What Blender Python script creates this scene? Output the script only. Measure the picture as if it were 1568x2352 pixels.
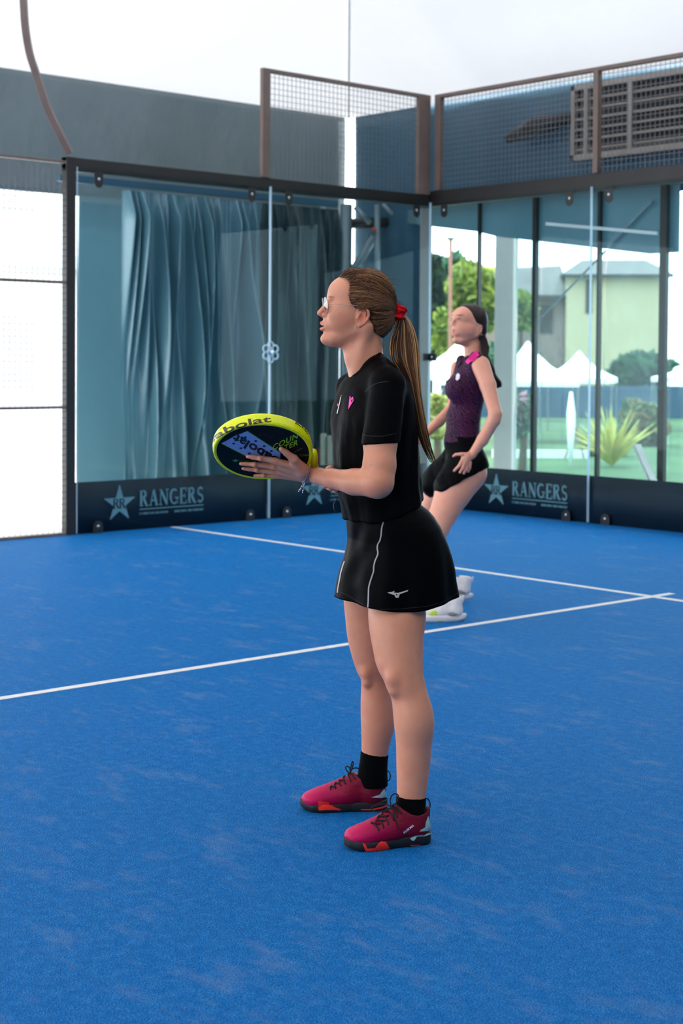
import bpy, bmesh, math, random
import numpy as np
from mathutils import Vector, Matrix

for o in list(bpy.data.objects):
    bpy.data.objects.remove(o)
SC = bpy.context.scene
COL = SC.collection
random.seed(7)
RNG = np.random.default_rng(11)

# ------------------------------------------------------------------ camera
IW, IH = 1568.0, 2352.0
CX, CY, CZ, YAW, PITCH, FPX, ROLL, SYP = 10.7658818, -10.7212059, 1.42505856, 0.843539514, -0.0296249489, 3567.89212, 0.00693533385, -243.322725
_F = np.array([-math.sin(YAW)*math.cos(PITCH), math.cos(YAW)*math.cos(PITCH), math.sin(PITCH)])
_R = np.array([math.cos(YAW), math.sin(YAW), 0.0])
_U = np.cross(_R, _F)
_R2 = _R*math.cos(ROLL) + _U*math.sin(ROLL)
_U2 = -_R*math.sin(ROLL) + _U*math.cos(ROLL)
_C = np.array([CX, CY, CZ])
cam = bpy.data.cameras.new('camera')
cam_o = bpy.data.objects.new('camera', cam)
COL.objects.link(cam_o)
cam_o.matrix_world = Matrix(((_R2[0], _U2[0], -_F[0], CX), (_R2[1], _U2[1], -_F[1], CY), (_R2[2], _U2[2], -_F[2], CZ), (0, 0, 0, 1)))
cam.sensor_fit = 'VERTICAL'
cam.sensor_height = 36.0
cam.sensor_width = 24.0
cam.lens = FPX/IH*36.0
cam.shift_y = SYP/IH
cam.clip_end = 300
cam.clip_start = 0.05
cam.dof.use_dof = True
cam.dof.focus_distance = 4.62
cam.dof.aperture_fstop = 5.0
SC.camera = cam_o

# ------------------------------------------------------------------ world, sun, exposure
world = bpy.data.worlds.new('world')
SC.world = world
world.use_nodes = True
wn = world.node_tree
wn.nodes.clear()
wo = wn.nodes.new('ShaderNodeOutputWorld')
wb = wn.nodes.new('ShaderNodeBackground')
wb.inputs[0].default_value = (0.86, 0.93, 1.0, 1)
wb.inputs[1].default_value = 4.0
wn.links.new(wb.outputs[0], wo.inputs[0])
sun = bpy.data.lights.new('sun', 'SUN')
sun.energy = 5.0
sun.angle = math.radians(3)
sun.color = (1.0, 0.97, 0.93)
sun_o = bpy.data.objects.new('sun', sun)
COL.objects.link(sun_o)
sun_o.rotation_euler = Vector((-0.48, -0.38, 1.0)).to_track_quat('Z', 'Y').to_euler()
SC.view_settings.view_transform = 'Standard'
SC.view_settings.look = 'None'
SC.view_settings.gamma = 1.0
SC.view_settings.use_curve_mapping = False
SC.view_settings.exposure = 0.35
SC.cycles.max_bounces = 10
SC.cycles.diffuse_bounces = 5
SC.cycles.glossy_bounces = 4
SC.cycles.transparent_max_bounces = 24
SC.cycles.transmission_bounces = 6
SC.cycles.caustics_reflective = False
SC.cycles.caustics_refractive = False
SC.cycles.sample_clamp_indirect = 6.0

# ------------------------------------------------------------------ helpers
def ray(u, v):
    return _F + _R2*((u-IW/2)/FPX) - _U2*((v-(IH/2+SYP))/FPX)
def W3(u, v, d):
    return _C + ray(u, v)*d
def on(u, v, ax, val):
    r = ray(u, v)
    return _C + r*((val-_C[ax])/r[ax])

def lin(c):
    c = c/255.0
    return c/12.92 if c <= 0.04045 else ((c+0.055)/1.055)**2.4
def rgb(r, g, b):
    return (lin(r), lin(g), lin(b), 1.0)

class N:
    """small node builder"""
    def __init__(s, name):
        s.m = bpy.data.materials.new(name)
        s.m.use_nodes = True
        s.t = s.m.node_tree
        s.t.nodes.clear()
        s.out = s.t.nodes.new('ShaderNodeOutputMaterial')
    def n(s, typ, ins=None, **kw):
        nd = s.t.nodes.new(typ)
        for k, v in kw.items():
            setattr(nd, k, v)
        for k, v in (ins or {}).items():
            if hasattr(v, 'is_output') or isinstance(v, bpy.types.NodeSocket):
                s.t.links.new(v, nd.inputs[k])
            else:
                nd.inputs[k].default_value = v
        return nd
    def surf(s, sock):
        s.t.links.new(sock, s.out.inputs[0])
    def coord(s, which='Object'):
        return s.n('ShaderNodeTexCoord').outputs[which]
    def mapping(s, sock, scale=(1, 1, 1), rot=(0, 0, 0)):
        return s.n('ShaderNodeMapping', {'Vector': sock, 'Scale': scale, 'Rotation': rot}).outputs[0]
    def noise(s, sock, scale, detail=3, rough=0.55):
        return s.n('ShaderNodeTexNoise', {'Vector': sock, 'Scale': scale, 'Detail': detail, 'Roughness': rough}).outputs[0]
    def ramp(s, sock, stops, interp='LINEAR'):
        nd = s.n('ShaderNodeValToRGB', {0: sock})
        cr = nd.color_ramp
        cr.interpolation = interp
        while len(cr.elements) < len(stops):
            cr.elements.new(0.5)
        for e, (p, c) in zip(cr.elements, stops):
            e.position = p
            e.color = c
        return nd.outputs[0]
    def mix(s, fac, a, b, blend='MIX'):
        nd = s.n('ShaderNodeMix', data_type='RGBA', blend_type=blend)
        for i, v in ((0, fac), (6, a), (7, b)):
            if isinstance(v, bpy.types.NodeSocket):
                s.t.links.new(v, nd.inputs[i])
            else:
                nd.inputs[i].default_value = v
        return nd.outputs[2]
    def math(s, op, a, b=0.0, c=0.0):
        nd = s.n('ShaderNodeMath', operation=op)
        for i, v in ((0, a), (1, b), (2, c)):
            if isinstance(v, bpy.types.NodeSocket):
                s.t.links.new(v, nd.inputs[i])
            else:
                nd.inputs[i].default_value = v
        return nd.outputs[0]
    def bump(s, height, strength=0.3, dist=0.002):
        return s.n('ShaderNodeBump', {'Height': height, 'Strength': strength, 'Distance': dist}).outputs[0]
    def bsdf(s, **k):
        nd = s.n('ShaderNodeBsdfPrincipled')
        for key, v in k.items():
            key = key.replace('_', ' ')
            if isinstance(v, bpy.types.NodeSocket):
                s.t.links.new(v, nd.inputs[key])
            else:
                nd.inputs[key].default_value = v
        return nd.outputs[0]

def simple(name, col, rough=0.5, metal=0.0, spec=0.5, var=0.08, scale=8.0, bump=0.0, bscale=60.0, **k):
    m = N(name)
    co = m.coord()
    nz = m.noise(co, scale, 4)
    dark = tuple(c*(1-var*2) for c in col[:3])+(1,)
    light = tuple(min(1, c*(1+var)) for c in col[:3])+(1,)
    c = m.ramp(nz, [(0.3, dark), (0.7, light)])
    kw = dict(Base_Color=c, Roughness=rough, Metallic=metal)
    if bump:
        kw['Normal'] = m.bump(m.noise(co, bscale, 3), bump, 0.002)
    sh = m.bsdf(**kw, **k)
    m.surf(sh)
    m.m.node_tree.nodes[-1]
    for nd in m.t.nodes:
        if nd.type == 'BSDF_PRINCIPLED':
            nd.inputs['Specular IOR Level'].default_value = spec
    return m.m

def new_mesh(name, verts, faces):
    me = bpy.data.meshes.new(name)
    me.from_pydata([tuple(map(float, v)) for v in verts], [], [tuple(map(int, f)) for f in faces])
    me.update()
    return me
def link(name, me, mat=None, parent=None, smooth=False):
    o = bpy.data.objects.new(name, me)
    COL.objects.link(o)
    if mat is not None:
        me.materials.append(mat)
    if parent is not None:
        o.parent = parent
    if smooth and len(me.polygons):
        me.polygons.foreach_set('use_smooth', [True]*len(me.polygons))
    return o
def tag(o, label=None, cat=None, group=None, kind=None):
    if label: o['label'] = label
    if cat: o['category'] = cat
    if group: o['group'] = group
    if kind: o['kind'] = kind
    return o
def empty(name, loc=(0, 0, 0), rz=0.0):
    o = bpy.data.objects.new(name, None)
    o.empty_display_size = 0.1
    o.location = loc
    o.rotation_euler = (0, 0, rz)
    COL.objects.link(o)
    return o

class MB:
    """collects simple solids into one mesh"""
    def __init__(s):
        s.v = []; s.f = []
    def add(s, vs, fs):
        b = len(s.v)
        s.v += [tuple(map(float, x)) for x in vs]
        s.f += [tuple(i+b for i in f) for f in fs]
        return s
    def box(s, x0, x1, y0, y1, z0, z1):
        vs = [(x, y, z) for x in (x0, x1) for y in (y0, y1) for z in (z0, z1)]
        return s.add(vs, [(0, 1, 3, 2), (4, 6, 7, 5), (0, 4, 5, 1), (2, 3, 7, 6), (0, 2, 6, 4), (1, 5, 7, 3)])
    def beam(s, a, b, w, h, up=(0, 0, 1)):
        a = Vector(a); b = Vector(b)
        t = (b-a).normalized()
        u = Vector(up)
        if abs(t.dot(u)) > 0.95: u = Vector((0, 1, 0))
        sd = t.cross(u).normalized(); u2 = sd.cross(t).normalized()
        vs = []
        for p in (a, b):
            for i, j in ((-1, -1), (1, -1), (1, 1), (-1, 1)):
                vs.append(p + sd*(i*w/2) + u2*(j*h/2))
        return s.add(vs, [(0, 3, 2, 1), (4, 5, 6, 7), (0, 1, 5, 4), (1, 2, 6, 5), (2, 3, 7, 6), (3, 0, 4, 7)])
    def tube(s, pts, r, n=8, caps=True, flat=None):
        pts = [Vector(p) for p in pts]
        rs = r if hasattr(r, '__len__') else [r]*len(pts)
        prev = None
        rings = []
        for i, p in enumerate(pts):
            t = (pts[min(i+1, len(pts)-1)]-pts[max(i-1, 0)])
            if t.length < 1e-9: t = Vector((0, 0, 1))
            t.normalize()
            if prev is None:
                a = Vector((0, 0, 1)) if abs(t.z) < 0.9 else Vector((1, 0, 0))
                x = t.cross(a).normalized()
            else:
                x = (prev - t*prev.dot(t))
                x = x.normalized() if x.length > 1e-6 else t.cross(Vector((0, 0, 1))).normalized()
            prev = x
            y = t.cross(x)
            fy = flat if flat else 1.0
            rings.append([p + x*(math.cos(2*math.pi*k/n)*rs[i]) + y*(math.sin(2*math.pi*k/n)*rs[i]*fy) for k in range(n)])
        vs = [q for rg in rings for q in rg]
        fs = []
        for i in range(len(rings)-1):
            for k in range(n):
                k2 = (k+1) % n
                fs.append((i*n+k, i*n+k2, (i+1)*n+k2, (i+1)*n+k))
        if caps:
            fs.append(tuple(reversed(range(n))))
            fs.append(tuple((len(rings)-1)*n+k for k in range(n)))
        return s.add(vs, fs)
    def prism(s, poly, fn0, fn1):
        """poly: 2D points (ccw); fn0/fn1 map (x,y)->3D for back and front"""
        n = len(poly)
        vs = [fn0(*p) for p in poly]+[fn1(*p) for p in poly]
        fs = [tuple(reversed(range(n))), tuple(range(n, 2*n))]
        for i in range(n):
            j = (i+1) % n
            fs.append((i, j, n+j, n+i))
        return s.add(vs, fs)
    def ball(s, c, r, nu=12, nv=8):
        c = Vector(c)
        r = r if hasattr(r, '__len__') else (r, r, r)
        vs = [c+Vector((0, 0, r[2]))]
        for j in range(1, nv):
            th = math.pi*j/nv
            for i in range(nu):
                ph = 2*math.pi*i/nu
                vs.append(c+Vector((r[0]*math.sin(th)*math.cos(ph), r[1]*math.sin(th)*math.sin(ph), r[2]*math.cos(th))))
        vs.append(c-Vector((0, 0, r[2])))
        fs = [(0, 1+i, 1+(i+1) % nu) for i in range(nu)]
        for j in range(nv-2):
            for i in range(nu):
                a = 1+j*nu+i; b = 1+j*nu+(i+1) % nu
                fs.append((a, a+nu, b+nu, b))
        l = len(vs)-1
        fs += [(l, 1+(nv-2)*nu+(i+1) % nu, 1+(nv-2)*nu+i) for i in range(nu)]
        return s.add(vs, fs)
    def build(s, name, mat=None, parent=None, smooth=False, bevel=0.0):
        me = new_mesh(name, s.v, s.f)
        o = link(name, me, mat, parent, smooth)
        if bevel:
            md = o.modifiers.new('bevel', 'BEVEL'); md.width = bevel; md.segments = 2; md.limit_method = 'ANGLE'
        return o

def text_mesh(txt, size=1.0, offset=0.0, space=1.0, shear=0.0, res=3):
    """filled glyph outlines of Blender's own built-in font as verts/faces in the XY plane"""
    cu = bpy.data.curves.new('txt', 'FONT')
    cu.body = txt; cu.size = size; cu.offset = offset; cu.space_character = space; cu.shear = shear
    cu.resolution_u = res
    cu.align_x = 'CENTER'; cu.align_y = 'CENTER'
    ob = bpy.data.objects.new('txt', cu)
    COL.objects.link(ob)
    dg = bpy.context.evaluated_depsgraph_get()
    me = bpy.data.meshes.new_from_object(ob.evaluated_get(dg))
    vs = [tuple(v.co) for v in me.vertices]; fs = [tuple(p.vertices) for p in me.polygons]
    bpy.data.objects.remove(ob); bpy.data.meshes.remove(me); bpy.data.curves.remove(cu)
    return vs, fs

# ------------------------------------------------------------------ materials of the setting
def m_turf():
    m = N('turf_blue')
    co = m.coord()
    fine = m.noise(co, 250, 2, 0.75)
    fine2 = m.noise(m.mapping(co, (1, 1.7, 1), (0, 0, 0.9)), 250, 3, 0.85)
    mid = m.noise(co, 28, 5, 0.7)
    big = m.noise(co, 2.3, 4, 0.62)
    base = m.ramp(fine2, [(0.41, rgb(0, 34, 84)), (0.50, rgb(0, 86, 160)), (0.59, rgb(0, 142, 222))])
    speck = m.ramp(m.math('ADD', fine, m.math('MULTIPLY', m.math('SUBTRACT', mid, 0.5), 0.35)), [(0.555, (0, 0, 0, 1)), (0.60, (1, 1, 1, 1))])
    c1 = m.mix(m.math('MULTIPLY', speck, 0.62), base, rgb(88, 168, 226))
    # pale sand lying in streaks and patches
    st = m.noise(m.mapping(co, (0.9, 2.4, 1), (0, 0, 0.95)), 5.0, 6, 0.68)
    sand = m.ramp(m.math('MULTIPLY', m.math('ADD', st, m.math('MULTIPLY', big, 0.6)), 0.72), [(0.60, (0, 0, 0, 1)), (0.76, (1, 1, 1, 1))])
    sf = m.math('MULTIPLY', sand, m.ramp(fine2, [(0.40, (0.12, 0.12, 0.12, 1)), (0.62, (0.80, 0.80, 0.80, 1))]))
    c2 = m.mix(m.math('MULTIPLY', sf, 0.6), c1, rgb(150, 165, 185))
    hgt = m.math('ADD', m.math('MULTIPLY', fine2, 1.0), m.math('MULTIPLY', mid, 0.4))
    m.surf(m.bsdf(Base_Color=c2, Roughness=0.6, Specular_IOR_Level=0.04, Sheen_Weight=0.22, Sheen_Tint=(0.02, 0.42, 1.0, 1), Sheen_Roughness=0.5, Normal=m.bump(hgt, 0.8, 0.004)))
    return m.m
def m_glass(name, tint, rough=0.0, wrinkle=0.0, haze=0.0, hazecol=(0.5, 0.75, 0.8, 1), gl=0.36):
    m = N(name)
    co = m.coord()
    kw = {}
    if wrinkle:
        wv = m.noise(m.mapping(co, (1.1, 1.1, 0.5)), 2.2, 4, 0.6)
        kw['Normal'] = m.bump(wv, wrinkle, 0.05)
    tr = m.n('ShaderNodeBsdfTransparent', {'Color': tint}).outputs[0]
    gs = m.n('ShaderNodeBsdfGlossy', {'Color': (0.9, 0.97, 1, 1), 'Roughness': rough, **kw}).outputs[0]
    fr = m.n('ShaderNodeFresnel', {'IOR': 1.45}).outputs[0]
    s1 = m.n('ShaderNodeMixShader', {0: m.math('MULTIPLY', fr, gl), 1: tr, 2: gs}).outputs[0]
    if haze:
        df = m.n('ShaderNodeBsdfTranslucent', {'Color': hazecol}).outputs[0]
        d2 = m.n('ShaderNodeBsdfDiffuse', {'Color': hazecol}).outputs[0]
        dd = m.n('ShaderNodeMixShader', {0: 0.5, 1: df, 2: d2}).outputs[0]
        hz = m.math('MULTIPLY', m.noise(m.mapping(co, (1, 1, 0.35)), 1.6, 4, 0.6), haze*2)
        s1 = m.n('ShaderNodeMixShader', {0: hz, 1: s1, 2: dd}).outputs[0]
    m.surf(s1)
    return m.m
def m_fabric(name, col, trans=0.0, tcol=None, rough=0.5, wr=0.35, scale=1.6, spec=0.4):
    m = N(name)
    co = m.coord()
    w = m.noise(m.mapping(co, (1.0, 1.0, 0.55)), scale, 5, 0.6)
    c = m.ramp(w, [(0.3, tuple(x*0.86 for x in col[:3])+(1,)), (0.7, col)])
    nrm = m.bump(w, wr, 0.08)
    p = m.bsdf(Base_Color=c, Roughness=rough, Specular_IOR_Level=spec, Normal=nrm)
    if trans:
        t = m.n('ShaderNodeBsdfTranslucent', {'Color': tcol or col, 'Normal': nrm}).outputs[0]
        p = m.n('ShaderNodeMixShader', {0: trans, 1: p, 2: t}).outputs[0]
    m.surf(p)
    return m.m

M = {}
M['turf'] = m_turf()
M['line'] = simple('line_white', rgb(232, 228, 222), 0.8, var=0.05, scale=30, bump=0.5, bscale=260)
M['glass'] = m_glass('clear_glass', (0.84, 0.95, 0.965, 1))
M['glass_edge'] = simple('glass_edge', rgb(205, 228, 240), 0.15, var=0.02)  # pale tone stands in for light piped to the pane edges
M['pvc_clear'] = m_glass('open_window_vinyl', (0.80, 0.90, 0.91, 1), 0.05, 0.2, 0.02, (0.55, 0.78, 0.84, 1))
M['pvc'] = m_glass('clear_vinyl', (0.50, 0.68, 0.71, 1), 0.08, 0.6, 0.07, (0.55, 0.78, 0.84, 1))
M['steel'] = simple('dark_painted_steel', rgb(36, 32, 31), 0.42, var=0.12, scale=5)
M['steel_warm'] = simple('brown_painted_steel', rgb(122, 102, 92), 0.45, var=0.10, scale=5)
M['wire'] = simple('galvanised_wire', rgb(120, 122, 126), 0.45, 0.4, var=0.06)
M['roof'] = m_fabric('white_roof_sheet', rgb(226, 223, 222), 0.152, rgb(232, 229, 229), 0.6, 0.10, 0.5, 0.2)
M['slate'] = m_fabric('slate_vinyl', rgb(122, 136, 140), 0.06, rgb(104, 124, 136), 0.42, 0.8, 1.3, 0.4)
M['blue_vinyl'] = m_fabric('steel_blue_vinyl', rgb(60, 98, 118), 0.10, rgb(60, 100, 122), 0.4, 0.45, 0.9, 0.4)
M['teal'] = m_fabric('teal_curtain', rgb(120, 150, 160), 0.42, rgb(140, 172, 182), 0.28, 0.22, 2.2, 0.8)
M['teal_fold'] = m_fabric('teal_satin_curtain', rgb(98, 140, 152), 0.05, rgb(116, 164, 178), 0.26, 0.15, 2.2, 0.9)
M['teal_dark'] = m_fabric('shaded_teal_curtain', rgb(44, 66, 70), 0.04, rgb(50, 80, 88), 0.4, 0.25, 2.0, 0.5)  # curtain fabric in shade, with the shade put into a darker colour
M['navy'] = simple('navy_banner', rgb(5, 22, 38), 0.6, var=0.15, scale=3)
M['logo'] = simple('pale_teal_print', rgb(140, 176, 182), 0.6, var=0.04)
M['concrete'] = simple('pale_concrete', rgb(214, 210, 204), 0.9, var=0.06, scale=3, bump=0.2)
M['white_paint'] = simple('white_paint', rgb(238, 238, 236), 0.7, var=0.03)
M['grey_paint'] = simple('grey_column_paint', rgb(150, 148, 144), 0.7, var=0.05, scale=2)
M['black_rubber'] = simple('black_rubber', rgb(18, 18, 20), 0.45, var=0.1)
M['chrome'] = simple('bright_metal', rgb(200, 205, 210), 0.22, 1.0, var=0.03)
M['pipe'] = simple('galvanised_pipe', rgb(120, 138, 146), 0.45, 0.5, var=0.08)

# ------------------------------------------------------------------ ground, floor and painted lines
def struct(o):
    o['kind'] = 'structure'
    return o
g = MB().add([(-40, -40, -0.03), (40, -40, -0.03), (40, 40, -0.03), (-40, 40, -0.03)], [(0, 1, 2, 3)]).build('ground', M['concrete']); struct(g)
struct(MB().box(-0.08, 12.5, -21, 0.08, -0.02, 0.0).build('floor', M['turf']))
struct(MB().box(0.0, 10.0, -3.075, -3.025, 0.0, 0.0015).build('trim_1', M['line']))
struct(MB().box(4.975, 5.025, -10.0, -2.85, 0.0, 0.0018).build('trim_2', M['line']))

# ------------------------------------------------------------------ tent: roof and outer walls
TX, TY = -2.0, 0.72
ZT = 4.08
def grid_sheet(fn, nu, nv):
    vs = [fn(i/(nu-1), j/(nv-1)) for j in range(nv) for i in range(nu)]
    fs = [(j*nu+i, j*nu+i+1, (j+1)*nu+i+1, (j+1)*nu+i) for j in range(nv-1) for i in range(nu-1)]
    return vs, fs
rf = MB()
ap = (5.3, -5.82, 8.4)
ap2 = (5.3, -15.0, 8.4)
XR, YN = 12.6, -21.6
rc = [(TX, TY, ZT), (XR, TY, ZT), (XR, YN, ZT), (TX, YN, ZT), ap, ap2]
rf.add(rc, [(0, 1, 4), (1, 2, 5, 4), (2, 3, 5), (3, 0, 4, 5)])
roof = struct(rf.build('ceiling', M['roof']))
hip = MB().tube([(TX+0.05, TY-0.05, ZT-0.01), (5.3, -5.82, 8.37)], 0.012, 6).build('trim_3', M['white_paint']); struct(hip)

def wall_sheet(name, a, b, z0, z1, mat, amp=0.04, nu=70, nv=24, seed=0, sag=0.0):
    """hanging vinyl sheet between plan points a and b with soft creases"""
    a = np.array(a, float); b = np.array(b, float)
    L = np.linalg.norm(b-a); t = (b-a)/L; nrm = np.array([-t[1], t[0]])
    ph = seed*1.7
    def fn(u, v):
        s = u*L
        d = amp*(math.sin(s*2.1+ph+v*1.8)*0.5+math.sin(s*5.3+ph*2-v*2.6)*0.28+math.sin(s*11+v*5+ph)*0.1)*(1-abs(2*v-1)**3)
        p = a+t*s+nrm*d
        zz = z0+(z1-z0)*v
        return (p[0], p[1], zz)
    vs, fs = grid_sheet(fn, nu, nv)
    mb = MB().add(vs, fs)
    o = mb.build(name, mat, smooth=True)
    md = o.modifiers.new('thick', 'SOLIDIFY'); md.thickness = 0.004
    return o
# left side: upper band all along, full sheet near the corner
struct(wall_sheet('wall_left', (TX, -21.4), (TX, 0.66), 2.97, ZT, M['slate'], 0.03, 190, 20, 1))
struct(wall_sheet('wall_left', (TX, -1.35), (TX, 0.56), 0.0, 2.97, M['teal'], 0.06, 70, 40, 2))
# back side: sheet by the corner, upper band over the clear windows
struct(wall_sheet('wall_back', (-1.90, TY), (-0.84, TY), 0.0, ZT, M['blue_vinyl'], 0.03, 24, 30, 3))
struct(wall_sheet('wall_back', (-1.15, TY+0.03), (12.6, TY+0.03), 2.95, ZT+0.02, M['blue_vinyl'], 0.05, 120, 16, 4))
struct(wall_sheet('wall_back', (4.3, TY), (12.6, TY), 0.0, 2.95, M['teal'], 0.05, 90, 16, 14))  # unseen opaque sheet, put in to keep the side glass reflection dim
struct(wall_sheet('wall_right_unseen', (XR, -21.6), (XR, TY), 0.0, ZT, M['slate'], 0.06, 120, 10, 5))  # unseen tent side, put in to cut fill on the camera side
struct(wall_sheet('wall_front_unseen', (TX, YN), (XR, YN), 3.0, ZT, M['slate'], 0.06, 100, 10, 6))  # unseen tent end, left open below to let in side light
# ------------------------------------------------------------------ steel frame of the court
def steel(name, mb, label, cat, group=None, mat='steel', bevel=0.004):
    return tag(mb.build(name, M[mat], bevel=bevel), label, cat, group)
steel('steel_beam', MB().box(-0.09, -0.012, -4.09, 0.0, 2.925, 3.035), 'long dark steel beam along the top of the left glass wall', 'beam')
steel('steel_beam', MB().box(-0.09, 6.2, 0.012, 0.09, 2.925, 3.075), 'dark steel beam over the back glass wall on the right', 'beam')
steel('steel_post', MB().box(-0.075, 0.0, -4.09, -4.005, 0.0, 3.035), 'tall dark post between the white mesh opening and the left glass', 'post')

def wire_grid(axis, fixed, a0, a1, z0, z1, step=0.05, r=0.0019):
    mb = MB()
    n = int(round((a1-a0)/step))
    for i in range(1, n):
        a = a0+(a1-a0)*i/n
        if axis == 'y': mb.box(fixed-r, fixed+r, a-r, a+r, z0, z1)
        else: mb.box(a-r, a+r, fixed-r, fixed+r, z0, z1)
    n = int(round((z1-z0)/step))
    for i in range(1, n):
        z = z0+(z1-z0)*i/n
        if axis == 'y': mb.box(fixed-r-0.004, fixed+r-0.004, a0, a1, z-r, z+r)
        else: mb.box(a0, a1, fixed-r+0.004, fixed+r+0.004, z-r, z+r)
    return mb

def mesh_panel(axis, fixed, a0, a1, z0, z1, label, w0=0.07, w1=0.07, rails=(), dep=0.06, top=0.035, mat='steel_warm', bot=0.0):
    t = empty('mesh_panel', (fixed if axis == 'y' else a0, a0 if axis == 'y' else fixed, z0))
    tag(t, label, 'mesh panel', None)
    ox, oy, oz = t.location
    def bx(name, u0, u1, v0, v1, mm=None):
        if axis == 'y': mb = MB().box(-dep, 0, u0-oy, u1-oy, v0-oz, v1-oz)
        else: mb = MB().box(u0-ox, u1-ox, 0, dep, v0-oz, v1-oz)
        return mb.build(name, mm or M[mat], t, bevel=0.003)
    if w0: bx('frame_post', a0, a0+w0, z0, z1)
    if w1: bx('frame_post', a1-w1, a1, z0, z1)
    bx('frame_rail', a0+w0, a1-w1, z1-top, z1)
    if bot: bx('frame_rail', a0+w0, a1-w1, z0, z0+bot)
    for z in rails:
        bx('frame_rail', a0+w0, a1-w1, z-0.011, z+0.011)
    g = wire_grid(axis, 0.0, 0, a1-a0, 0, z1-z0-top*0.5)
    sh = (Vector((-dep*0.5, 0, 0)) if axis == 'y' else Vector((0, dep*0.5, 0)))
    g.v = [tuple(Vector(v)+sh) for v in g.v]
    g.build('wire_mesh', M['wire'], t)
    return t
mesh_panel('y', 0.0, -2.09, -0.005, 3.037, 4.0, 'framed wire mesh panel above the left glass wall beside the corner', 0.085, 0.16, dep=0.045)
mesh_panel('x', 0.0, 0.045, 2.0, 3.077, 4.0, 'framed wire mesh panel over the back wall next to the corner', 0.075, 0.0)
mesh_panel('x', 0.0, 2.0, 4.0, 3.077, 4.0, 'framed wire mesh panel over the back wall at the right edge of the photo', 0.055, 0.055)
mesh_panel('y', 0.0, -6.1, -4.09, 0.0, 3.0, 'tall wire mesh fence with horizontal bars in front of the bright opening', 0.05, 0.0, rails=(1.03, 2.03), dep=0.045, top=0.022, bot=0.022)
# short studs that hold the fence wire to the dark post
for z in (0.17, 0.74, 1.32, 1.9, 2.47, 2.86):
    pass
arc = [(53, -30), (54, 0), (58, 61), (68, 122), (85, 175), (108, 245), (133, 298), (160, 352)]
ap_ = [on(u, v, 0, -0.04) for u, v in arc]
top_pt = np.array([-0.04, ap_[0][1]-0.02, 5.2])
sm = []
P_ = [top_pt]+ap_
for i in range(len(P_)-1):
    p0 = P_[max(i-1, 0)]; p1 = P_[i]; p2 = P_[i+1]; p3 = P_[min(i+2, len(P_)-1)]
    for k in range(5):
        t = k/5
        sm.append(0.5*((2*p1)+(-p0+p2)*t+(2*p0-5*p1+4*p2-p3)*t*t+(-p0+3*p1-3*p2+p3)*t**3))
sm.append(P_[-1])
steel('curved_steel_brace', MB().tube(sm, 0.037, 4), 'curved brown steel tube rising from the top of the dark post', 'brace', mat='steel_warm')

# ------------------------------------------------------------------ print on the banners
SERIF = {
    'R': [('s', 0.14, 0, 1), ('b', 0, 0.34, 0), ('b', 0, 0.3, 1), ('arc', 0.28, 0.76, 0.30, 0.24), ('d', 0.38, 0.5, 0.70, 0.0), ('b', 0.6, 0.88, 0)],
    'A': [('dt', 0.12, 0.0, 0.40, 1.0), ('d', 0.42, 1.0, 0.74, 0.0), ('b', 0, 0.26, 0), ('b', 0.56, 0.90, 0), ('h', 0.22, 0.62, 0.33)],
    'N': [('t', 0.14, 0, 1), ('t', 0.78, 0, 1), ('d', 0.16, 0.96, 0.76, 0.04), ('b', 0, 0.3, 0), ('b', 0, 0.22, 1), ('b', 0.62, 0.94, 1)],
    'G': [('c', 0.44, 0.5, 0.36, 0.5, 50, 330), ('s', 0.74, 0.06, 0.42), ('b', 0.52, 0.92, 0.42)],
    'E': [('s', 0.14, 0, 1), ('h', 0, 0.66, 0.03), ('h', 0, 0.64, 0.97), ('h', 0.14, 0.5, 0.5), ('t', 0.66, 0.0, 0.24), ('t', 0.64, 0.76, 1.0), ('t', 0.50, 0.38, 0.62)],
    'S': [('S',)],
}
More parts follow.
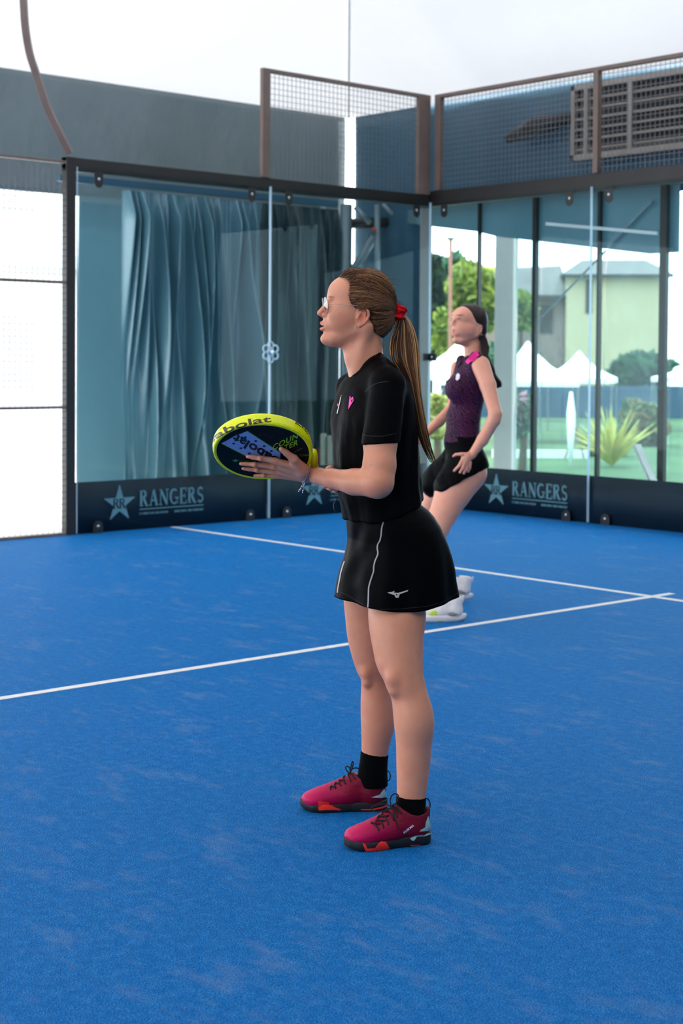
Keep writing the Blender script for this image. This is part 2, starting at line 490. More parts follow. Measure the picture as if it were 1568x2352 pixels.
def serif_word(word, h, gap=0.10):
    """slab-serif capitals as flat prisms; returns list of quads in 2D with total width"""
    quads = []
    x0 = 0.0
    def seg(a, b, w):
        a = np.array(a, float); b = np.array(b, float)
        t = (b-a)/max(np.linalg.norm(b-a), 1e-6); n = np.array([-t[1], t[0]])*w/2
        quads.append([a-n, b-n, b+n, a+n])
    for ch in word:
        w = {'R': 0.84, 'A': 0.88, 'N': 0.94, 'G': 0.92, 'E': 0.72, 'S': 0.66}[ch]
        for e in SERIF[ch]:
            k = e[0]
            if k == 's': seg((x0+e[1], e[2]), (x0+e[1], e[3]), 0.19)
            elif k == 't': seg((x0+e[1], e[2]), (x0+e[1], e[3]), 0.08)
            elif k == 'b':
                y = 0.035 if e[3] < 0.3 else (0.965 if e[3] > 0.9 else e[3])
                seg((x0+e[1], y), (x0+e[2], y), 0.07)
            elif k == 'h': seg((x0+e[1], e[3]), (x0+e[2], e[3]), 0.08)
            elif k == 'd': seg((x0+e[1], e[2]), (x0+e[3], e[4]), 0.19)
            elif k == 'dt': seg((x0+e[1], e[2]), (x0+e[3], e[4]), 0.08)
            elif k in ('arc', 'c'):
                if k == 'arc': cx, cy, rx, ry, a0, a1 = x0+e[1], e[2], e[3], e[4]-0.03, -90, 90
                else: cx, cy, rx, ry, a0, a1 = x0+e[1], e[2], e[3], e[4]-0.05, e[5], e[6]
                pr = None
                for i in range(15):
                    a = math.radians(a0+(a1-a0)*i/14)
                    q = (cx+rx*math.cos(a), cy+ry*math.sin(a))
                    if pr: seg(pr, q, 0.09+0.10*abs(math.cos(a)))
                    pr = q
            elif k == 'S':
                pr = None
                for i in range(23):
                    t = i/22
                    a = math.radians(40+t*230) if t <= 0.5 else math.radians(155-(t-0.5)*2*0)
                    if t <= 0.5:
                        a = math.radians(30+ (t/0.5)*240); q = (x0+0.33+0.23*math.cos(a), 0.73+0.22*math.sin(a))
                    else:
                        a = math.radians(90-((t-0.5)/0.5)*240); q = (x0+0.33+0.25*math.cos(a), 0.27+0.22*math.sin(a))
                    if pr: seg(pr, q, 0.13)
                    pr = q
        x0 += w+gap
    W = x0-gap
    return [[p*h for p in q] for q in quads], W*h
def star_poly(r, rin=0.40):
    pts = []
    for i in range(5):
        a = math.radians(90+72*i)
        c, s = math.cos(a), math.sin(a)
        # ball tip
        tip = np.array([c, s])*r*0.97
        for k in range(-3, 4):
            b = a+math.radians(k*42)
            pts.append(tip+np.array([math.cos(b), math.sin(b)])*r*0.055)
        a2 = a+math.radians(36)
        pts.append(np.array([math.cos(a2), math.sin(a2)])*r*rin*1.02)
    return pts

def banner(axis, a0, a1, label, logo_at=None, mirror=False, h=0.42):
    """printed strip hanging just outside the foot of a glass panel"""
    off = -0.030 if axis == 'y' else 0.030
    t = empty('advertising_banner', (off, (a0+a1)/2, 0) if axis == 'y' else ((a0+a1)/2, off, 0))
    tag(t, label, 'banner')
    L = (a1-a0)/2
    mb = MB()
    n = 40
    vs = []; fs = []
    for i in range(n+1):
        s = -L+2*L*i/n
        for z in (0.0, h*0.5, h):
            b = 0.004*math.sin(s*5)+0.003*math.sin(s*13+z*9)
            vs.append(((b, s, z) if axis == 'y' else (s, -b, z)))
    for i in range(n):
        for j in range(2):
            fs.append((i*3+j, i*3+j+1, i*3+j+4, i*3+j+3))
    o = MB().add(vs, fs).build('banner_sheet', M['navy'], t, smooth=True)
    md = o.modifiers.new('thick', 'SOLIDIFY'); md.thickness = 0.003; md.offset = 0
    if logo_at is not None:
        def F_(p, d):
            s = p[0]
            return (0.010+d, s, p[1]) if axis == 'y' else (s, -0.010-d, p[1])
        cs, cz = logo_at
        lg = MB()
        sp = star_poly(0.150)
        lg.prism([(cs+p[0], cz+p[1]) for p in sp], lambda x, y: F_((x, y), 0), lambda x, y: F_((x, y), 0.001))
        lo = lg.build('star_emblem', M['logo'], t)
        # twin letter marks knocked out of the star
        q2, w2 = serif_word('RR', 0.082, -0.10)
        k = MB()
        for q in q2:
            k.prism([(cs+p[0]-w2/2, cz+p[1]-0.04) for p in q], lambda x, y: F_((x, y), 0.0012), lambda x, y: F_((x, y), 0.002))
        k.build('emblem_letters', M['navy'], lo)
        q, w = serif_word('RANGERS', 0.135)
        sc = 0.66/w
        k = MB()
        for qq in q:
            k.prism([(cs+0.20+p[0]*sc, cz-0.035+p[1]) for p in qq], lambda x, y: F_((x, y), 0), lambda x, y: F_((x, y), 0.0012))
        for zz, hh, x1 in ((-0.062, 0.008, 0.66),):
            k.prism([(cs+0.20, cz+zz), (cs+0.20+x1, cz+zz), (cs+0.20+x1, cz+zz+hh), (cs+0.20, cz+zz+hh)], lambda x, y: F_((x, y), 0), lambda x, y: F_((x, y), 0.0012))
        rng = np.random.default_rng(3)
        x = 0.0
        while x < 0.66:     # tiny line of print, too blurred in the photo to read
            if abs(x-0.32) > 0.03:
                ww = rng.uniform(0.006, 0.016)
                k.prism([(cs+0.20+x, cz-0.104), (cs+0.20+x+ww, cz-0.104), (cs+0.20+x+ww, cz-0.086), (cs+0.20+x, cz-0.086)], lambda x, y: F_((x, y), 0), lambda x, y: F_((x, y), 0.0012))
            x += 0.021
        k.build('lettering', M['logo'], t)
    return t
banner('y', -4.0, -2.0, 'navy banner with star and RANGERS lettering under the left glass', (-1+0.04+0.39, 0.225))
banner('y', -2.0, 0.0, 'navy banner with a star half hidden behind the near player', (-1+0.55, 0.225))
banner('x', 0.03, 2.0, 'navy banner with star and RANGERS lettering behind the far player', (-0.985+0.855, 0.215))
banner('x', 2.0, 4.0, 'plain dark navy banner at the right edge of the photo', None)

# ------------------------------------------------------------------ glass panels
def half_round(axis, s, z, up, parent, oy, w=0.045, mat=None, ln=0.10):
    """rounded glass bracket; flat side on the beam or floor"""
    pts = [(-w, 0)]+[(w*-math.cos(math.pi*i/10), (ln-w)+w*math.sin(math.pi*i/10)) for i in range(11)]+[(w, 0)]
    if not up: pts = [(x, -y) for x, y in reversed(pts)]
    mb = MB()
    if axis == 'y': mb.prism([(x+s-oy, y+z) for x, y in pts], lambda x, y: (0.008, x, y), lambda x, y: (0.016, x, y))
    else: mb.prism([(x+s-oy, y+z) for x, y in reversed(pts)], lambda x, y: (x, -0.008, y), lambda x, y: (x, -0.016, y))
    b = mb.build('bracket', mat or M['steel'], parent, bevel=0.002)
    bolt = MB()
    zc = z+(0.055 if up else -0.055)
    c = (0.018, s-oy, zc) if axis == 'y' else (s-oy, -0.018, zc)
    bolt.ball(c, (0.006, 0.014, 0.014) if axis == 'y' else (0.014, 0.006, 0.014), 10, 6)
    bolt.build('bolt', M['chrome'], b, smooth=True)
    return b
def glass_panel(axis, a0, a1, label, brk=(0.17, 1.83), low=None):
    t = empty('glass_wall', (0, (a0+a1)/2, 0) if axis == 'y' else ((a0+a1)/2, 0, 0))
    tag(t, label, 'glass wall', None)
    L = (a1-a0)/2-0.004
    th = 0.006
    def B(s0, s1, z0, z1, t0=-th, t1=th):
        return MB().box(t0, t1, s0, s1, z0, z1) if axis == 'y' else MB().box(s0, s1, t0, t1, z0, z1)
    # one sheet of glass with its edges, coloured pale for the light they pipe
    vs, fs = [], []
    me = MB()
    if axis == 'y': me.add([(0, -L, 0.01), (0, L, 0.01), (0, L, 2.96), (0, -L, 2.96)], [(0, 1, 2, 3)])
    else: me.add([(-L, 0, 0.01), (L, 0, 0.01), (L, 0, 2.96), (-L, 0, 2.96)], [(0, 1, 2, 3)])
    me.build('pane', M['glass'], t)
    for sgn in (-1, 1):
        B(min(sgn*L, sgn*(L-0.004)), max(sgn*L, sgn*(L-0.004)), 0.01, 2.96).build('glass_edge', M['glass_edge'], t)
    c = (a0+a1)/2
    for s in brk:
        half_round(axis, a0+s, 2.93, False, t, c, 0.042, ln=0.125)
    for s in (low or brk):
        half_round(axis, a0+s, 0.0, True, t, c, 0.048, ln=0.10)
    return t
glass_panel('y', -4.0, -2.0, 'clear glass wall panel beside the tall dark post, curtains behind', (0.20, 1.78))
glass_panel('y', -2.0, 0.0, 'clear glass wall panel of the left wall ending at the corner', (0.20, 1.80))
glass_panel('x', 0.0, 2.0, 'clear glass panel of the back wall behind the far player', (0.20, 1.76))
glass_panel('x', 2.0, 4.0, 'clear glass panel of the back wall at the right edge', (0.20, 1.8))
# round clear clamp with four lobes joining two panes
cl = empty('glass_clamp', (0.012, -2.0, 1.49))
tag(cl, 'clear four-lobed clamp on the joint between the two left glass panels', 'clamp')
mb = MB()
for i in range(6):
    a = math.radians(60*i+30)
    c = Vector((0.0, math.cos(a)*0.062, math.sin(a)*0.062))
    mb.tube([c+Vector((0, 0.031*math.cos(b), 0.031*math.sin(b))) for b in np.linspace(0, 2*math.pi, 15)], 0.008, 6, caps=False)
mb.build('clamp_ring', M['glass_edge'], cl, smooth=True)
MB().ball((0.004, 0, 0), (0.010, 0.030, 0.030)).build('hub', M['chrome'], cl, smooth=True)
hk = empty('glass_clamp', (0.02, -0.02, 1.46))
tag(hk, 'black corner clamp where the two glass walls meet behind the ponytail', 'clamp')
MB().box(-0.012, 0.012, -0.075, 0.0, -0.038, 0.038).box(-0.012, 0.10, -0.010, 0.012, -0.038, 0.038).build('clamp_body', M['black_rubber'], hk, bevel=0.008)
MB().ball((0.045, -0.012, 0), (0.014, 0.006, 0.014)).build('screw', M['chrome'], hk, smooth=True)

# ------------------------------------------------------------------ behind the left glass
def gathered(name, xc, y0, y1, z0, z1, mat, label, seed, amp, freq, parent=None, slant=0.0):
    rng = np.random.default_rng(seed)
    nu, nv = 360, 70
    L = y1-y0
    k = int(freq*L)
    cen = (np.arange(k)+rng.uniform(-0.35, 0.35, k)+0.5)/k*L; wd = rng.uniform(0.012, 0.030, k)
    ph = rng.uniform(0, 6.28, k); am = rng.uniform(0.4, 1.0, k)*amp
    def fn(u, v):
        s = u*L
        d = 0.0
        low = (1-v)
        for c, w, p, a in zip(cen, wd, ph, am):
            cc = c+0.055*math.sin(p+v*2.4)*low+slant*low*(c/L-0.5)
            ww = w*(0.8+1.3*low*low*abs(math.sin(p*2)))
            x = (s-cc)/ww
            if abs(x) < 4: d += a*math.exp(-x*x*0.6)*(0.55+0.45*math.sin(p*3+v*5.0))
        d += 0.02*math.sin(s*3+seed)*low+0.012*math.sin(v*14+s*6+seed)*low*low
        ed = min(1, (1-v)*12)
        return (xc+d*(0.35+0.65*ed), y0+s, z0+(z1-z0)*v)
    vs, fs = grid_sheet(fn, nu, nv)
    o = MB().add(vs, fs).build(name, mat, parent, smooth=True)
    return o
rail = tag(MB().box(-1.13, -1.07, -3.5, -0.25, 2.975, 3.04).build('curtain_rail', M['blue_vinyl'], bevel=0.004), 'pale blue rail above the curtains behind the left glass', 'rail')
tag(gathered('gathered_curtain', -1.12, -2.83, -1.22, 0.03, 2.95, M['teal_fold'], 'x', 5, 0.24, 14, slant=0.10), 'shiny teal curtain gathered in deep folds behind the left glass panel', 'curtain')
tag(gathered('gathered_curtain', -1.12, -1.20, -0.22, 0.03, 2.95, M['teal_dark'], 'x', 9, 0.15, 17), 'curtain in narrow folds left of the near player head, its shade painted dark green', 'curtain')
tag(wall_sheet('vinyl_drape', (-1.85, -2.82), (-1.85, -1.3), 0.02, 2.96, M['teal'], 0.05, 60, 40, 8), 'smooth pale teal drape between the dark post and the folded curtain', 'curtain')
tag(wall_sheet('shade_sheet', (-1.75, -1.35), (-1.75, 0.36), 0.02, 2.96, M['teal_dark'], 0.05, 40, 20, 12), 'added dark sheet standing in for shade behind the pipe work near the tent corner', 'sheet')  # sheet added to make the dim area behind the pipes dark
scb = W3(792, 1085, 16.3)
scf = empty('scaffold_frame', (scb[0], scb[1], -0.03)); tag(scf, 'grey tubular scaffold with slanted braces behind the near player head', 'scaffold')
def px_tube(pts, r, mat='pipe', n=10, name='tube'):
    q = [W3(*p)-np.array([scb[0], scb[1], -0.03]) for p in pts]
    if pts[-1][1] > 1000: q[-1][2] = 0.0
    return MB().tube(q, r, n).build(name, M[mat], scf, smooth=True)
px_tube([(795, 470, 16.3), (792, 1085, 16.3)], 0.062)
px_tube([(866, 470, 16.1), (866, 1085, 16.1)], 0.032)
px_tube([(735, 516, 16.2), (965, 508, 16.9)], 0.055, 'steel')
px_tube([(815, 475, 16.2), (850, 512, 16.2)], 0.03)
px_tube([(880, 470, 16.5), (955, 545, 16.8)], 0.022)
px_tube([(860, 545, 16.2), (800, 640, 16.2)], 0.05)
px_tube([(742, 470, 16.2), (738, 516, 16.2), (695, 590, 16.1)], 0.03)
cpl = MB().ball(W3(858, 527, 16.05)-np.array([scb[0], scb[1], -0.03]), (0.03, 0.03, 0.022)).build('coupler', simple('red_plastic', rgb(170, 40, 36), 0.5), scf, smooth=True); cpl['label'] = 'small red coupler'
# corner column of the tent
cc = np.array([0.0, 0.0])+np.array([-0.71, 0.70])*0.22+np.array([-0.665, -0.747])*0.040
col = MB().box(-0.055, 0.055, -0.055, 0.055, 0.0, 2.92).build('grey_column', M['grey_paint'], bevel=0.006)
col.location = (cc[0], cc[1], 0); col.rotation_euler = (0, 0, YAW)
tag(col, 'flat grey column standing behind the glass corner', 'column')
# stacks of paper cups seen dimly by the racket
def cup_stack(u, v0, v1, d, r, mat, label):
    a = W3(u, v1, d); b = W3(u, v0, d)
    mb = MB()
    n = 9
    prof = []
    for i in range(n):
        z = a[2]+(b[2]-a[2])*i/n
        prof += [(r*1.08, z), (r*0.82, z+(b[2]-a[2])/n*0.95)]
    nn = 14
    vs = [(a[0]+rr*math.cos(2*math.pi*k/nn), a[1]+rr*math.sin(2*math.pi*k/nn), z) for rr, z in prof for k in range(nn)]
    fs = [(i*nn+k, i*nn+(k+1) % nn, (i+1)*nn+(k+1) % nn, (i+1)*nn+k) for i in range(len(prof)-1) for k in range(nn)]
    fs += [tuple(reversed(range(nn))), tuple((len(prof)-1)*nn+k for k in range(nn))]
    return tag(mb.add(vs, fs).build('cup_stack', mat, smooth=False), label, 'cup stack')
cm = simple('cup_cream', rgb(150, 156, 140), 0.6); cr = simple('cup_red', rgb(96, 34, 42), 0.6)
cup_stack(742, 995, 1068, 14.9, 0.030, cm, 'blurred pale stack behind the glass just right of the racket')
cup_stack(757, 1000, 1068, 14.9, 0.028, cm, 'blurred pale stack nearest the shirt front behind the glass')
cup_stack(731, 1030, 1068, 15.0, 0.024, cr, 'dark red stack left of the two pale ones')
cup_stack(749.5, 1030, 1068, 15.02, 0.022, cr, 'dark red stack between the two pale ones')
cup_stack(768, 1028, 1068, 15.0, 0.024, cr, 'dark red stack touching the shirt outline')
stand = W3(750, 1070, 14.95)
tag(MB().box(stand[0]-0.3, stand[0]+0.12, stand[1]-0.22, stand[1]+0.18, 0, stand[2]-0.004).build('low_shelf', M['teal_dark'], bevel=0.01), 'dark low shelf behind the glass carrying the blurred stacks', 'shelf')

# ------------------------------------------------------------------ behind the back glass
# opaque band with a slanting lower edge over the clear windows
vb = MB()
vals = [(-1.0, 2.87), (-0.71, 2.82), (0.0, 2.72), (0.25, 2.66), (2.13, 2.40), (2.45, 2.40)]
vs = []; 
for x, z in vals: vs += [(x, TY-0.02, z), (x, TY-0.02, 3.0)]
vb.add([(x, y-0.038, z) for x, y, z in vs], [(2*i, 2*i+2, 2*i+3, 2*i+1) for i in range(len(vals)-1)])
vo = vb.build('window_valance', M['teal'], smooth=False)
md = vo.modifiers.new('thick', 'SOLIDIFY'); md.thickness = 0.006
tag(vo, 'teal strip with a slanted lower edge above the clear vinyl windows', 'valance')
xs_ = [-0.98, 1.17-0.02, 1.98-0.0, 3.6]
def px_x(u): return on(u, 850, 1, TY)[0]
edges = [px_x(978), px_x(1182), px_x(1243), px_x(1390), px_x(1538), px_x(1538)+1.1]
lab = ['clear vinyl window beside the corner showing parasols', 'narrow clear vinyl strip right of the pale pillar', 'wrinkled clear vinyl window in the middle of the back wall', 'wrinkled clear vinyl window in front of the cream house', 'clear vinyl window at the right edge of the photo']
for i, lb in enumerate(lab):
    x0, x1 = edges[i], edges[i+1]
    def fn(u, v, x0=x0, x1=x1, i=i):
        x = x0+(x1-x0)*u; z = 0.03+2.9*v
        return (x, TY-0.002+0.018*math.sin(x*7+z*2+i)+0.012*math.sin(z*9-x*5), z)
    vs, fs = grid_sheet(fn, 16, 40)
    o = MB().add(vs, fs).build('vinyl_window', M['pvc_clear' if i == 0 else 'pvc'], smooth=True)
    tag(o, lb, 'vinyl window')
for u, w, lb in ((1115, 0.020, 'thin dark upright seen above the far player head'), (1243, 0.045, 'dark upright between vinyl windows left of the lettering'), (1390, 0.028, 'slim dark upright in front of the cream house'), (1538, 0.07, 'wide dark upright near the right edge of the photo')):
    x = px_x(u)
    z0 = 0.0
    steel('window_upright', MB().box(x-w/2, x+w/2, TY-0.13, TY-0.08, z0, 3.0), lb, 'upright', bevel=0.002)
a0 = W3(1142, 1085, 17.3); 
pil = MB().box(-0.105, 0.105, -0.10, 0.10, 0.0, 2.95).build('pale_pillar', M['grey_paint'], bevel=0.006)
pc = W3(1161, 827, 17.3); pil.location = (pc[0], pc[1], 0); pil.rotation_euler = (0, 0, YAW*0.55)
tag(pil, 'broad pale pillar outside the clear vinyl behind the far player', 'pillar')
tag(MB().beam(tuple(on(1500, 460, 1, TY-0.1)), tuple(on(1395, 568, 1, TY-0.1)), 0.02, 0.02).build('brace_cable', M['pipe']), 'slanted pale cable in the upper right vinyl window', 'cable')
tag(MB().beam(tuple(on(1392, 575, 1, TY-0.07)), tuple(on(1243, 728, 1, TY-0.07)), 0.014, 0.014).build('brace_cable', M['pipe']), 'slanted cable between two dark uprights in the middle vinyl window', 'cable')
tag(MB().beam(tuple(on(1255, 514, 1, TY-0.15)), tuple(on(1510, 536, 1, TY-0.15)), 0.03, 0.03).build('strip_lamp', M['white_paint']), 'thin pale horizontal strip high in the vinyl window', 'strip')
tag(MB().beam(tuple(on(1462, 1022, 1, TY-0.17)), (on(1545, 1118, 1, TY-0.30)[0], TY-0.30, 0.012), 0.07, 0.03).build('leaning_board', M['concrete']), 'short pale board leaning at the foot of the right vinyl window', 'board')

# louvred vent in the tent wall, upper right
def vent():
    x0, x1, z0, z1 = 1.27, 3.95, 3.30, 4.0
    y = TY-0.09
    t = empty('louvre_vent', (x0, y, z0)); tag(t, 'beige framed louvred vent high on the tent wall at upper right', 'vent')
    mat = simple('vent_beige', rgb(150, 140, 130), 0.5)
    dk = simple('vent_dark', rgb(30, 26, 24), 0.7)
    W, H = x1-x0, z1-z0
    MB().box(0, W, -0.01, 0.0, 0, H).build('vent_back', dk, t)
    fr = MB().box(0, W, -0.06, -0.01, 0, 0.055).box(0, W, -0.06, -0.01, H-0.05, H).box(0, 0.045, -0.06, -0.01, 0, H).box(W-0.04, W, -0.06, -0.01, 0, H)
    fr.build('frame', mat, t, bevel=0.003)
    for xx in (0.16, 0.67, 1.75):
        MB().box(xx, xx+0.045, -0.065, -0.012, 0.05, H-0.05).build('mullion', mat, t)
    for k in range(6):
        zz = 0.09+k*0.093
        MB().add([(0.04, -0.055, zz), (W-0.04, -0.055, zz), (W-0.04, -0.03, zz+0.022), (0.04, -0.03, zz+0.022), (0.04, -0.052, zz-0.004), (W-0.04, -0.052, zz-0.004), (W-0.04, -0.027, zz+0.018), (0.04, -0.027, zz+0.018)], [(0, 1, 2, 3), (7, 6, 5, 4), (0, 4, 5, 1), (1, 5, 6, 2), (2, 6, 7, 3), (3, 7, 4, 0)]).build('slat', mat, t)
vent()
cb = MB().tube([on(1165, 318, 1, TY-0.12), on(1230, 290, 1, TY-0.2), on(1312, 272, 1, TY-0.12)], [0.05, 0.10, 0.06], 8)
tag(cb.build('folded_tarpaulin', M['black_rubber'], smooth=True), 'dark bundled tarpaulin hanging left of the louvred vent', 'tarpaulin')

# ------------------------------------------------------------------ outside: street side (left) and garden (back)
gd = MB().box(-60, 60, 3.2, 140, -1.06, -1.0).build('ground', simple('garden_ground', rgb(70, 96, 52), 0.9, var=0.2, scale=0.6)); struct(gd)
# cut the near ground slab so the garden lies lower
g.data.clear_geometry()
g.data.from_pydata([(-40, -60, -0.03), (40, -60, -0.03), (40, 3.2, -0.03), (-40, 3.2, -0.03), (-40, 3.2, -1.06), (40, 3.2, -1.06)], [], [(0, 1, 2, 3), (3, 2, 5, 4)])
b = empty('pale_building', (-9.5, 3.5, 0)); tag(b, 'overexposed pale building seen through the mesh at far left', 'building')
MB().box(-4, 0, -14, 0.3, -0.03, 6.2).build('wall', M['white_paint'], b)
wmat = simple('building_window', rgb(196, 200, 206), 0.3)
for yy in (-12.5, -9.5, -6.5, -3.4):
    f = MB().box(0.0, 0.05, yy, yy+1.1, 1.0, 2.1).build('window', wmat, b)
    f = MB().box(0.0, 0.05, yy, yy+1.1, 3.6, 4.7).build('window', wmat, b)
MB().box(0, 0.25, -14, 0.3, 2.75, 2.95).build('ledge', simple('pale_ledge', rgb(214, 220, 228), 0.7), b)

def foliage(name, c, r, n, leaf, cols, label, cat, seed, trunk=None, group=None, shell=0.55):
    rng = np.random.default_rng(seed)
    c = np.array(c, float)
    t = empty(name, (c[0], c[1], trunk[0] if trunk else c[2]-r[2]))
    tag(t, label, cat, group)
    base = np.array(t.location)
    m = N(name+'_leaves')
    geo = m.n('ShaderNodeNewGeometry').outputs['Position']
    nz = m.noise(geo, 1.1, 4, 0.7)
    rnd = m.n('ShaderNodeNewGeometry').outputs['Random Per Island']
    cc = m.ramp(m.math('ADD', m.math('MULTIPLY', nz, 0.6), m.math('MULTIPLY', rnd, 0.4)), [(0.3, cols[0]), (0.52, cols[1]), (0.72, cols[2])])
    p = m.bsdf(Base_Color=cc, Roughness=0.6)
    tl = m.n('ShaderNodeBsdfTranslucent', {'Color': cc}).outputs[0]
    m.surf(m.n('ShaderNodeMixShader', {0: 0.35, 1: p, 2: tl}).outputs[0])
    d = rng.normal(size=(n, 3)); d /= np.linalg.norm(d, axis=1)[:, None]
    rad = (shell+(1-shell)*rng.random(n)**0.5)
    lump = 1+0.22*np.sin(d[:, 0]*5+seed)*np.cos(d[:, 2]*6+seed*2)+0.12*np.sin(d[:, 1]*11+d[:, 2]*9)
    pos = d*rad[:, None]*lump[:, None]*np.array(r)+c-base
    a = rng.normal(size=(n, 3)); a /= np.linalg.norm(a, axis=1)[:, None]
    b_ = np.cross(a, rng.normal(size=(n, 3))); b_ /= np.linalg.norm(b_, axis=1)[:, None]
    s = leaf*(0.6+0.8*rng.random(n))[:, None]
    V = np.stack([pos-a*s, pos+b_*s*0.55, pos+a*s, pos-b_*s*0.55], 1).reshape(-1, 3)
    fs = [(4*i, 4*i+1, 4*i+2, 4*i+3) for i in range(n)]
    me = new_mesh(name, V, fs)
    link('foliage', me, m.m, t)
    if trunk:
        MB().tube([(0, 0, 0), (0.03, 0, (c[2]-base[2])*0.5), (0, 0.02, (c[2]-base[2])*1.1)], [trunk[1], trunk[1]*0.8, trunk[1]*0.4], 8).build('trunk', simple('bark_'+name, rgb(84, 66, 50), 0.9), t)
    return t
def fol(u, v, d, ru, rv, n, leaf, cols, label, cat, seed, name='leafy_tree', trunk=True):
    c = W3(u, v, d); s = d/FPX
    c[2] = max(c[2], -1.0+rv*s*0.98)
    return foliage(name, c, (ru*s, min(ru*s, 1.6), rv*s), n, leaf, cols, label, cat, seed, (-1.0, 0.1) if trunk else None)
DK = (rgb(8, 24, 14), rgb(16, 42, 22), rgb(40, 66, 28))
MG = (rgb(24, 56, 42), rgb(48, 92, 62), rgb(84, 122, 84))
YG = (rgb(62, 88, 24), rgb(122, 138, 48), rgb(178, 182, 84))
fol(990, 725, 60, 20, 128, 1500, 0.32, DK, 'dark narrow cypress just right of the grey column', 'tree', 1, 'cypress')
fol(1035, 660, 70, 42, 62, 1500, 0.45, MG, 'mid green tree behind the yellow bush left of the far player', 'tree', 2)
fol(1080, 690, 63, 50, 78, 2000, 0.38, YG, 'large yellow green tree behind the far player head', 'tree', 3)
fol(1026, 770, 58, 26, 50, 900, 0.3, YG, 'smaller yellow green bush at left of the far player face', 'bush', 4)
fol(1196, 712, 63, 28, 34, 800, 0.34, YG, 'yellow green bush right of the pale pillar', 'bush', 5)
fol(1130, 842, 76, 110, 44, 1600, 0.45, MG, 'long green hedge behind the white parasols', 'hedge', 6, 'garden_hedge', False)
fol(1470, 850, 72, 60, 30, 1200, 0.4, MG, 'green shrubs below the cream house', 'hedge', 7, 'garden_hedge', False)
fol(1003, 955, 30, 22, 48, 700, 0.14, (rgb(90, 100, 40), rgb(180, 180, 90), rgb(230, 225, 160)), 'pale yellow bush by the corner left of the far player', 'bush', 8, 'garden_bush')
PK = (rgb(50, 86, 54), rgb(128, 146, 124), rgb(214, 150, 170))
fol(1200, 955, 34, 22, 46, 800, 0.13, PK, 'pink and white flowering bush right of the far player', 'bush', 9, 'flowering_bush')
fol(1475, 975, 45, 50, 48, 1500, 0.17, (rgb(42, 76, 44), rgb(100, 122, 76), rgb(170, 128, 92)), 'tall flowering hedge at the right behind the vinyl', 'hedge', 10, 'flowering_bush')
fol(1385, 1030, 40, 46, 22, 700, 0.14, YG, 'low yellow green planting in front of the flowering hedge', 'bush', 11, 'garden_bush')
# spiky yellow grass
sp = empty('yucca_plant', tuple(W3(1405, 1067, 36))); tag(sp, 'spiky pale yellow plant in front of the flowering hedge', 'plant')
mb = MB(); rng = np.random.default_rng(4)
for i in range(60):
    a = rng.uniform(0, 6.28); el = rng.uniform(0.5, 1.35); L = rng.uniform(0.9, 1.5)
    d = Vector((math.cos(a)*math.cos(el), math.sin(a)*math.cos(el), math.sin(el)))
    mb.tube([Vector((0, 0, 0)), d*L*0.5+Vector((0, 0, 0.05)), d*L-Vector((0, 0, 0.12*math.cos(el)))], [0.04, 0.034, 0.005], 4)
mb.build('blades', simple('yucca_yellow', rgb(190, 180, 84), 0.6), sp)

# house
hc = W3(1300, 700, 92); 
hb = empty('cream_house', (hc[0], hc[1], -1.0), YAW-0.12); tag(hb, 'cream house with grey tiled roofs beyond the garden', 'house')
hm = simple('house_cream', rgb(196, 176, 140), 0.9); rm = simple('roof_tile', rgb(104, 96, 92), 0.85, var=0.12, scale=2); dkm = simple('eaves_dark', rgb(50, 46, 46), 0.8)
s = 92/FPX
MB().box(0*s, 225*s, 0, 8, 0, (895-602)*s).build('wall', hm, hb)
MB().box(-270*s, 0*s, 1.2, 8, 0, (895-650)*s).build('wall', simple('house_pink', rgb(140, 118, 110), 0.9), hb)
zr = (895-602)*s
MB().add([(-14*s, -0.8, zr), (240*s, -0.8, zr), (240*s, 9, zr), (-14*s, 9, zr), (40*s, 4, zr+44*s), (190*s, 4, zr+44*s)], [(0, 1, 5, 4), (1, 2, 5), (2, 3, 4, 5), (3, 0, 4), (3, 2, 1, 0)]).build('roof', rm, hb)
zl = (895-648)*s
MB().add([(-290*s, 0.2, zl), (10*s, 0.2, zl), (10*s, 9, zl+8*s), (-290*s, 9, zl+8*s), (-200*s, 4.5, zl+70*s), (-10*s, 4.5, zl+78*s)], [(0, 1, 5, 4), (1, 2, 5), (2, 3, 4, 5), (3, 0, 4), (3, 2, 1, 0)]).build('roof', rm, hb)
MB().box(-14*s, 238*s, -0.75, -0.6, zr-7*s, zr-1*s).build('eaves', dkm, hb)
MB().box(-280*s, 8*s, 0.25, 0.4, zl-10*s, zl-1*s).build('eaves', dkm, hb)
MB().box(44*s, 58*s, -0.08, 0.02, (895-690)*s, (895-612)*s).build('window', dkm, hb)
MB().box(-60*s, -30*s, 1.1, 1.22, (895-735)*s, (895-670)*s).build('window', dkm, hb)
lp = W3(1034, 640, 50); lt = W3(1035, 552, 50)
lamp = empty('garden_lamp_post', (lp[0], lp[1], -1.0)); tag(lamp, 'thin brown lamp post with flat pale head above the trees', 'lamp post')
MB().tube([(0, 0, 0), (0, 0, lt[2]+1.0)], 0.055, 8).build('pole', simple('lamp_brown', rgb(150, 96, 80), 0.6), lamp)
MB().tube([(0, 0, lt[2]+1.0), (0, 0, lt[2]+1.08)], [0.08, 0.19], 12).build('lamp_head', M['wire'], lamp)
# far white house part left of pillar is hidden by the trees

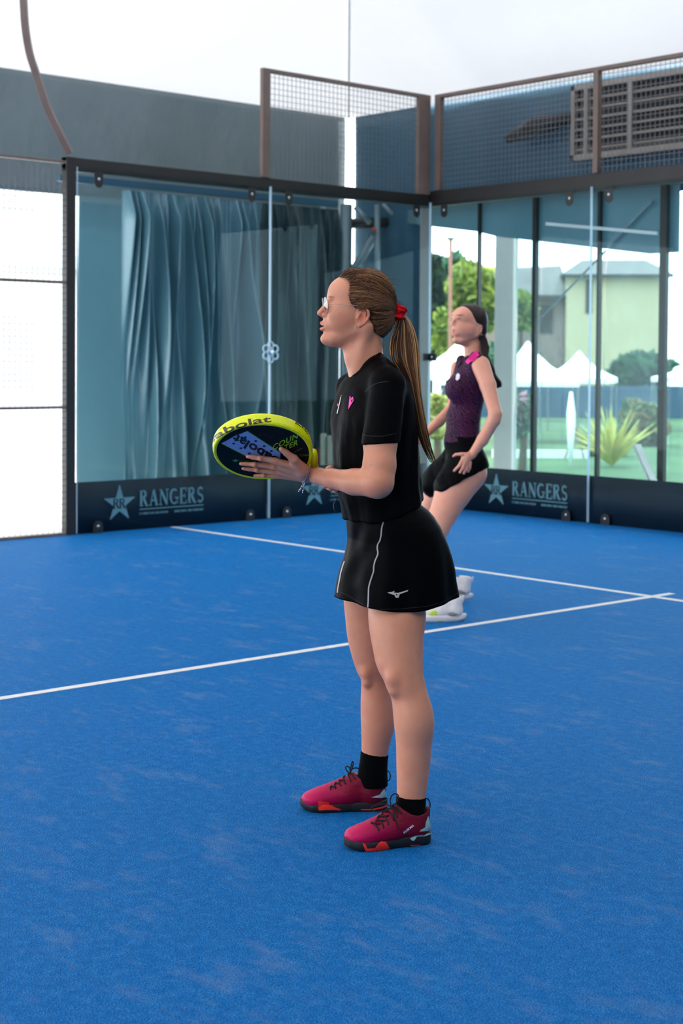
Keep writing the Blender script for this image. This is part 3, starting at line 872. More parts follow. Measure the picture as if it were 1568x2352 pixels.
# white garden canopies
can = simple('canopy_white', rgb(250, 250, 250), 0.7, var=0.01)
def canopy(u, vt, ve, half, d, label, yaw=0.5):
    c = W3(u, vt, d); s = d/FPX; ze = W3(u, ve, d)[2]
    t = empty('garden_canopy', (c[0], c[1], -1.0), yaw); tag(t, label, 'canopy', None)
    h = half*s; top = c[2]+1.0; e = ze+1.0
    ring = []
    vs = []
    N_ = 24
    for k, (f, zf) in enumerate(((1.0, 0.0), (0.72, 0.17), (0.45, 0.38), (0.2, 0.68), (0.02, 1.0))):
        for i in range(N_):
            q = i/N_*4; sd = int(q); fr = q-sd
            cn = [(-1, -1), (1, -1), (1, 1), (-1, 1)]
            a, b2 = cn[sd], cn[(sd+1) % 4]
            x = (a[0]+(b2[0]-a[0])*fr)*h*f; y = (a[1]+(b2[1]-a[1])*fr)*h*f
            vs.append((x, y, e+(top-e)*zf))
    fs = [(k*N_+i, k*N_+(i+1) % N_, (k+1)*N_+(i+1) % N_, (k+1)*N_+i) for k in range(4) for i in range(N_)]
    low = [(x, y, z-0.16) for x, y, z in vs[:N_]]
    b0 = len(vs); vs += low
    fs += [(b0+i, b0+(i+1) % N_, (i+1) % N_, i) for i in range(N_)]
    MB().add(vs, fs).build('canopy_top', can, t)
    for i, j in ((-1, -1), (1, -1), (1, 1), (-1, 1)):
        MB().tube([(i*h*0.97, j*h*0.97, 0), (i*h*0.97, j*h*0.97, e)], 0.03, 6).build('pole', M['wire'], t)
canopy(1050, 788, 858, 118, 41, 'large white canopy behind the far player', 0.7)
canopy(1212, 784, 874, 112, 47, 'white peaked canopy right of the pale pillar', 0.75)
canopy(1330, 806, 868, 82, 53, 'white peaked canopy in the middle of the garden', 0.6)
canopy(1575, 838, 866, 75, 55, 'white canopy cut by the right edge', 0.6)
fence_c = W3(1330, 915, 67)
fb = MB().box(-6, 10, -0.05, 0.05, 0, 1.4).build('garden_fence', simple('fence_blue', rgb(58, 84, 108), 0.8, var=0.1, scale=1)); fb.location = (fence_c[0], fence_c[1], -1.0); fb.rotation_euler = (0, 0, YAW)
tag(fb, 'long blue grey fence under the white canopies', 'fence')
kc = W3(1240, 1047, 39); kb = MB().box(-1.2, 1.2, -0.08, 0.08, 0, 0.2).build('garden_kerb', M['white_paint']); kb.location = (kc[0], kc[1], -1.0); kb.rotation_euler = (0, 0, YAW)
tag(kb, 'low white kerb at the foot of the flowering bush', 'kerb')
ez = empty('wooden_easel', tuple(W3(1322, 1054.5, 38))); tag(ez, 'brown wooden easel standing in the garden', 'easel')
mb = MB()
for a, b2 in (((-0.27, 0, 0), (-0.02, 0, 0.8)), ((0.2, 0, 0), (0.0, 0, 0.8)), ((-0.03, 0.5, 0), (0, 0.0, 0.8))):
    ez_leg = MB().beam(a, b2, 0.04, 0.03).build('leg', simple('easel_wood', rgb(150, 120, 90), 0.7), ez)
ez.rotation_euler = (0, 0, YAW)
cp = W3(1311, 1000, 36); ct = W3(1311, 900, 36)
tag(MB().tube([(cp[0], cp[1], -1.0), tuple(cp), tuple((cp+ct)/2), tuple(ct)], [0.04, 0.08, 0.10, 0.03], 8).build('closed_parasol', can, smooth=True), 'closed white parasol standing behind the easel', 'parasol')
# ------------------------------------------------------------------ implicit surfaces -> mesh
def smin(a, b, k):
    if k <= 0: return np.minimum(a, b)
    h = np.maximum(k-np.abs(a-b), 0)/k
    return np.minimum(a, b)-h*h*k*0.25
def smax(a, b, k):
    return -smin(-a, -b, k)
class Cone:
    """tapered capsule, optionally squashed along one direction"""
    def __init__(s, a, b, ra, rb, flat=None, fs=1.0):
        s.a = np.array(a, float); s.b = np.array(b, float); s.ra = ra; s.rb = rb
        s.flat = None if flat is None else np.array(flat, float)/np.linalg.norm(flat); s.fs = fs
    def box(s, m):
        r = max(s.ra, s.rb)*max(1, 1/s.fs if s.flat is not None else 1)+m
        return np.minimum(s.a, s.b)-r, np.maximum(s.a, s.b)+r
    def d(s, X, Y, Z):
        a = s.a; ab = s.b-s.a
        px, py, pz = X-a[0], Y-a[1], Z-a[2]
        if s.flat is not None:
            n = s.flat; g = s.fs-1
            dt = (px*n[0]+py*n[1]+pz*n[2])*g
            px = px+dt*n[0]; py = py+dt*n[1]; pz = pz+dt*n[2]
            ab = ab+n*(g*ab.dot(n))
        L = max(ab.dot(ab), 1e-12)
        t = np.clip((px*ab[0]+py*ab[1]+pz*ab[2])/L, 0, 1)
        dd = np.sqrt((px-t*ab[0])**2+(py-t*ab[1])**2+(pz-t*ab[2])**2)
        return dd-(s.ra+t*(s.rb-s.ra))
class Ell:
    def __init__(s, c, r, R=None):
        s.c = np.array(c, float); s.r = np.array(r, float); s.R = R
    def box(s, m):
        q = s.r.max() if s.R is not None else s.r
        return s.c-q-m, s.c+q+m
    def d(s, X, Y, Z):
        px, py, pz = X-s.c[0], Y-s.c[1], Z-s.c[2]
        if s.R is not None:
            R = s.R
            px, py, pz = (R[0][0]*px+R[0][1]*py+R[0][2]*pz, R[1][0]*px+R[1][1]*py+R[1][2]*pz, R[2][0]*px+R[2][1]*py+R[2][2]*pz)
        rho = np.sqrt(px*px+py*py+pz*pz)+1e-9
        k = np.sqrt((px/s.r[0])**2+(py/s.r[1])**2+(pz/s.r[2])**2)+1e-9
        return rho*(1-1/k)
class Stack:
    """vertical stack of elliptic sections: rows (z, cx, cy, a, b)"""
    def __init__(s, rows, pw=2.0):
        rows = sorted(rows); s.t = np.array(rows, float); s.pw = pw
        # dense resample with smooth interpolation
        z = s.t[:, 0]; n = 160
        zz = np.linspace(z[0], z[-1], n)
        out = [zz]
        for k in range(1, 5):
            y = s.t[:, k]
            m = np.gradient(y, z) if len(z) > 2 else np.full(len(z), (y[-1]-y[0])/(z[-1]-z[0]))
            i = np.clip(np.searchsorted(z, zz)-1, 0, len(z)-2)
            h = z[i+1]-z[i]; t = (zz-z[i])/h
            out.append((2*t**3-3*t**2+1)*y[i]+(t**3-2*t**2+t)*h*m[i]+(-2*t**3+3*t**2)*y[i+1]+(t**3-t**2)*h*m[i+1])
        s.z = zz; s.k = out[1:]
    def box(s, m):
        lo = np.array([(s.k[0]-s.k[2]).min()-m, (s.k[1]-s.k[3]).min()-m, s.z[0]-m])
        hi = np.array([(s.k[0]+s.k[2]).max()+m, (s.k[1]+s.k[3]).max()+m, s.z[-1]+m])
        return lo, hi
    def d(s, X, Y, Z):
        zc = np.clip(Z, s.z[0], s.z[-1])
        cx, cy, a, b = [np.interp(zc, s.z, q) for q in s.k]
        px, py = X-cx, Y-cy
        rho = np.sqrt(px*px+py*py)+1e-9
        k = (np.abs(px/a)**s.pw+np.abs(py/b)**s.pw)**(1/s.pw)+1e-9
        dr = rho*(1-1/k)
        dz = np.abs(Z-zc)
        return np.where(dz > 0, np.sqrt(np.maximum(dr, 0)**2+dz*dz)+np.minimum(dr, 0)*0, dr)
class Fn:
    def __init__(s, f, lo, hi): s.f = f; s.lo = np.array(lo, float); s.hi = np.array(hi, float)
    def box(s, m): return s.lo-m, s.hi+m
    def d(s, X, Y, Z): return s.f(X, Y, Z)
def field(prims, lo, hi, h):
    """prims: (shape, op, k) with op u / s / i"""
    lo = np.array(lo, float); hi = np.array(hi, float)
    n = np.ceil((hi-lo)/h).astype(int)+1
    F = np.full(n, 0.5, np.float32)
    ax = [lo[i]+h*np.arange(n[i]) for i in range(3)]
    for sh, op, k in prims:
        if op == 'i': sl = (slice(None),)*3
        else:
            bl, bh = sh.box(k+3*h)
            i0 = np.clip(np.floor((bl-lo)/h).astype(int), 0, n); i1 = np.clip(np.ceil((bh-lo)/h).astype(int)+1, 0, n)
            if (i1 <= i0).any(): continue
            sl = tuple(slice(a, b) for a, b in zip(i0, i1))
        X = ax[0][sl[0]][:, None, None]; Y = ax[1][sl[1]][None, :, None]; Z = ax[2][sl[2]][None, None, :]
        d = np.broadcast_to(sh.d(X, Y, Z), F[sl].shape).astype(np.float32)
        if op == 'u': F[sl] = smin(F[sl], d, k)
        elif op == 's': F[sl] = smax(F[sl], -d, k)
        else: F[sl] = smax(F[sl], d, k)
    # close at the box limits
    for i in range(3):
        for e in (0, -1):
            s = [slice(None)]*3; s[i] = e
            F[tuple(s)] = np.maximum(F[tuple(s)], h*0.5)
    return F, lo
def surfnet(F, lo, h, relax=1):
    S = F < 0
    c = [S[i:F.shape[0]-1+i, j:F.shape[1]-1+j, k:F.shape[2]-1+k] for i in (0, 1) for j in (0, 1) for k in (0, 1)]
    al = np.logical_and.reduce(c); an = np.logical_or.reduce(c)
    mask = an & ~al
    I = np.argwhere(mask)
    idx = np.full(mask.shape, -1, np.int64); idx[mask] = np.arange(len(I))
    f = {}
    for i in (0, 1):
        for j in (0, 1):
            for k in (0, 1):
                f[(i, j, k)] = F[I[:, 0]+i, I[:, 1]+j, I[:, 2]+k].astype(float)
    acc = np.zeros((len(I), 3)); cnt = np.zeros(len(I))
    for axis in range(3):
        o = [a for a in range(3) if a != axis]
        for p in (0, 1):
            for q in (0, 1):
                a = [0, 0, 0]; a[o[0]] = p; a[o[1]] = q
                b = list(a); b[axis] = 1
                fa, fb = f[tuple(a)], f[tuple(b)]
                m = (fa < 0) != (fb < 0)
                t = np.where(m, fa/np.where(m, fa-fb, 1), 0)
                pt = np.tile(np.array(a, float), (len(I), 1)); pt[:, axis] = t
                acc[m] += pt[m]; cnt[m] += 1
    V = lo+h*(I+acc/cnt[:, None])
    faces = []
    for axis in range(3):
        o = [(axis+1) % 3, (axis+2) % 3]
        n = F.shape
        sl0 = [slice(1, n[d]-1) for d in range(3)]; sl1 = list(sl0)
        sl0[axis] = slice(0, n[axis]-1); sl1[axis] = slice(1, n[axis])
        s0 = S[tuple(sl0)]; s1 = S[tuple(sl1)]
        E = np.argwhere(s0 != s1)
        inside = s0[tuple(E.T)]
        base = E.copy(); base[:, o[0]] += 1; base[:, o[1]] += 1
        def cell(du, dv):
            c = base.copy(); c[:, o[0]] += du; c[:, o[1]] += dv
            return idx[c[:, 0], c[:, 1], c[:, 2]]
        q = np.stack([cell(-1, -1), cell(0, -1), cell(0, 0), cell(-1, 0)], 1)
        q[~inside] = q[~inside][:, ::-1]
        faces.append(q)
    Q = np.concatenate(faces)
    for _ in range(relax):
        s = np.zeros_like(V); c = np.zeros(len(V))
        for a, b in ((0, 1), (1, 2), (2, 3), (3, 0)):
            np.add.at(s, Q[:, a], V[Q[:, b]]); np.add.at(c, Q[:, a], 1)
            np.add.at(s, Q[:, b], V[Q[:, a]]); np.add.at(c, Q[:, b], 1)
        V = V*0.45+0.55*s/c[:, None]
    return V, Q
def vnormals(V, Q):
    n = np.cross(V[Q[:, 2]]-V[Q[:, 0]], V[Q[:, 3]]-V[Q[:, 1]])
    N_ = np.zeros_like(V)
    for k in range(4): np.add.at(N_, Q[:, k], n)
    return N_/(np.linalg.norm(N_, axis=1)[:, None]+1e-12)
def fast_mesh(name, V, Q, col=None, smooth=True):
    me = bpy.data.meshes.new(name)
    me.vertices.add(len(V)); me.vertices.foreach_set('co', np.asarray(V, np.float32).ravel())
    k = Q.shape[1]
    me.loops.add(len(Q)*k); me.loops.foreach_set('vertex_index', Q.astype(np.int32).ravel())
    me.polygons.add(len(Q)); me.polygons.foreach_set('loop_start', np.arange(0, len(Q)*k, k, dtype=np.int32))
    try: me.polygons.foreach_set('loop_total', np.full(len(Q), k, np.int32))
    except Exception: pass
    me.update(calc_edges=True)
    if smooth: me.polygons.foreach_set('use_smooth', np.ones(len(Q), bool))
    if col is not None:
        at = me.color_attributes.new('tone', 'FLOAT_COLOR', 'POINT')
        c4 = np.ones((len(V), 4), np.float32); c4[:, :3] = col
        at.data.foreach_set('color', c4.ravel())
    me.validate()
    return me
# ---- value noise in numpy
_P = np.random.default_rng(5).random(4096)
def _h(i, j, k): return _P[(i*73856093 ^ j*19349663 ^ k*83492791) & 4095]
def vnoise(p):
    i = np.floor(p).astype(np.int64); f = p-i; f = f*f*(3-2*f)
    r = 0
    for a in (0, 1):
        for b in (0, 1):
            for c in (0, 1):
                w = (f[:, 0] if a else 1-f[:, 0])*(f[:, 1] if b else 1-f[:, 1])*(f[:, 2] if c else 1-f[:, 2])
                r = r+w*_h(i[:, 0]+a, i[:, 1]+b, i[:, 2]+c)
    return r
def fbm(p, o=3):
    s = 0; a = 1; t = 0
    for _ in range(o):
        s = s+a*vnoise(p); t += a; a *= 0.5; p = p*2.03+7.1
    return s/t-0.5

# ------------------------------------------------------------------ figure frames
class Fig:
    """figure frame: x = to the photo's right, y = away from the camera, z = up, origin on the floor"""
    def __init__(s, u0, d0):
        p = W3(u0, 1400, d0); s.O = np.array([p[0], p[1], 0.0]); s.u0 = u0; s.d0 = d0
        s.R = np.array([[math.cos(YAW), math.sin(YAW), 0], [-math.sin(YAW), math.cos(YAW), 0], [0, 0, 1]])
    def p(s, u, v, d=None):
        return s.R @ (W3(u, v, s.d0 if d is None else d)-s.O)
    def world(s, q): return s.R.T @ np.array(q)+s.O
class Fr:
    """sub frame of a figure turned by alpha about the vertical at (u0, d0)"""
    def __init__(s, fig, u0, d0, alpha):
        s.fig = fig; s.d0 = d0; s.s = d0/FPX; s.u0 = u0
        s.c0 = fig.p(u0, 900, d0); s.c0[2] = 0
        a = math.radians(alpha); s.M = np.array([[math.cos(a), -math.sin(a), 0], [math.sin(a), math.cos(a), 0], [0, 0, 1]])
    def p(s, u, v, w=0.0):
        q = s.fig.p(u, v, s.d0)
        return np.array([q[0]-s.c0[0], w*s.s, q[2]])
    def out(s, V): return V @ s.M.T + s.c0
    def into(s, q): return (np.array(q)-s.c0) @ s.M
    def px(s, n): return n*s.s

def m_skin(name, base, warm, rough=0.42):
    m = N(name)
    co = m.coord()
    at = m.n('ShaderNodeAttribute', attribute_name='tone').outputs['Color']
    n1 = m.noise(co, 26, 4, 0.6)
    n2 = m.noise(co, 420, 2, 0.6)
    c = m.mix(m.math('MULTIPLY', m.ramp(n1, [(0.35, (0, 0, 0, 1)), (0.7, (1, 1, 1, 1))]), 0.35), base, warm)
    c = m.mix(1.0, c, at, 'MULTIPLY')
    m.surf(m.bsdf(Base_Color=c, Roughness=rough, Specular_IOR_Level=0.38, Subsurface_Weight=0.18, Subsurface_Radius=(0.012, 0.004, 0.002), Subsurface_Scale=1.0, Normal=m.bump(n2, 0.10, 0.0006)))
    return m.m
# ================================================================== near player
from mathutils.bvhtree import BVHTree
skin = m_skin('skin', rgb(226, 154, 120), rgb(214, 128, 94))
def m_cloth(name, c, rough=0.75, sheen=0.25, fold=0.0, spec=0.25, bump=0.25):
    m = N(name); co = m.coord()
    weave = m.noise(co, 900, 2, 0.5)
    soft = m.noise(m.mapping(co, (1, 1, 0.45)), 14, 3, 0.55)
    h = m.math('ADD', m.math('MULTIPLY', weave, 0.15), m.math('MULTIPLY', soft, 2.0))
    m.surf(m.bsdf(Base_Color=c, Roughness=rough, Specular_IOR_Level=spec*0.16, Sheen_Weight=sheen, Sheen_Roughness=0.4, Normal=m.bump(h, bump, 0.004)))
    return m.m
M['shirt'] = m_cloth('black_jersey', rgb(6, 5, 6), 0.55, 0.0)
M['skirt'] = m_cloth('black_skirt_cloth', rgb(5, 5, 6), 0.5, 0.0)
M['sock'] = m_cloth('black_sock_knit', rgb(9, 9, 11), 0.9, 0.05)
def m_hair(name, tint=(1, 1, 1, 1)):
    m = N(name)
    at = m.n('ShaderNodeAttribute', attribute_name='tone').outputs['Color']
    m.surf(m.bsdf(Base_Color=m.mix(1.0, at, tint, 'MULTIPLY'), Roughness=0.40, Specular_IOR_Level=0.28))
    return m.m
M['hair'] = m_hair('brown_hair')

F1 = Fig(885, 4.70)
root1 = empty('person', tuple(F1.O), YAW)
tag(root1, 'woman in black shirt and skirt with ponytail standing side on, holding a yellow racket', 'person')
HF = Fr(F1, 828, 4.70, 8)
TF = Fr(F1, 868, 4.70, 22)

def poly_sdf(poly):
    """signed distance (neg inside) to a closed 2D polygon, vectorised"""
    P0 = np.array(poly, float); P1 = np.roll(P0, -1, 0)
    def f(x, z):
        d = np.full(np.broadcast(x, z).shape, 1e9); ins = np.zeros(d.shape, bool)
        for a, b in zip(P0, P1):
            e = b-a; wx = x-a[0]; wz = z-a[1]
            t = np.clip((wx*e[0]+wz*e[1])/(e@e+1e-12), 0, 1)
            d = np.minimum(d, (wx-t*e[0])**2+(wz-t*e[1])**2)
            c = ((a[1] > z) != (b[1] > z)) & (x < (b[0]-a[0])*(z-a[1])/((b[1]-a[1]) if abs(b[1]-a[1]) > 1e-9 else 1e-9)+a[0])
            ins ^= c
        d = np.sqrt(d)
        return np.where(ins, -d, d)
    return f

# ---------------------------------------------------------------- head and neck
s1 = HF.s
def hc(a, b, ra, rb, **k): return Cone(HF.p(*a), HF.p(*b), ra*s1, rb*s1, **k)
def he(c, r, R=None): return Ell(HF.p(*c), np.array([r[0], r[2], r[1]])*s1, R)   # r given as (u, v, w)
def rotz(a):
    a = math.radians(a); return np.array([[math.cos(a), math.sin(a), 0], [-math.sin(a), math.cos(a), 0], [0, 0, 1]])
head = [
    (he((828, 693, 0), (72, 68, 56)), 'u', 0),
    (he((796, 674, 0), (44, 39, 45)), 'u', 0.012),
    (he((802, 730, 0), (52, 50, 45)), 'u', 0.015),
    (he((779, 744, 0), (36, 30, 36)), 'u', 0.015),
    (hc((830, 752, -36), (764, 776, -11), 17, 15), 'u', 0.016),
    (hc((830, 752, 36), (764, 776, 11), 17, 15), 'u', 0.016),
    (he((752, 778.5, 0), (17, 14.5, 17)), 'u', 0.010),
    (hc((768, 776, 0), (815, 778, 0), 19, 32), 'u', 0.018),
    (he((787, 726, -25), (33, 36, 23)), 'u', 0.016), (he((787, 726, 25), (33, 36, 23)), 'u', 0.016),
    (he((757, 748, 0), (19.5, 19, 21)), 'u', 0.010),
    (hc((760, 684, -17), (760, 684, 17), 7.2, 7.2), 'u', 0.012),
    (he((770, 722, -27), (20, 15, 15)), 'u', 0.014),
    (he((770, 722, 27), (20, 15, 15)), 'u', 0.014),
    # neck
    (hc((836, 770, 0), (834, 815, 0), 42, 41, flat=(0, 1, 0), fs=1.10), 'u', 0.020),
    (hc((834, 815, 0), (856, 900, 0), 41, 50, flat=(0, 1, 0), fs=1.06), 'u', 0.020),
    (hc((838, 752, -44), (812, 868, -16), 9, 7), 'u', 0.020),
    # eye sockets
    (he((743, 706, -22), (9.0, 8.5, 11)), 's', 0.007),
    (he((743, 706, 22), (9.0, 8.5, 11)), 's', 0.007),
    # nose
    (hc((757, 690, 0), (739, 714, 0), 5.5, 6.5), 'u', 0.008),
    (he((735.5, 719.5, 0), (8.2, 7.2, 7.6)), 'u', 0.006),
    (he((745.5, 725, -7.5), (7.4, 6.0, 4.8)), 'u', 0.004),
    (he((745.5, 725, 7.5), (7.4, 6.0, 4.8)), 'u', 0.004),
    (hc((738, 724, 0), (748, 731, 0), 4, 5), 'u', 0.004),
    (hc((740.0, 730.0, -5.2), (744.5, 724.5, -5.2), 2.0, 1.2), 's', 0.0015),
    (hc((740.0, 730.0, 5.2), (744.5, 724.5, 5.2), 2.0, 1.2), 's', 0.0015),
    # lips
    (hc((737.9, 742.4, 0), (741.3, 744.8, -8), 3.4, 3.0), 'u', 0.004),
    (hc((741.3, 744.8, -8), (750.0, 749.2, -15.5), 3.0, 2.0), 'u', 0.004),
    (hc((737.9, 742.4, 0), (741.3, 744.8, 8), 3.4, 3.0), 'u', 0.004),
    (hc((741.3, 744.8, 8), (750.0, 749.2, 15.5), 3.0, 2.0), 'u', 0.004),
    (hc((737.6, 756.3, 0), (740.6, 755.2, -8), 3.7, 3.4), 'u', 0.004),
    (hc((740.6, 755.2, -8), (750.0, 750.8, -15), 3.4, 2.0), 'u', 0.004),
    (hc((737.6, 756.3, 0), (740.6, 755.2, 8), 3.7, 3.4), 'u', 0.004),
    (hc((740.6, 755.2, 8), (750.0, 750.8, 15), 3.4, 2.0), 'u', 0.004),
    (he((741.5, 750.2, 0), (12.5, 2.3, 13.5)), 's', 0.002),
    (he((728, 763.8, 0), (9.5, 4.0, 16)), 's', 0.007),
    # ear
    (he((823, 729, -47), (13, 21, 7), None), 'u', 0.006),
    (he((823, 729, 47), (13, 21, 7), None), 'u', 0.006),
]
def eye_shell(w):
    # lids around the eyeball with an open slit
    return [(he((757.5, 708.5, w), (8.8, 8.6, 9.4)), 'u', 0.003),
            (he((749.5, 709.3, w), (4.6, 2.5, 8.2)), 's', 0.0012)]
head += eye_shell(-21)+eye_shell(21)
ear_pts = [(812.5, 722, -50), (816, 713.0, -53), (823.5, 708.0, -56), (831.5, 709.5, -58), (836.6, 717.5, -58.5), (837.4, 727, -58), (834.5, 735.5, -56.5), (828.5, 743.0, -55), (822.5, 748.0, -53.5)]
for sg in (1, -1):
    pp = [(a, b, c*sg) for a, b, c in ear_pts]
    head.append((he((824, 729, -53*sg), (11, 17, 4)), 'u', 0.004))
    head.append((he((821.5, 731, -57.5*sg), (6.2, 9.5, 6.0)), 's', 0.003))
    head.append((he((825, 717, -58*sg), (5.0, 5.0, 4.2)), 's', 0.002))
    for a, b in zip(pp[:-1], pp[1:]): head.append((hc(a, b, 2.9, 2.9), 'u', 0.0016))
    head.append((hc((831, 719, -55*sg), (830, 733, -55*sg), 2.0, 2.2), 'u', 0.002))
    head.append((hc((830, 733, -55*sg), (823, 741, -54*sg), 2.2, 2.0), 'u', 0.002))
    head.append((he((817.5, 748.5, -52.5*sg), (4.8, 5.4, 3.2)), 'u', 0.002))
    head.append((he((812.5, 732.5, -52.5*sg), (3.0, 4.5, 3.6)), 'u', 0.002))
lo = np.array([HF.p(716, 700)[0], -0.095, HF.p(828, 898)[2]]); hi = np.array([HF.p(912, 700)[0], 0.095, HF.p(828, 614)[2]])
Fd, l0 = field(head, lo, hi, 0.0017)
hV, hQ = surfnet(Fd, l0, 0.0017, 1)
hpx = (hV[:, 0]-HF.p(0, 700)[0])/s1          # photo-like u of each vertex in the head's own side plane
def uv_of(V, fr=HF):
    """side-plane pixel coordinates of points in a sub frame"""
    z0 = fr.p(fr.u0, 1000)[2]; z1 = fr.p(fr.u0, 1001)[2]
    v = 1000+(V[:, 2]-z0)/(z1-z0)
    x0 = np.array([fr.p(fr.u0, q)[0] for q in (600, 1400)])
    xo = x0[0]+(v-600)/800*(x0[1]-x0[0])
    return fr.u0+(V[:, 0]-xo)/fr.s, v, V[:, 1]/fr.s
hu, hv, hw = uv_of(hV)
def blob(u, v, w, c, r, soft=1.0):
    q = ((u-c[0])/r[0])**2+((v-c[1])/r[1])**2+((np.abs(w)-c[2])/r[2])**2
    return np.exp(-q*soft)
tone = np.ones((len(hV), 3))
def tint(t, k, c):
    k = np.clip(k, 0, 1)[:, None]; return t*(1-k)+t*np.array(c)*k
tone = tint(tone, 0.45*blob(hu, hv, hw, (786, 738, 38), (30, 22, 24)), (1.0, 0.82, 0.78))      # flushed cheek
tone = tint(tone, 0.8*blob(hu, hv, hw, (826, 728, 56), (14, 22, 7)), (1.0, 0.66, 0.58))          # ear
tone = tint(tone, 0.35*blob(hu, hv, hw, (735, 721, 0), (9, 9, 10)), (1.0, 0.72, 0.66))           # nose tip
lipk = 1.5*np.maximum(blob(hu, hv, hw, (737.5, 742.8, 0), (6.5, 4.0, 13), 1.6), blob(hu, hv, hw, (737.5, 756, 0), (6.5, 4.6, 12), 1.6))
tone = tint(tone, lipk, (0.86, 0.47, 0.46))
tone = tint(tone, 1.2*blob(hu, hv, hw, (743.5, 750.2, 0), (8, 1.8, 12), 2), (0.25, 0.12, 0.12))    # inside the mouth
brow = np.exp(-((hv-(684.0+0.06*(np.abs(hw)-22)))/1.7)**2)*np.exp(-((np.abs(hw)-21)/12.0)**4)*np.clip((766-hu)/6, 0, 1)
tone = tint(tone, 0.95*brow, (0.50, 0.38, 0.33))
scalp = blob(hu, hv, hw, (0, 0, 0), (1, 1, 1))*0
tone = tint(tone, 0.5*np.exp(-((hu-796)/9)**2)*(hv < 700)*(hv > 640), (0.72, 0.60, 0.52))
tone = tint(tone, (np.exp(-((hv-711.5)/1.3)**2)+np.exp(-((hv-706.2)/1.4)**2))*np.exp(-((np.abs(hw)-21)/8.0)**4)*(hu < 757)*0.8, (0.35, 0.25, 0.22))
parts_V = [HF.out(hV)]; parts_Q = [hQ]; parts_T = [tone]

# ---------------------------------------------------------------- legs
def stack_rows(fig, rows, dfn, ratio, du=0.0):
    out = []
    for v, L, R in rows:
        d = dfn(v); q = fig.p((L+R)/2, v, d); a = (R-L)/2*d/FPX
        out.append((q[2], q[0], q[1], a, a*ratio(v)))
    return out
near = [(1376, 847, 976), (1411, 845, 978), (1460, 850, 973.5), (1497, 857, 971), (1525, 863, 971), (1545, 871, 972), (1562, 880, 975), (1580, 887, 979), (1601, 897, 984), (1633, 902, 991), (1670, 906, 994), (1707, 909, 991.5), (1760, 910, 987), (1800, 911, 982), (1832, 911, 977), (1860, 912, 975)]
far = [(1335, 792, 905), (1369, 789, 907), (1424, 793, 900), (1473, 799, 894), (1515, 810, 889), (1544, 820, 887), (1560, 828, 888), (1579, 829, 893), (1609, 828, 900), (1640, 828, 905), (1670, 829, 904), (1695, 830, 899), (1720, 830, 893), (1745, 828, 889), (1768, 826, 888)]
dn = lambda v: np.interp(v, [1340, 1560, 1900], [4.668, 4.600, 4.588])
df = lambda v: np.interp(v, [1290, 1560, 1830], [4.82, 4.875, 4.936])
rt = lambda v: np.interp(v, [1345, 1411, 1560, 1680, 1840], [0.84, 0.93, 0.98, 1.06, 0.80])
def sp(u, v, d, du, dv, dd):    # small ellipsoid in the figure frame from pixels
    s = d/FPX; return Ell(F1.p(u, v, d), (du*s, dd*s, dv*s))
for rows, dfn, kx in ((near, dn, 0), (far, df, 1)):
    pr = [(Stack(stack_rows(F1, rows, dfn, rt)), 'u', 0)]
    if kx == 0:
        pr += [(sp(901, 1560, 4.556, 13, 17, 12), 'u', 0.024), (sp(904, 1588, 4.562, 10, 9, 12), 'u', 0.020), (sp(888, 1548, 4.515, 10, 9, 12), 's', 0.02),
               (sp(960, 1560, 4.53, 6, 40, 8), 's', 0.02), (sp(955, 1655, 4.575, 26, 50, 22), 'u', 0.05)]
    else:
        pr += [(sp(840, 1545, 4.835, 11, 15, 12), 'u', 0.022), (sp(842, 1569, 4.84, 9, 8, 10), 'u', 0.018), (sp(842, 1523, 4.79, 9, 8, 10), 's', 0.018), (sp(876, 1650, 4.89, 22, 44, 20), 'u', 0.03)]
    bx = pr[0][0].box(0.03)
    Fd, l0 = field(pr, bx[0], bx[1], 0.0034)
    V, Q = surfnet(Fd, l0, 0.0034, 2)
    t = np.ones((len(V), 3))
    kn = F1.p(898, 1572, 4.56) if kx == 0 else F1.p(838, 1556, 4.84)
    r2 = (((V-kn)/np.array([0.055, 0.05, 0.055]))**2).sum(1)
    t = tint(t, 0.40*np.exp(-r2), (0.90, 0.70, 0.62))
    nz = fbm(V*18, 3)
    t = tint(t, np.clip(nz*1.2, 0, 0.35), (0.92, 0.78, 0.74))
    parts_V.append(V); parts_Q.append(Q); parts_T.append(t)

# ---------------------------------------------------------------- racket plane (used by the hands)
RC = F1.p(603, 1027, 4.575)
RN = np.array([0.06, -0.62, -0.785]); RN /= np.linalg.norm(RN)       # face turned to the camera and down
ax1 = np.array([1.0, 0, 0]); ax1 -= RN*ax1.dot(RN); ax1 /= np.linalg.norm(ax1)
ax2 = np.cross(RN, ax1); 
if ax2[2] > 0: ax2 = -ax2
PHI = math.radians(44)
RL = ax1*math.cos(PHI)+ax2*math.sin(PHI)      # towards the handle
RW = np.cross(RN, RL)
def onplane(u, v, off):
    a = F1.p(u, v, 4.5); b = F1.p(u, v, 4.9)
    fa = (a-RC)@RN-off; fb = (b-RC)@RN-off
    return a+(b-a)*(fa/(fa-fb))
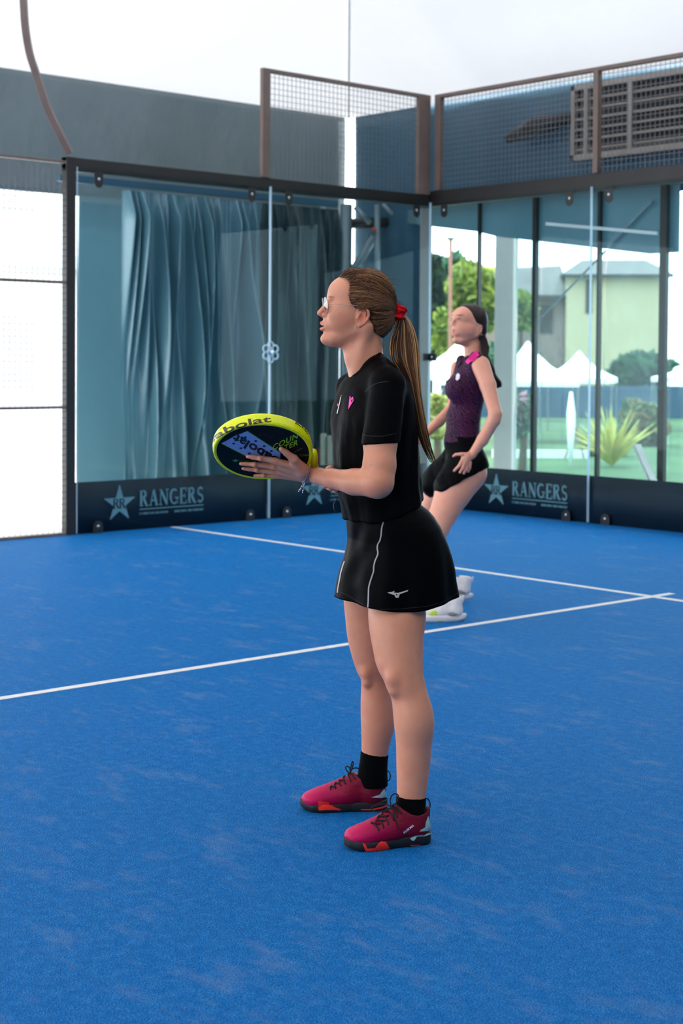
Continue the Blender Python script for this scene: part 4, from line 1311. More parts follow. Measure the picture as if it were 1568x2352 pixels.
# ---------------------------------------------------------------- near arm and hand
px = 4.63/FPX
arm = []
def ac(a, b, ra, rb, k=0.012, **kw): arm.append((Cone(a, b, ra, rb, **kw), 'u', k))
E0 = F1.p(893, 890, 4.55); E1 = F1.p(873, 1015, 4.505); E2 = F1.p(871, 1070, 4.485); E3 = F1.p(867, 1108, 4.47)
s4 = 4.5/FPX
ac(E0, E1, 33*s4, 38*s4); ac(E1, E2, 38*s4, 37*s4); ac(E2, E3, 37*s4, 35.5*s4)
W0 = F1.p(813, 1107, 4.52); W1 = F1.p(765, 1100, 4.585); W2 = F1.p(730, 1093.5, 4.63); W3_ = F1.p(708, 1089, 4.655)
ac(E3, W0, 36*s4, 29.5*s4); ac(W0, W1, 29.5*s4, 22*4.585/FPX); ac(W1, W2, 22*px, 17.8*px); ac(W2, W3_, 17.8*px, 16.5*px)
arm.append((Ell(F1.p(852, 1072, 4.43), (0.006, 0.012, 0.004)), 's', 0.01))
T_ = 0.0195
def fp(u, v, r, lift=0.0): return onplane(u, v, T_+r*px+lift)
fing = {
 'index': [((632, 1059), 7.4), ((598, 1053), 6.0), ((580, 1050), 5.2), ((568, 1048.5), 4.2)],
 'middle': [((628, 1071), 7.4), ((585, 1067), 5.8), ((566, 1065.5), 5.0), ((553, 1065), 4.2)],
 'ring': [((626, 1083), 7.0), ((590, 1079.5), 5.5), ((572, 1077.5), 4.8), ((558, 1076), 4.0)],
 'little': [((634, 1093), 6.2), ((606, 1092), 4.9), ((594, 1092), 4.4), ((585, 1092.5), 3.7)],
}
car = {'index': (690, 1075), 'middle': (694, 1085), 'ring': (696, 1093), 'little': (700, 1098)}
hand = []
def hcone(a, b, ra, rb, k=0.004): hand.append((Cone(a, b, ra*px, rb*px), 'u', k))
for nm, ch in fing.items():
    (mu, mv), mr = ch[0]
    lift = 0.004
    hcone(fp(car[nm][0], car[nm][1], 11, 0.006), fp(mu, mv, mr, lift), 11.5 if nm != 'little' else 9.5, mr, 0.012)
    pl = lift
    for i in range(len(ch)-1):
        (a, ra), (b, rb) = ch[i], ch[i+1]
        nl = [0.005, 0.0015, 0.0][i]
        hcone(fp(a[0], a[1], ra, pl), fp(b[0], b[1], rb, nl), ra, rb, 0.0025 if i else 0.006)
        pl = nl
    hand.append((Ell(fp(ch[1][0][0], ch[1][0][1], ch[1][1]+1.5, 0.005), (ch[1][1]*px*1.1,)*3), 'u', 0.003))
hcone(fp(696, 1078, 12, 0.004), fp(674, 1054, 10.5, 0.004), 12, 10.0, 0.012)
hcone(fp(674, 1054, 10.5, 0.004), fp(657, 1040, 8, 0.002), 10.0, 7.4, 0.006)
hcone(fp(657, 1040, 8, 0.002), fp(645.5, 1031.5, 6, 0.0), 7.4, 5.6, 0.003)
hcone(W3_, fp(694, 1084, 12, 0.006), 16, 13, 0.016)
hcone(F1.p(712, 1090, 4.652), W3_, 16.4, 16.4, 0.01)
# nails
nails = []
# arm proper
alo = np.min([c[0].box(0.01)[0] for c in arm], 0); ahi = np.max([c[0].box(0.01)[1] for c in arm], 0)
Fd, l0 = field(arm+[(Cone(W3_, fp(690, 1083, 12, 0.006), 16.4*px, 15*px), 'u', 0.006)], alo-0.012, ahi+0.012, 0.0032)
V, Q = surfnet(Fd, l0, 0.0032, 2)
t = np.ones((len(V), 3)); el = F1.p(872, 1115, 4.44)
t = tint(t, 0.35*np.exp(-(((V-el)/0.05)**2).sum(1)), (0.95, 0.74, 0.66))
t = tint(t, np.clip(fbm(V*20, 3)*1.0, 0, 0.3), (0.94, 0.80, 0.76))
parts_V.append(V); parts_Q.append(Q); parts_T.append(t)
allh = np.array([c[0].box(0.006) for c in hand]); 
Fd, l0 = field(hand, allh[:, 0].min(0)-0.004, allh[:, 1].max(0)+0.004, 0.0014)
V, Q = surfnet(Fd, l0, 0.0014, 1)
t = np.ones((len(V), 3))
for nm, ch in fing.items():
    for i in (0, 1, 2):
        c = fp(ch[i][0][0], ch[i][0][1], ch[i][1]*2.2); t = tint(t, 0.4*np.exp(-(((V-c)/0.007)**2).sum(1)), (0.92, 0.66, 0.58))
    c = fp(ch[-1][0][0], ch[-1][0][1], ch[-1][1]); t = tint(t, 0.5*np.exp(-(((V-c)/0.009)**2).sum(1)), (1.0, 0.62, 0.52))
parts_V.append(V); parts_Q.append(Q); parts_T.append(t)

# ---------------------------------------------------------------- far arm and gripping hand
HS = 0.292     # where along the racket axis the fist sits
HA = RC+RL*HS
arm = []
S0 = F1.p(802, 895, 4.87); S1 = F1.p(840, 1068, 4.95); S2 = F1.p(772, 1097, 4.86); S3 = F1.p(752, 1106, 4.825)
ac(S0, S1, 31*s4, 31*s4); ac(S1, S2, 31*s4, 23*s4); ac(S2, S3, 23*s4, 17*s4)
bxs = np.array([c[0].box(0.01) for c in arm])
Fd, l0 = field(arm, bxs[:, 0].min(0), bxs[:, 1].max(0), 0.004)
V, Q = surfnet(Fd, l0, 0.004, 2)
parts_V.append(V); parts_Q.append(Q); parts_T.append(np.ones((len(V), 3)))
hand = []
e1 = -RN; e2 = RW
def around(s, ang, r):      # point around the handle axis
    a = math.radians(ang); return RC+RL*s+(e1*math.cos(a)+e2*math.sin(a))*r
sgn = 1.0 if (RW[2] > 0) else -1.0      # e2 pointing up
up_ang = 90 if sgn > 0 else -90
for i, (ds, rr) in enumerate(((-0.034, 0.0088), (-0.013, 0.0092), (0.008, 0.0088), (0.028, 0.0076))):
    angs = [up_ang*0.3, up_ang*1.25, up_ang*2.05, up_ang*2.9, up_ang*3.55]
    pts = [around(HS+ds, a, 0.0175+rr*0.95) for a in angs]
    for j in range(4): hand.append((Cone(pts[j], pts[j+1], rr*(1.05-0.05*j), rr*(1.0-0.05*j)), 'u', 0.002))
hand.append((Cone(around(HS-0.03, up_ang*0.4, 0.030), around(HS+0.028, up_ang*0.2, 0.028), 0.014, 0.013), 'u', 0.008))
hand.append((Cone(around(HS+0.0, up_ang*0.2, 0.032), S3, 0.020, 0.022), 'u', 0.014))
hand.append((Cone(around(HS+0.0, up_ang*-0.3, 0.028), around(HS-0.040, up_ang*-0.7, 0.026), 0.013, 0.010), 'u', 0.006))
hand.append((Cone(around(HS-0.040, up_ang*-0.7, 0.026), around(HS-0.062, up_ang*-1.1, 0.0245), 0.0100, 0.0082), 'u', 0.003))
bxs = np.array([c[0].box(0.006) for c in hand])
Fd, l0 = field(hand, bxs[:, 0].min(0), bxs[:, 1].max(0), 0.0017)
V, Q = surfnet(Fd, l0, 0.0017, 1)
parts_V.append(V); parts_Q.append(Q); parts_T.append(np.ones((len(V), 3))*np.array([1.0, 0.90, 0.88]))
# torso under the shirt keeps the body in one piece
tp = TF.p
rows = []
for v, L, R, b in ((850, 820, 900, 50), (880, 795, 930, 92), (960, 785, 940, 98), (1060, 790, 945, 88), (1150, 800, 955, 92), (1230, 815, 985, 100), (1300, 830, 1000, 96)):
    q = tp((L+R)/2, v); rows.append((q[2], q[0], 0.0, (R-L)/2*TF.s*0.92, b*TF.s))
st = Stack(rows); bx = st.box(0.02)
Fd, l0 = field([(st, 'u', 0)], bx[0], bx[1], 0.008)
V, Q = surfnet(Fd, l0, 0.008, 2)
parts_V.append(TF.out(V)); parts_Q.append(Q); parts_T.append(np.ones((len(V), 3)))
off = 0; QQ = []
for v_, q_ in zip(parts_V, parts_Q):
    QQ.append(q_+off); off += len(v_)
bodyV = np.concatenate(parts_V); bodyQ = np.concatenate(QQ); bodyT = np.concatenate(parts_T)
body = link('body', fast_mesh('body', bodyV, bodyQ, bodyT), skin, root1)

# ---------------------------------------------------------------- eyes
def eye_mat(name, iris):
    m = N(name); co = m.coord('Object')
    x = m.n('ShaderNodeSeparateXYZ', {0: co})
    r = m.math('SQRT', m.math('ADD', m.math('MULTIPLY', x.outputs[1], x.outputs[1]), m.math('MULTIPLY', x.outputs[2], x.outputs[2])))
    f = m.math('LESS_THAN', x.outputs[0], 0.0)
    c = m.ramp(m.math('DIVIDE', r, 0.012), [(0.0, rgb(8, 8, 8)), (0.20, rgb(8, 8, 8)), (0.24, iris), (0.46, iris), (0.50, rgb(236, 230, 226)), (1.0, rgb(232, 220, 214))])
    c = m.mix(f, rgb(230, 220, 215), c)
    m.surf(m.bsdf(Base_Color=c, Roughness=0.08))
    return m.m
EM = eye_mat('eye_brown', rgb(70, 50, 34))
def place(obj, q, alpha, parent):
    obj.parent = parent; obj.location = tuple(q); obj.rotation_euler = (0, 0, math.radians(alpha))
for w in (-21, 21):
    e = MB().ball((0, 0, 0), 8.0*s1, 20, 14).build('eye', EM, root1, smooth=True)
    place(e, HF.out(HF.p(757.6, 708.5, w)[None])[0], 8, root1)
# upper teeth glimpsed between the lips
tv = [HF.out(HF.p(743+0.05*w*w*0.5, 747.6, w)[None])[0] for w in np.linspace(-8, 8, 9)]
MB().tube(tv, 1.3*s1, 8).build('teeth', simple('tooth', rgb(235, 230, 222), 0.3), root1, smooth=True)

# ---------------------------------------------------------------- hair cap
def U(q): return q
back = [(776.5, 640), (778, 634), (783, 624), (792, 617.5), (807, 615.5), (830, 616.5), (853, 622), (875, 630), (893, 643), (905, 666), (913, 695), (915, 712), (908, 735), (903, 748), (893, 764), (880, 779), (868, 787), (862, 786), (850, 780), (846.5, 760), (846, 742), (840, 730), (840, 716), (832, 704), (822, 702), (816, 707), (807, 711), (800, 703), (793, 691), (788.5, 680), (787, 671), (791, 660), (796, 652), (794, 646), (789, 641)]
pw = [(HF.p(u, v)[0], HF.p(u, v)[2]) for u, v in back]
psd = poly_sdf(pw)
hb0 = np.array([HF.p(765, 700)[0], -0.10, HF.p(828, 800)[2]]); hb1 = np.array([HF.p(925, 700)[0], 0.10, HF.p(828, 606)[2]])
cap = [(he((836, 694, 0), (74, 77.5, 61)), 'u', 0), (he((808, 656, 0), (34, 40, 42)), 'u', 0.012), (he((866, 735, 0), (40, 44, 46)), 'u', 0.02), (he((850, 664, 0), (46, 44, 46)), 'u', 0.012),
       (hc((880, 700, 0), (908, 716, 0), 26, 11), 'u', 0.012), (he((826, 703, 0), (36, 30, 60.5)), 'u', 0.01),
       (Fn(lambda X, Y, Z: psd(X, Z)+0*Y, hb0, hb1), 'i', 0.006)]
Fd, l0 = field(cap, hb0, hb1, 0.0019)
cV, cQ = surfnet(Fd, l0, 0.0019, 1)
SCR = HF.p(915, 719, 0)
def hair_tone(V, org):
    d = V-org
    th = np.arctan2(d[:, 2], -d[:, 0]); ph = np.arctan2(d[:, 1], np.hypot(d[:, 0], d[:, 2])); r = np.linalg.norm(d, axis=1)
    q = np.stack([th*26, ph*26, r*9], 1); q2 = np.stack([th*70, ph*70, r*16], 1)
    a = fbm(q, 3)+0.5; b = fbm(q2, 2)+0.5
    k = np.clip((a*0.6+b*0.4-0.46)*4.2, 0, 1)
    d0 = np.array([lin(30), lin(18), lin(13)]); d1 = np.array([lin(118), lin(76), lin(48)])
    return d0+(d1-d0)*(k**1.4)[:, None], (a-0.5)*0.0035+(b-0.5)*0.0016
ct, cd = hair_tone(cV, SCR)
cN = vnormals(cV, cQ)
cV = cV+cN*cd[:, None]
hair = link('hair', fast_mesh('hair', HF.out(cV), cQ, ct), M['hair'], root1)
# combed strands lying on the cap
capf = lambda P: None
def cap_sd(P):
    F_ = np.full(len(P), 0.5)
    for sh, op, k in cap[:-1]:
        F_ = smin(F_, sh.d(P[:, 0], P[:, 1], P[:, 2]), k)
    return F_
def project(P, off):
    P = P.copy()
    for _ in range(6):
        f = cap_sd(P); e = 1e-4
        g = np.stack([cap_sd(P+np.eye(3)[i]*e)-f for i in range(3)], 1)/e
        g /= (np.linalg.norm(g, axis=1)[:, None]+1e-9)
        P -= g*(f-off)[:, None]
    return P
def ribbon_set(paths, radii, cols, n=5):
    V = []; Q = []; T = []
    b = 0
    for P, r, c in zip(paths, radii, cols):
        m = len(P)
        t = np.gradient(P, axis=0); t /= np.linalg.norm(t, axis=1)[:, None]+1e-9
        a = np.cross(t, np.array([0.3, 0.2, 0.93])); a /= np.linalg.norm(a, axis=1)[:, None]+1e-9
        bb = np.cross(t, a)
        for k in range(n):
            an = 2*math.pi*k/n
            V.append(P+(a*math.cos(an)+bb*math.sin(an))*r[:, None])
        base = b
        for k in range(n):
            k2 = (k+1) % n
            i = np.arange(m-1)
            Q.append(np.stack([base+k*m+i, base+k2*m+i, base+k2*m+i+1, base+k*m+i+1], 1))
        T.append(np.tile(c, (m*n, 1))); b += m*n
    return np.concatenate(V), np.concatenate(Q), np.concatenate(T)
def hair_cols(n, rng, bright=0.5):
    d0 = np.array([lin(36), lin(21), lin(14)]); d1 = np.array([lin(104), lin(60), lin(34)]); d2 = np.array([lin(222), lin(164), lin(106)])
    k = rng.random(n)
    return [d0+(d1-d0)*(x*1.6)**1.7 if x < 0.62 else d1+(d2-d1)*(x-0.62)/0.38*bright*1.6 for x in k]
rng = np.random.default_rng(21)
paths = []; radii = []
hl = np.array([(777, 638), (784, 640), (791, 642), (795, 652), (790, 662), (787, 671), (789, 681), (793, 691), (800, 702), (809, 709), (820, 701), (832, 703), (841, 714), (842, 728), (847, 742), (848, 760), (852, 778), (864, 784), (877, 778)], float)
seg = np.r_[0, np.cumsum(np.hypot(*np.diff(hl, axis=0).T))]
for i in range(3600):
    sd = -1 if rng.random() < 0.72 else 1
    s_ = rng.random()*seg[-1]
    u = np.interp(s_, seg, hl[:, 0])+rng.normal()*2.0+rng.random()**2*60; v = np.interp(s_, seg, hl[:, 1])+rng.normal()*2.0-rng.random()**3*12*(s_ < seg[3])
    w = sd*abs(rng.normal(0, 1)*6+ (np.interp(s_, [0, seg[2], seg[3], seg[6], seg[-1]], [4, 14, 40, 55, 44])))
    if s_ < seg[3]: w = sd*rng.random()*42
    A = HF.p(u, v, w); n_ = 18
    tt = np.linspace(0, 1, n_)
    Bq = SCR+np.array([-0.010, rng.normal()*0.006, rng.normal()*0.007])
    P = A+(Bq-A)*tt[:, None]
    arch = np.sin(tt*math.pi)*(0.010+0.012*rng.random())*(1 if v < 715 else -0.4)
    if s_ < seg[3]+6: arch = np.sin(tt*math.pi)*rng.uniform(0.015, 0.085)
    P[:, 2] += arch
    P[:, 1] += sd*np.sin(tt*math.pi)*0.02
    P = project(P, 0.0007+rng.random()*0.0012)
    end = np.clip((tt-0.86)/0.14, 0, 1)[:, None]
    P = P*(1-end)+(Bq)*end
    paths.append(P); radii.append(np.interp(tt, [0, 0.1, 0.9, 1], [0.00010, 0.00034, 0.00036, 0.0003])*(0.7+0.7*rng.random()))
# fly-away hairs above the crown
for i in range(60):
    u0_ = rng.uniform(785, 900); v0_ = np.interp(u0_, [785, 807, 853, 893, 905], [624, 617, 623, 643, 668])
    A = HF.p(u0_, v0_+2, rng.normal()*12); L = rng.uniform(0.015, 0.045)
    tt = np.linspace(0, 1, 8)
    P = A+np.stack([tt*L*rng.uniform(0.4, 1.2), rng.normal()*tt*L*0.3, L*0.22*tt-(L*0.3)*tt**2+0.001], 1)
    paths.append(P); radii.append(np.linspace(0.00022, 0.00008, 8))
V, Q, T = ribbon_set(paths, radii, hair_cols(len(paths), rng, 0.42), 4)
link('hair_strands', fast_mesh('hair_strands', HF.out(V), Q, T), M['hair'], hair)

# ---------------------------------------------------------------- ponytail
def tail(fig, keys, n, rng, r0, bright, steps=46, clump=26):
    """keys: rows (v along the fall, u left edge, u right edge, depth, depth half-thickness in px)"""
    K = np.array(keys, float); sc = fig.d0/FPX
    t = np.linspace(0, 1, steps)
    tk = np.linspace(0, 1, len(K))
    rows = [np.interp(t, tk, K[:, i]) for i in range(5)]
    for _ in range(3): rows = [np.convolve(np.r_[r[0], r, r[-1]], [0.25, 0.5, 0.25], 'valid') for r in rows]
    ctr = [fig.p(1, 1, 4)]*0
    cl = rng.uniform(-1, 1, clump); paths = []; rad = []
    for i in range(n):
        c = cl[rng.integers(clump)]
        a0 = np.clip(c+rng.normal()*0.16, -1, 1); dz = rng.uniform(-1, 1)
        a1 = np.clip(a0*0.6+c*0.4+rng.normal()*0.12, -1.05, 1.05)
        endt = 1-0.45*rng.random()**1.1
        a = a0+(a1-a0)*t+0.07*np.sin(t*9+c*8+rng.normal()*0.4)*t
        uu = (rows[1]+rows[2])/2+a*(rows[2]-rows[1])/2
        dd = rows[3]+dz*rows[4]*sc*np.sqrt(np.clip(1-a*a, 0.05, 1))
        m = t <= endt
        P = np.array([fig.p(x, y, z) for x, y, z in zip(uu[m], rows[0][m], dd[m])])
        paths.append(P)
        tp_ = t[m]/endt
        rad.append(r0*(0.6+0.8*rng.random())*np.interp(tp_, [0, 0.05, 0.7, 1], [0.8, 1, 0.9, 0.15]))
    return paths, rad
pk = [(722, 912, 928, 4.715, 11), (738, 917, 942, 4.712, 13), (760, 911, 952, 4.705, 15), (797, 904, 961, 4.698, 17), (835, 911, 963, 4.69, 17), (865, 928, 964, 4.683, 15), (899, 940, 965.5, 4.675, 13), (950, 951, 973, 4.668, 10), (990, 957, 981, 4.662, 8), (1030, 970, 990, 4.66, 6), (1074, 994, 1006, 4.66, 2)]
rng = np.random.default_rng(31)
P_, R_ = tail(F1, pk, 900, rng, 0.0010, 0.6)
# wisps leaving the main fall on the left
wk = [(728, 914, 922, 4.70, 5), (752, 906, 918, 4.70, 5), (775, 897, 908, 4.69, 6), (800, 894, 903, 4.685, 5), (825, 897, 905, 4.68, 5), (850, 908, 922, 4.68, 4), (870, 925, 938, 4.68, 4)]
P2, R2_ = tail(F1, wk, 70, rng, 0.0007, 0.9)
cols = hair_cols(len(P_), rng, 0.55)+hair_cols(len(P2), rng, 1.0)
V, Q, T = ribbon_set(P_+P2, R_+R2_, cols, 5)
tailo = link('ponytail', fast_mesh('ponytail', V, Q, T), M['hair'], root1)
# fine hairs at the nape
paths = []; radii = []
for i in range(40):
    A = F1.p(862+rng.random()*16, 778+rng.random()*8, 4.68); L = rng.uniform(8, 30)
    tt = np.linspace(0, 1, 8); du = rng.uniform(-4, 14)
    P = np.array([A+np.array([du*t_*s1+math.sin(t_*5+i)*0.002, 0, -L*s1*t_]) for t_ in tt]); paths.append(P); radii.append(np.linspace(0.0003, 0.0001, 8))
V, Q, T = ribbon_set(paths, radii, hair_cols(len(paths), rng, 1.0), 4)
link('hair_strands', fast_mesh('hair_strands', V, Q, T), M['hair'], hair)

# ---------------------------------------------------------------- scrunchie
def scrunchie(c, axis, R0, r0, seed, mat, parent):
    axis = Vector(axis).normalized(); a = axis.cross(Vector((0, 1, 0.2))).normalized(); b = axis.cross(a)
    nu, nv = 110, 26
    rng = np.random.default_rng(seed); ph = rng.uniform(0, 6.28, 8)
    vs = []
    for i in range(nu):
        th = 2*math.pi*i/nu
        g = 1+0.22*math.sin(th*7+ph[0])+0.13*math.sin(th*13+ph[1])
        cc = Vector(c)+(a*math.cos(th)+b*math.sin(th))*(R0+0.0012*math.sin(th*5+ph[2]))
        for j in range(nv):
            f = 2*math.pi*j/nv
            rr = r0*g*(1+0.18*math.sin(f*3+th*9+ph[3])+0.07*math.sin(f*7-th*17))
            rad = (a*math.cos(th)+b*math.sin(th))
            vs.append(cc+rad*(math.cos(f)*rr*0.9)+axis*(math.sin(f)*rr*1.15))
    fs = [(i*nv+j, ((i+1) % nu)*nv+j, ((i+1) % nu)*nv+(j+1) % nv, i*nv+(j+1) % nv) for i in range(nu) for j in range(nv)]
    return MB().add(vs, fs).build('scrunchie', mat, parent, smooth=True)
red = m_cloth('red_satin', rgb(206, 10, 22), 0.42, 0.1, spec=0.5)
sc_ = scrunchie(F1.p(916.5, 719, 4.70), (0.80, 0.05, -0.28), 0.0125, 0.0125, 3, red, root1)
sc_['label'] = 'bright red scrunchie'
# ---------------------------------------------------------------- shirt
tp = TF.p; st_ = TF.s
rows = []
ca, sa = math.cos(math.radians(22)), math.sin(math.radians(22))
for v, L, R, b in ((806, 846, 872, 22), (818, 834, 884, 31), (832, 822, 898, 42), (846, 812, 913, 57), (860, 800, 926, 80), (878, 786, 938, 104), (900, 776, 944, 121), (940, 770, 950, 122), (980, 766, 954, 117), (1020, 765, 958, 111), (1060, 768, 961, 105), (1100, 774, 965, 102), (1140, 780, 969, 103), (1168, 785, 972, 107), (1192, 788, 975, 110), (1215, 788, 979, 112)):
    h = (R-L)/2; h = max(h, b*sa*1.12); a = math.sqrt(max(h*h-(b*sa)**2, 100))/ca
    q = tp((L+R)/2, v); rows.append((q[2], (q[0])/ca, 0.0, a*st_, b*st_))
SH = Stack(rows, 2.15)
def tcone(a, b, ra, rb, **k):
    a = TF.into(a); b = TF.into(b); return Cone(a, b, ra, rb, **k)
sh_s = 4.53/FPX
shoulderN = F1.p(890, 884, 4.555); sleeveN = F1.p(872.5, 1012, 4.505); sleeveN2 = F1.p(870, 1060, 4.49)
shoulderF = F1.p(806, 893, 4.86); sleeveF = F1.p(812, 1015, 4.93); sleeveF2 = F1.p(814, 1060, 4.945)
def nk(x): return HF.into(x)
def fromhead(q): return TF.into(HF.out(np.array(q)[None])[0])
nA = fromhead(HF.p(834, 812, 0)); nB = fromhead(HF.p(853, 895, 0)); nC = fromhead(HF.p(836, 770, 0))
low_c = TF.into(sleeveN); d_ = (TF.into(sleeveN2)-low_c); d_ = np.array([0.03, 0.0, -1.0]); low_c[2] -= 0.008
lowF = TF.into(sleeveF); dF = (TF.into(sleeveF2)-lowF); dF = np.array([0.0, 0.0, -1.0])
hemz = tp(868, 1187)[2]
def hem_fn(X, Y, Z):
    return hemz+0.052*np.clip((X+0.02)/0.13, -0.2, 1.1)*0.9-Z+0.004*np.sin(Y*60)*0
slN = [(tcone(shoulderN, sleeveN2, 42*sh_s, 43.5*sh_s), 'u', 0), (Fn(lambda X, Y, Z: (X-low_c[0])*d_[0]+(Y-low_c[1])*d_[1]+(Z-low_c[2])*d_[2], (-1, -1, 0), (1, 1, 3)), 'i', 0.001)]
slF = [(tcone(shoulderF, sleeveF2, 39*sh_s, 40*sh_s), 'u', 0), (Fn(lambda X, Y, Z: (X-lowF[0])*dF[0]+(Y-lowF[1])*dF[1]+(Z-lowF[2])*dF[2], (-1, -1, 0), (1, 1, 3)), 'i', 0.001)]
def multi(prs):
    def f(X, Y, Z):
        F_ = None
        for sh, op, k in prs:
            d = sh.d(X, Y, Z)
            F_ = d if F_ is None else (smin(F_, d, k) if op == 'u' else smax(F_, -d if op == 's' else d, k))
        return F_
    return f
big = ((-0.35, -0.35, 0.9), (0.35, 0.35, 1.6))
shirt = [(SH, 'u', 0), (Fn(hem_fn, *big), 'i', 0.002),
         (tcone(F1.p(868, 852, 4.64), shoulderN, 34*sh_s, 38*sh_s), 'u', 0.03),
         (tcone(F1.p(846, 858, 4.78), shoulderF, 32*sh_s, 34*sh_s), 'u', 0.03),
         (Ell(tp(818, 962, -44), np.array([38, 50, 50])*st_), 'u', 0.04), (Ell(tp(824, 962, 44), np.array([38, 50, 50])*st_), 'u', 0.04),
         (Fn(multi(slN), *big), 'u', 0.012), (Fn(multi(slF), *big), 'u', 0.012),
         # hollow the sleeve mouth, the neck and the hem
         (Cone(nC, nA, 45*st_, 45.5*st_, flat=(0, 1, 0), fs=1.08), 's', 0.003), (Cone(nA, nB, 45.5*st_, 48*st_, flat=(0, 1, 0), fs=1.06), 's', 0.003)]
lo = np.array([-0.20, -0.27, hemz-0.03]); hi = np.array([0.20, 0.27, tp(868, 795)[2]])
Fd, l0 = field(shirt, lo, hi, 0.0029)
V, Q = surfnet(Fd, l0, 0.0029, 2)
Nn = vnormals(V, Q)
# cloth folds: long soft drapes from the bust, crumples at the waist and under the arm
zc = V[:, 2]; ang = np.arctan2(V[:, 1], -V[:, 0])
zb = tp(868, 930)[2]
drape = np.clip((zb-zc)/0.10, 0, 1)
f1 = np.sin(ang*9+2.2*fbm(np.stack([V[:, 0]*3, V[:, 1]*3, zc*2.5], 1), 2)*6+zc*7)
rid = np.sign(f1)*np.abs(f1)**1.6
f2 = fbm(np.stack([V[:, 0]*12+zc*5, V[:, 1]*12, zc*7], 1), 3)
f3 = fbm(np.stack([(V[:, 0]+zc*0.8)*30, V[:, 1]*30, (zc-V[:, 0]*0.5)*12], 1), 2)
V2 = V+Nn*((0.0030*rid*drape*(1-0.5*np.clip((zc-1.3)/0.1, 0, 1))+0.007*f2+0.003*f3)*(0.35+0.65*np.clip((tp(868, 850)[2]-zc)/0.08, 0, 1)))[:, None]
shirt_o = link('shirt', fast_mesh('shirt', TF.out(V2), Q), M['shirt'], root1)
shirt_o['label'] = 'black short sleeved jersey'
shirtV, shirtQ = TF.out(V2), Q

class Surf:
    """ray lookup from the photo's pixels onto a part's real surface (figure frame)"""
    def __init__(s, fig, V, Q):
        s.fig = fig; s.t = BVHTree.FromPolygons([tuple(v) for v in V], [tuple(q) for q in Q])
        s.o = fig.R @ (_C-fig.O)
    def hit(s, u, v, off=0.0):
        d = s.fig.R @ ray(u, v); d = d/np.linalg.norm(d)
        loc, n, i, dist = s.t.ray_cast(Vector(s.o), Vector(d))
        if loc is None: return None
        n = np.array(n)
        if n @ d > 0: n = -n
        return np.array(loc)+n*off
def decal(surf, polys, name, mat, parent, off=0.0007, sub=5, offd=0.0):
    """thin patch laid on a surface; polys are convex outlines in photo pixels"""
    V = []; Qs = []
    for poly in polys:
        poly = np.array(poly, float)
        c = poly.mean(0); n = len(poly)
        rings = [[c]]
        for k in range(1, sub+1):
            f = k/sub
            ring = []
            for i in range(n):
                a = poly[i]; b = poly[(i+1) % n]
                for j in range(3): ring.append(c+(a+(b-a)*j/3-c)*f)
            rings.append(ring)
        base = len(V); ok = True; pts = []
        for r_ in rings:
            for q in r_:
                h = None
                for sh_ in (1.0, 0.94, 0.88, 0.80, 0.7, 0.55):
                    qq = c+(np.array(q)-c)*sh_
                    h = surf.hit(qq[0], qq[1], off)
                    if h is not None: break
                if h is None: ok = False; break
                pts.append(h)
            if not ok: break
        if not ok: continue
        V += pts; m = 3*n
        for i in range(m): Qs.append((base, base+1+(i+1) % m, base+1+i, base+1+i))
        for k in range(1, sub):
            s0 = base+1+(k-1)*m; s1_ = base+1+k*m
            for i in range(m):
                j = (i+1) % m
                Qs.append((s0+i, s0+j, s1_+j, s1_+i))
    fs = [tuple(dict.fromkeys(q)) for q in Qs]
    if not V: return None
    return link(name, new_mesh(name, V, fs), mat, parent, smooth=False)
def strip(surf, pts, w, name, mat, parent, off=0.0008, step=3.0):
    """ribbon of width w pixels following a pixel polyline on a surface"""
    pts = np.array(pts, float); L = np.r_[0, np.cumsum(np.hypot(*np.diff(pts, axis=0).T))]
    n = max(3, int(L[-1]/step)); s = np.linspace(0, L[-1], n)
    P = np.stack([np.interp(s, L, pts[:, 0]), np.interp(s, L, pts[:, 1])], 1)
    for _ in range(2): P[1:-1] = P[:-2]*0.25+P[1:-1]*0.5+P[2:]*0.25
    t = np.gradient(P, axis=0); t /= np.linalg.norm(t, axis=1)[:, None]; nn = np.stack([-t[:, 1], t[:, 0]], 1)
    V = []; f = []
    ww = w if hasattr(w, '__len__') else [w, w]
    for i in range(n):
        wi = np.interp(i/(n-1), np.linspace(0, 1, len(ww)), ww)
        a = surf.hit(*(P[i]-nn[i]*wi/2), off); b = surf.hit(*(P[i]+nn[i]*wi/2), off)
        if a is None or b is None: continue
        if np.linalg.norm(a-b) > 0.05 or (V and np.linalg.norm(V[-1]-b) > 0.035): continue
        V += [a, b]
    for i in range(len(V)//2-1): f.append((2*i, 2*i+1, 2*i+3, 2*i+2))
    if not f: return None
    return link(name, new_mesh(name, V, f), mat, parent)
SS = Surf(F1, shirtV, shirtQ)
pink = simple('print_pink', rgb(255, 62, 170), 0.5, var=0.0)
whitep = simple('print_white', rgb(246, 240, 244), 0.5, var=0.0)
redp = simple('print_red', rgb(226, 20, 60), 0.5, var=0.0)
def Z6(x, y): return (740+x/13.067, 860+y/13.067)
g_ = decal(SS, [[Z6(838, 655), Z6(860, 655), Z6(878, 800), Z6(850, 940), Z6(792, 1060)], [Z6(878, 800), Z6(890, 845), Z6(792, 1060), Z6(840, 900)], [Z6(890, 850), Z6(968, 712), Z6(946, 800), Z6(792, 1060)],
    [Z6(876, 720), Z6(930, 672), Z6(942, 700), Z6(922, 765), Z6(892, 792)]], 'chest_logo', pink, shirt_o, 0.0022)
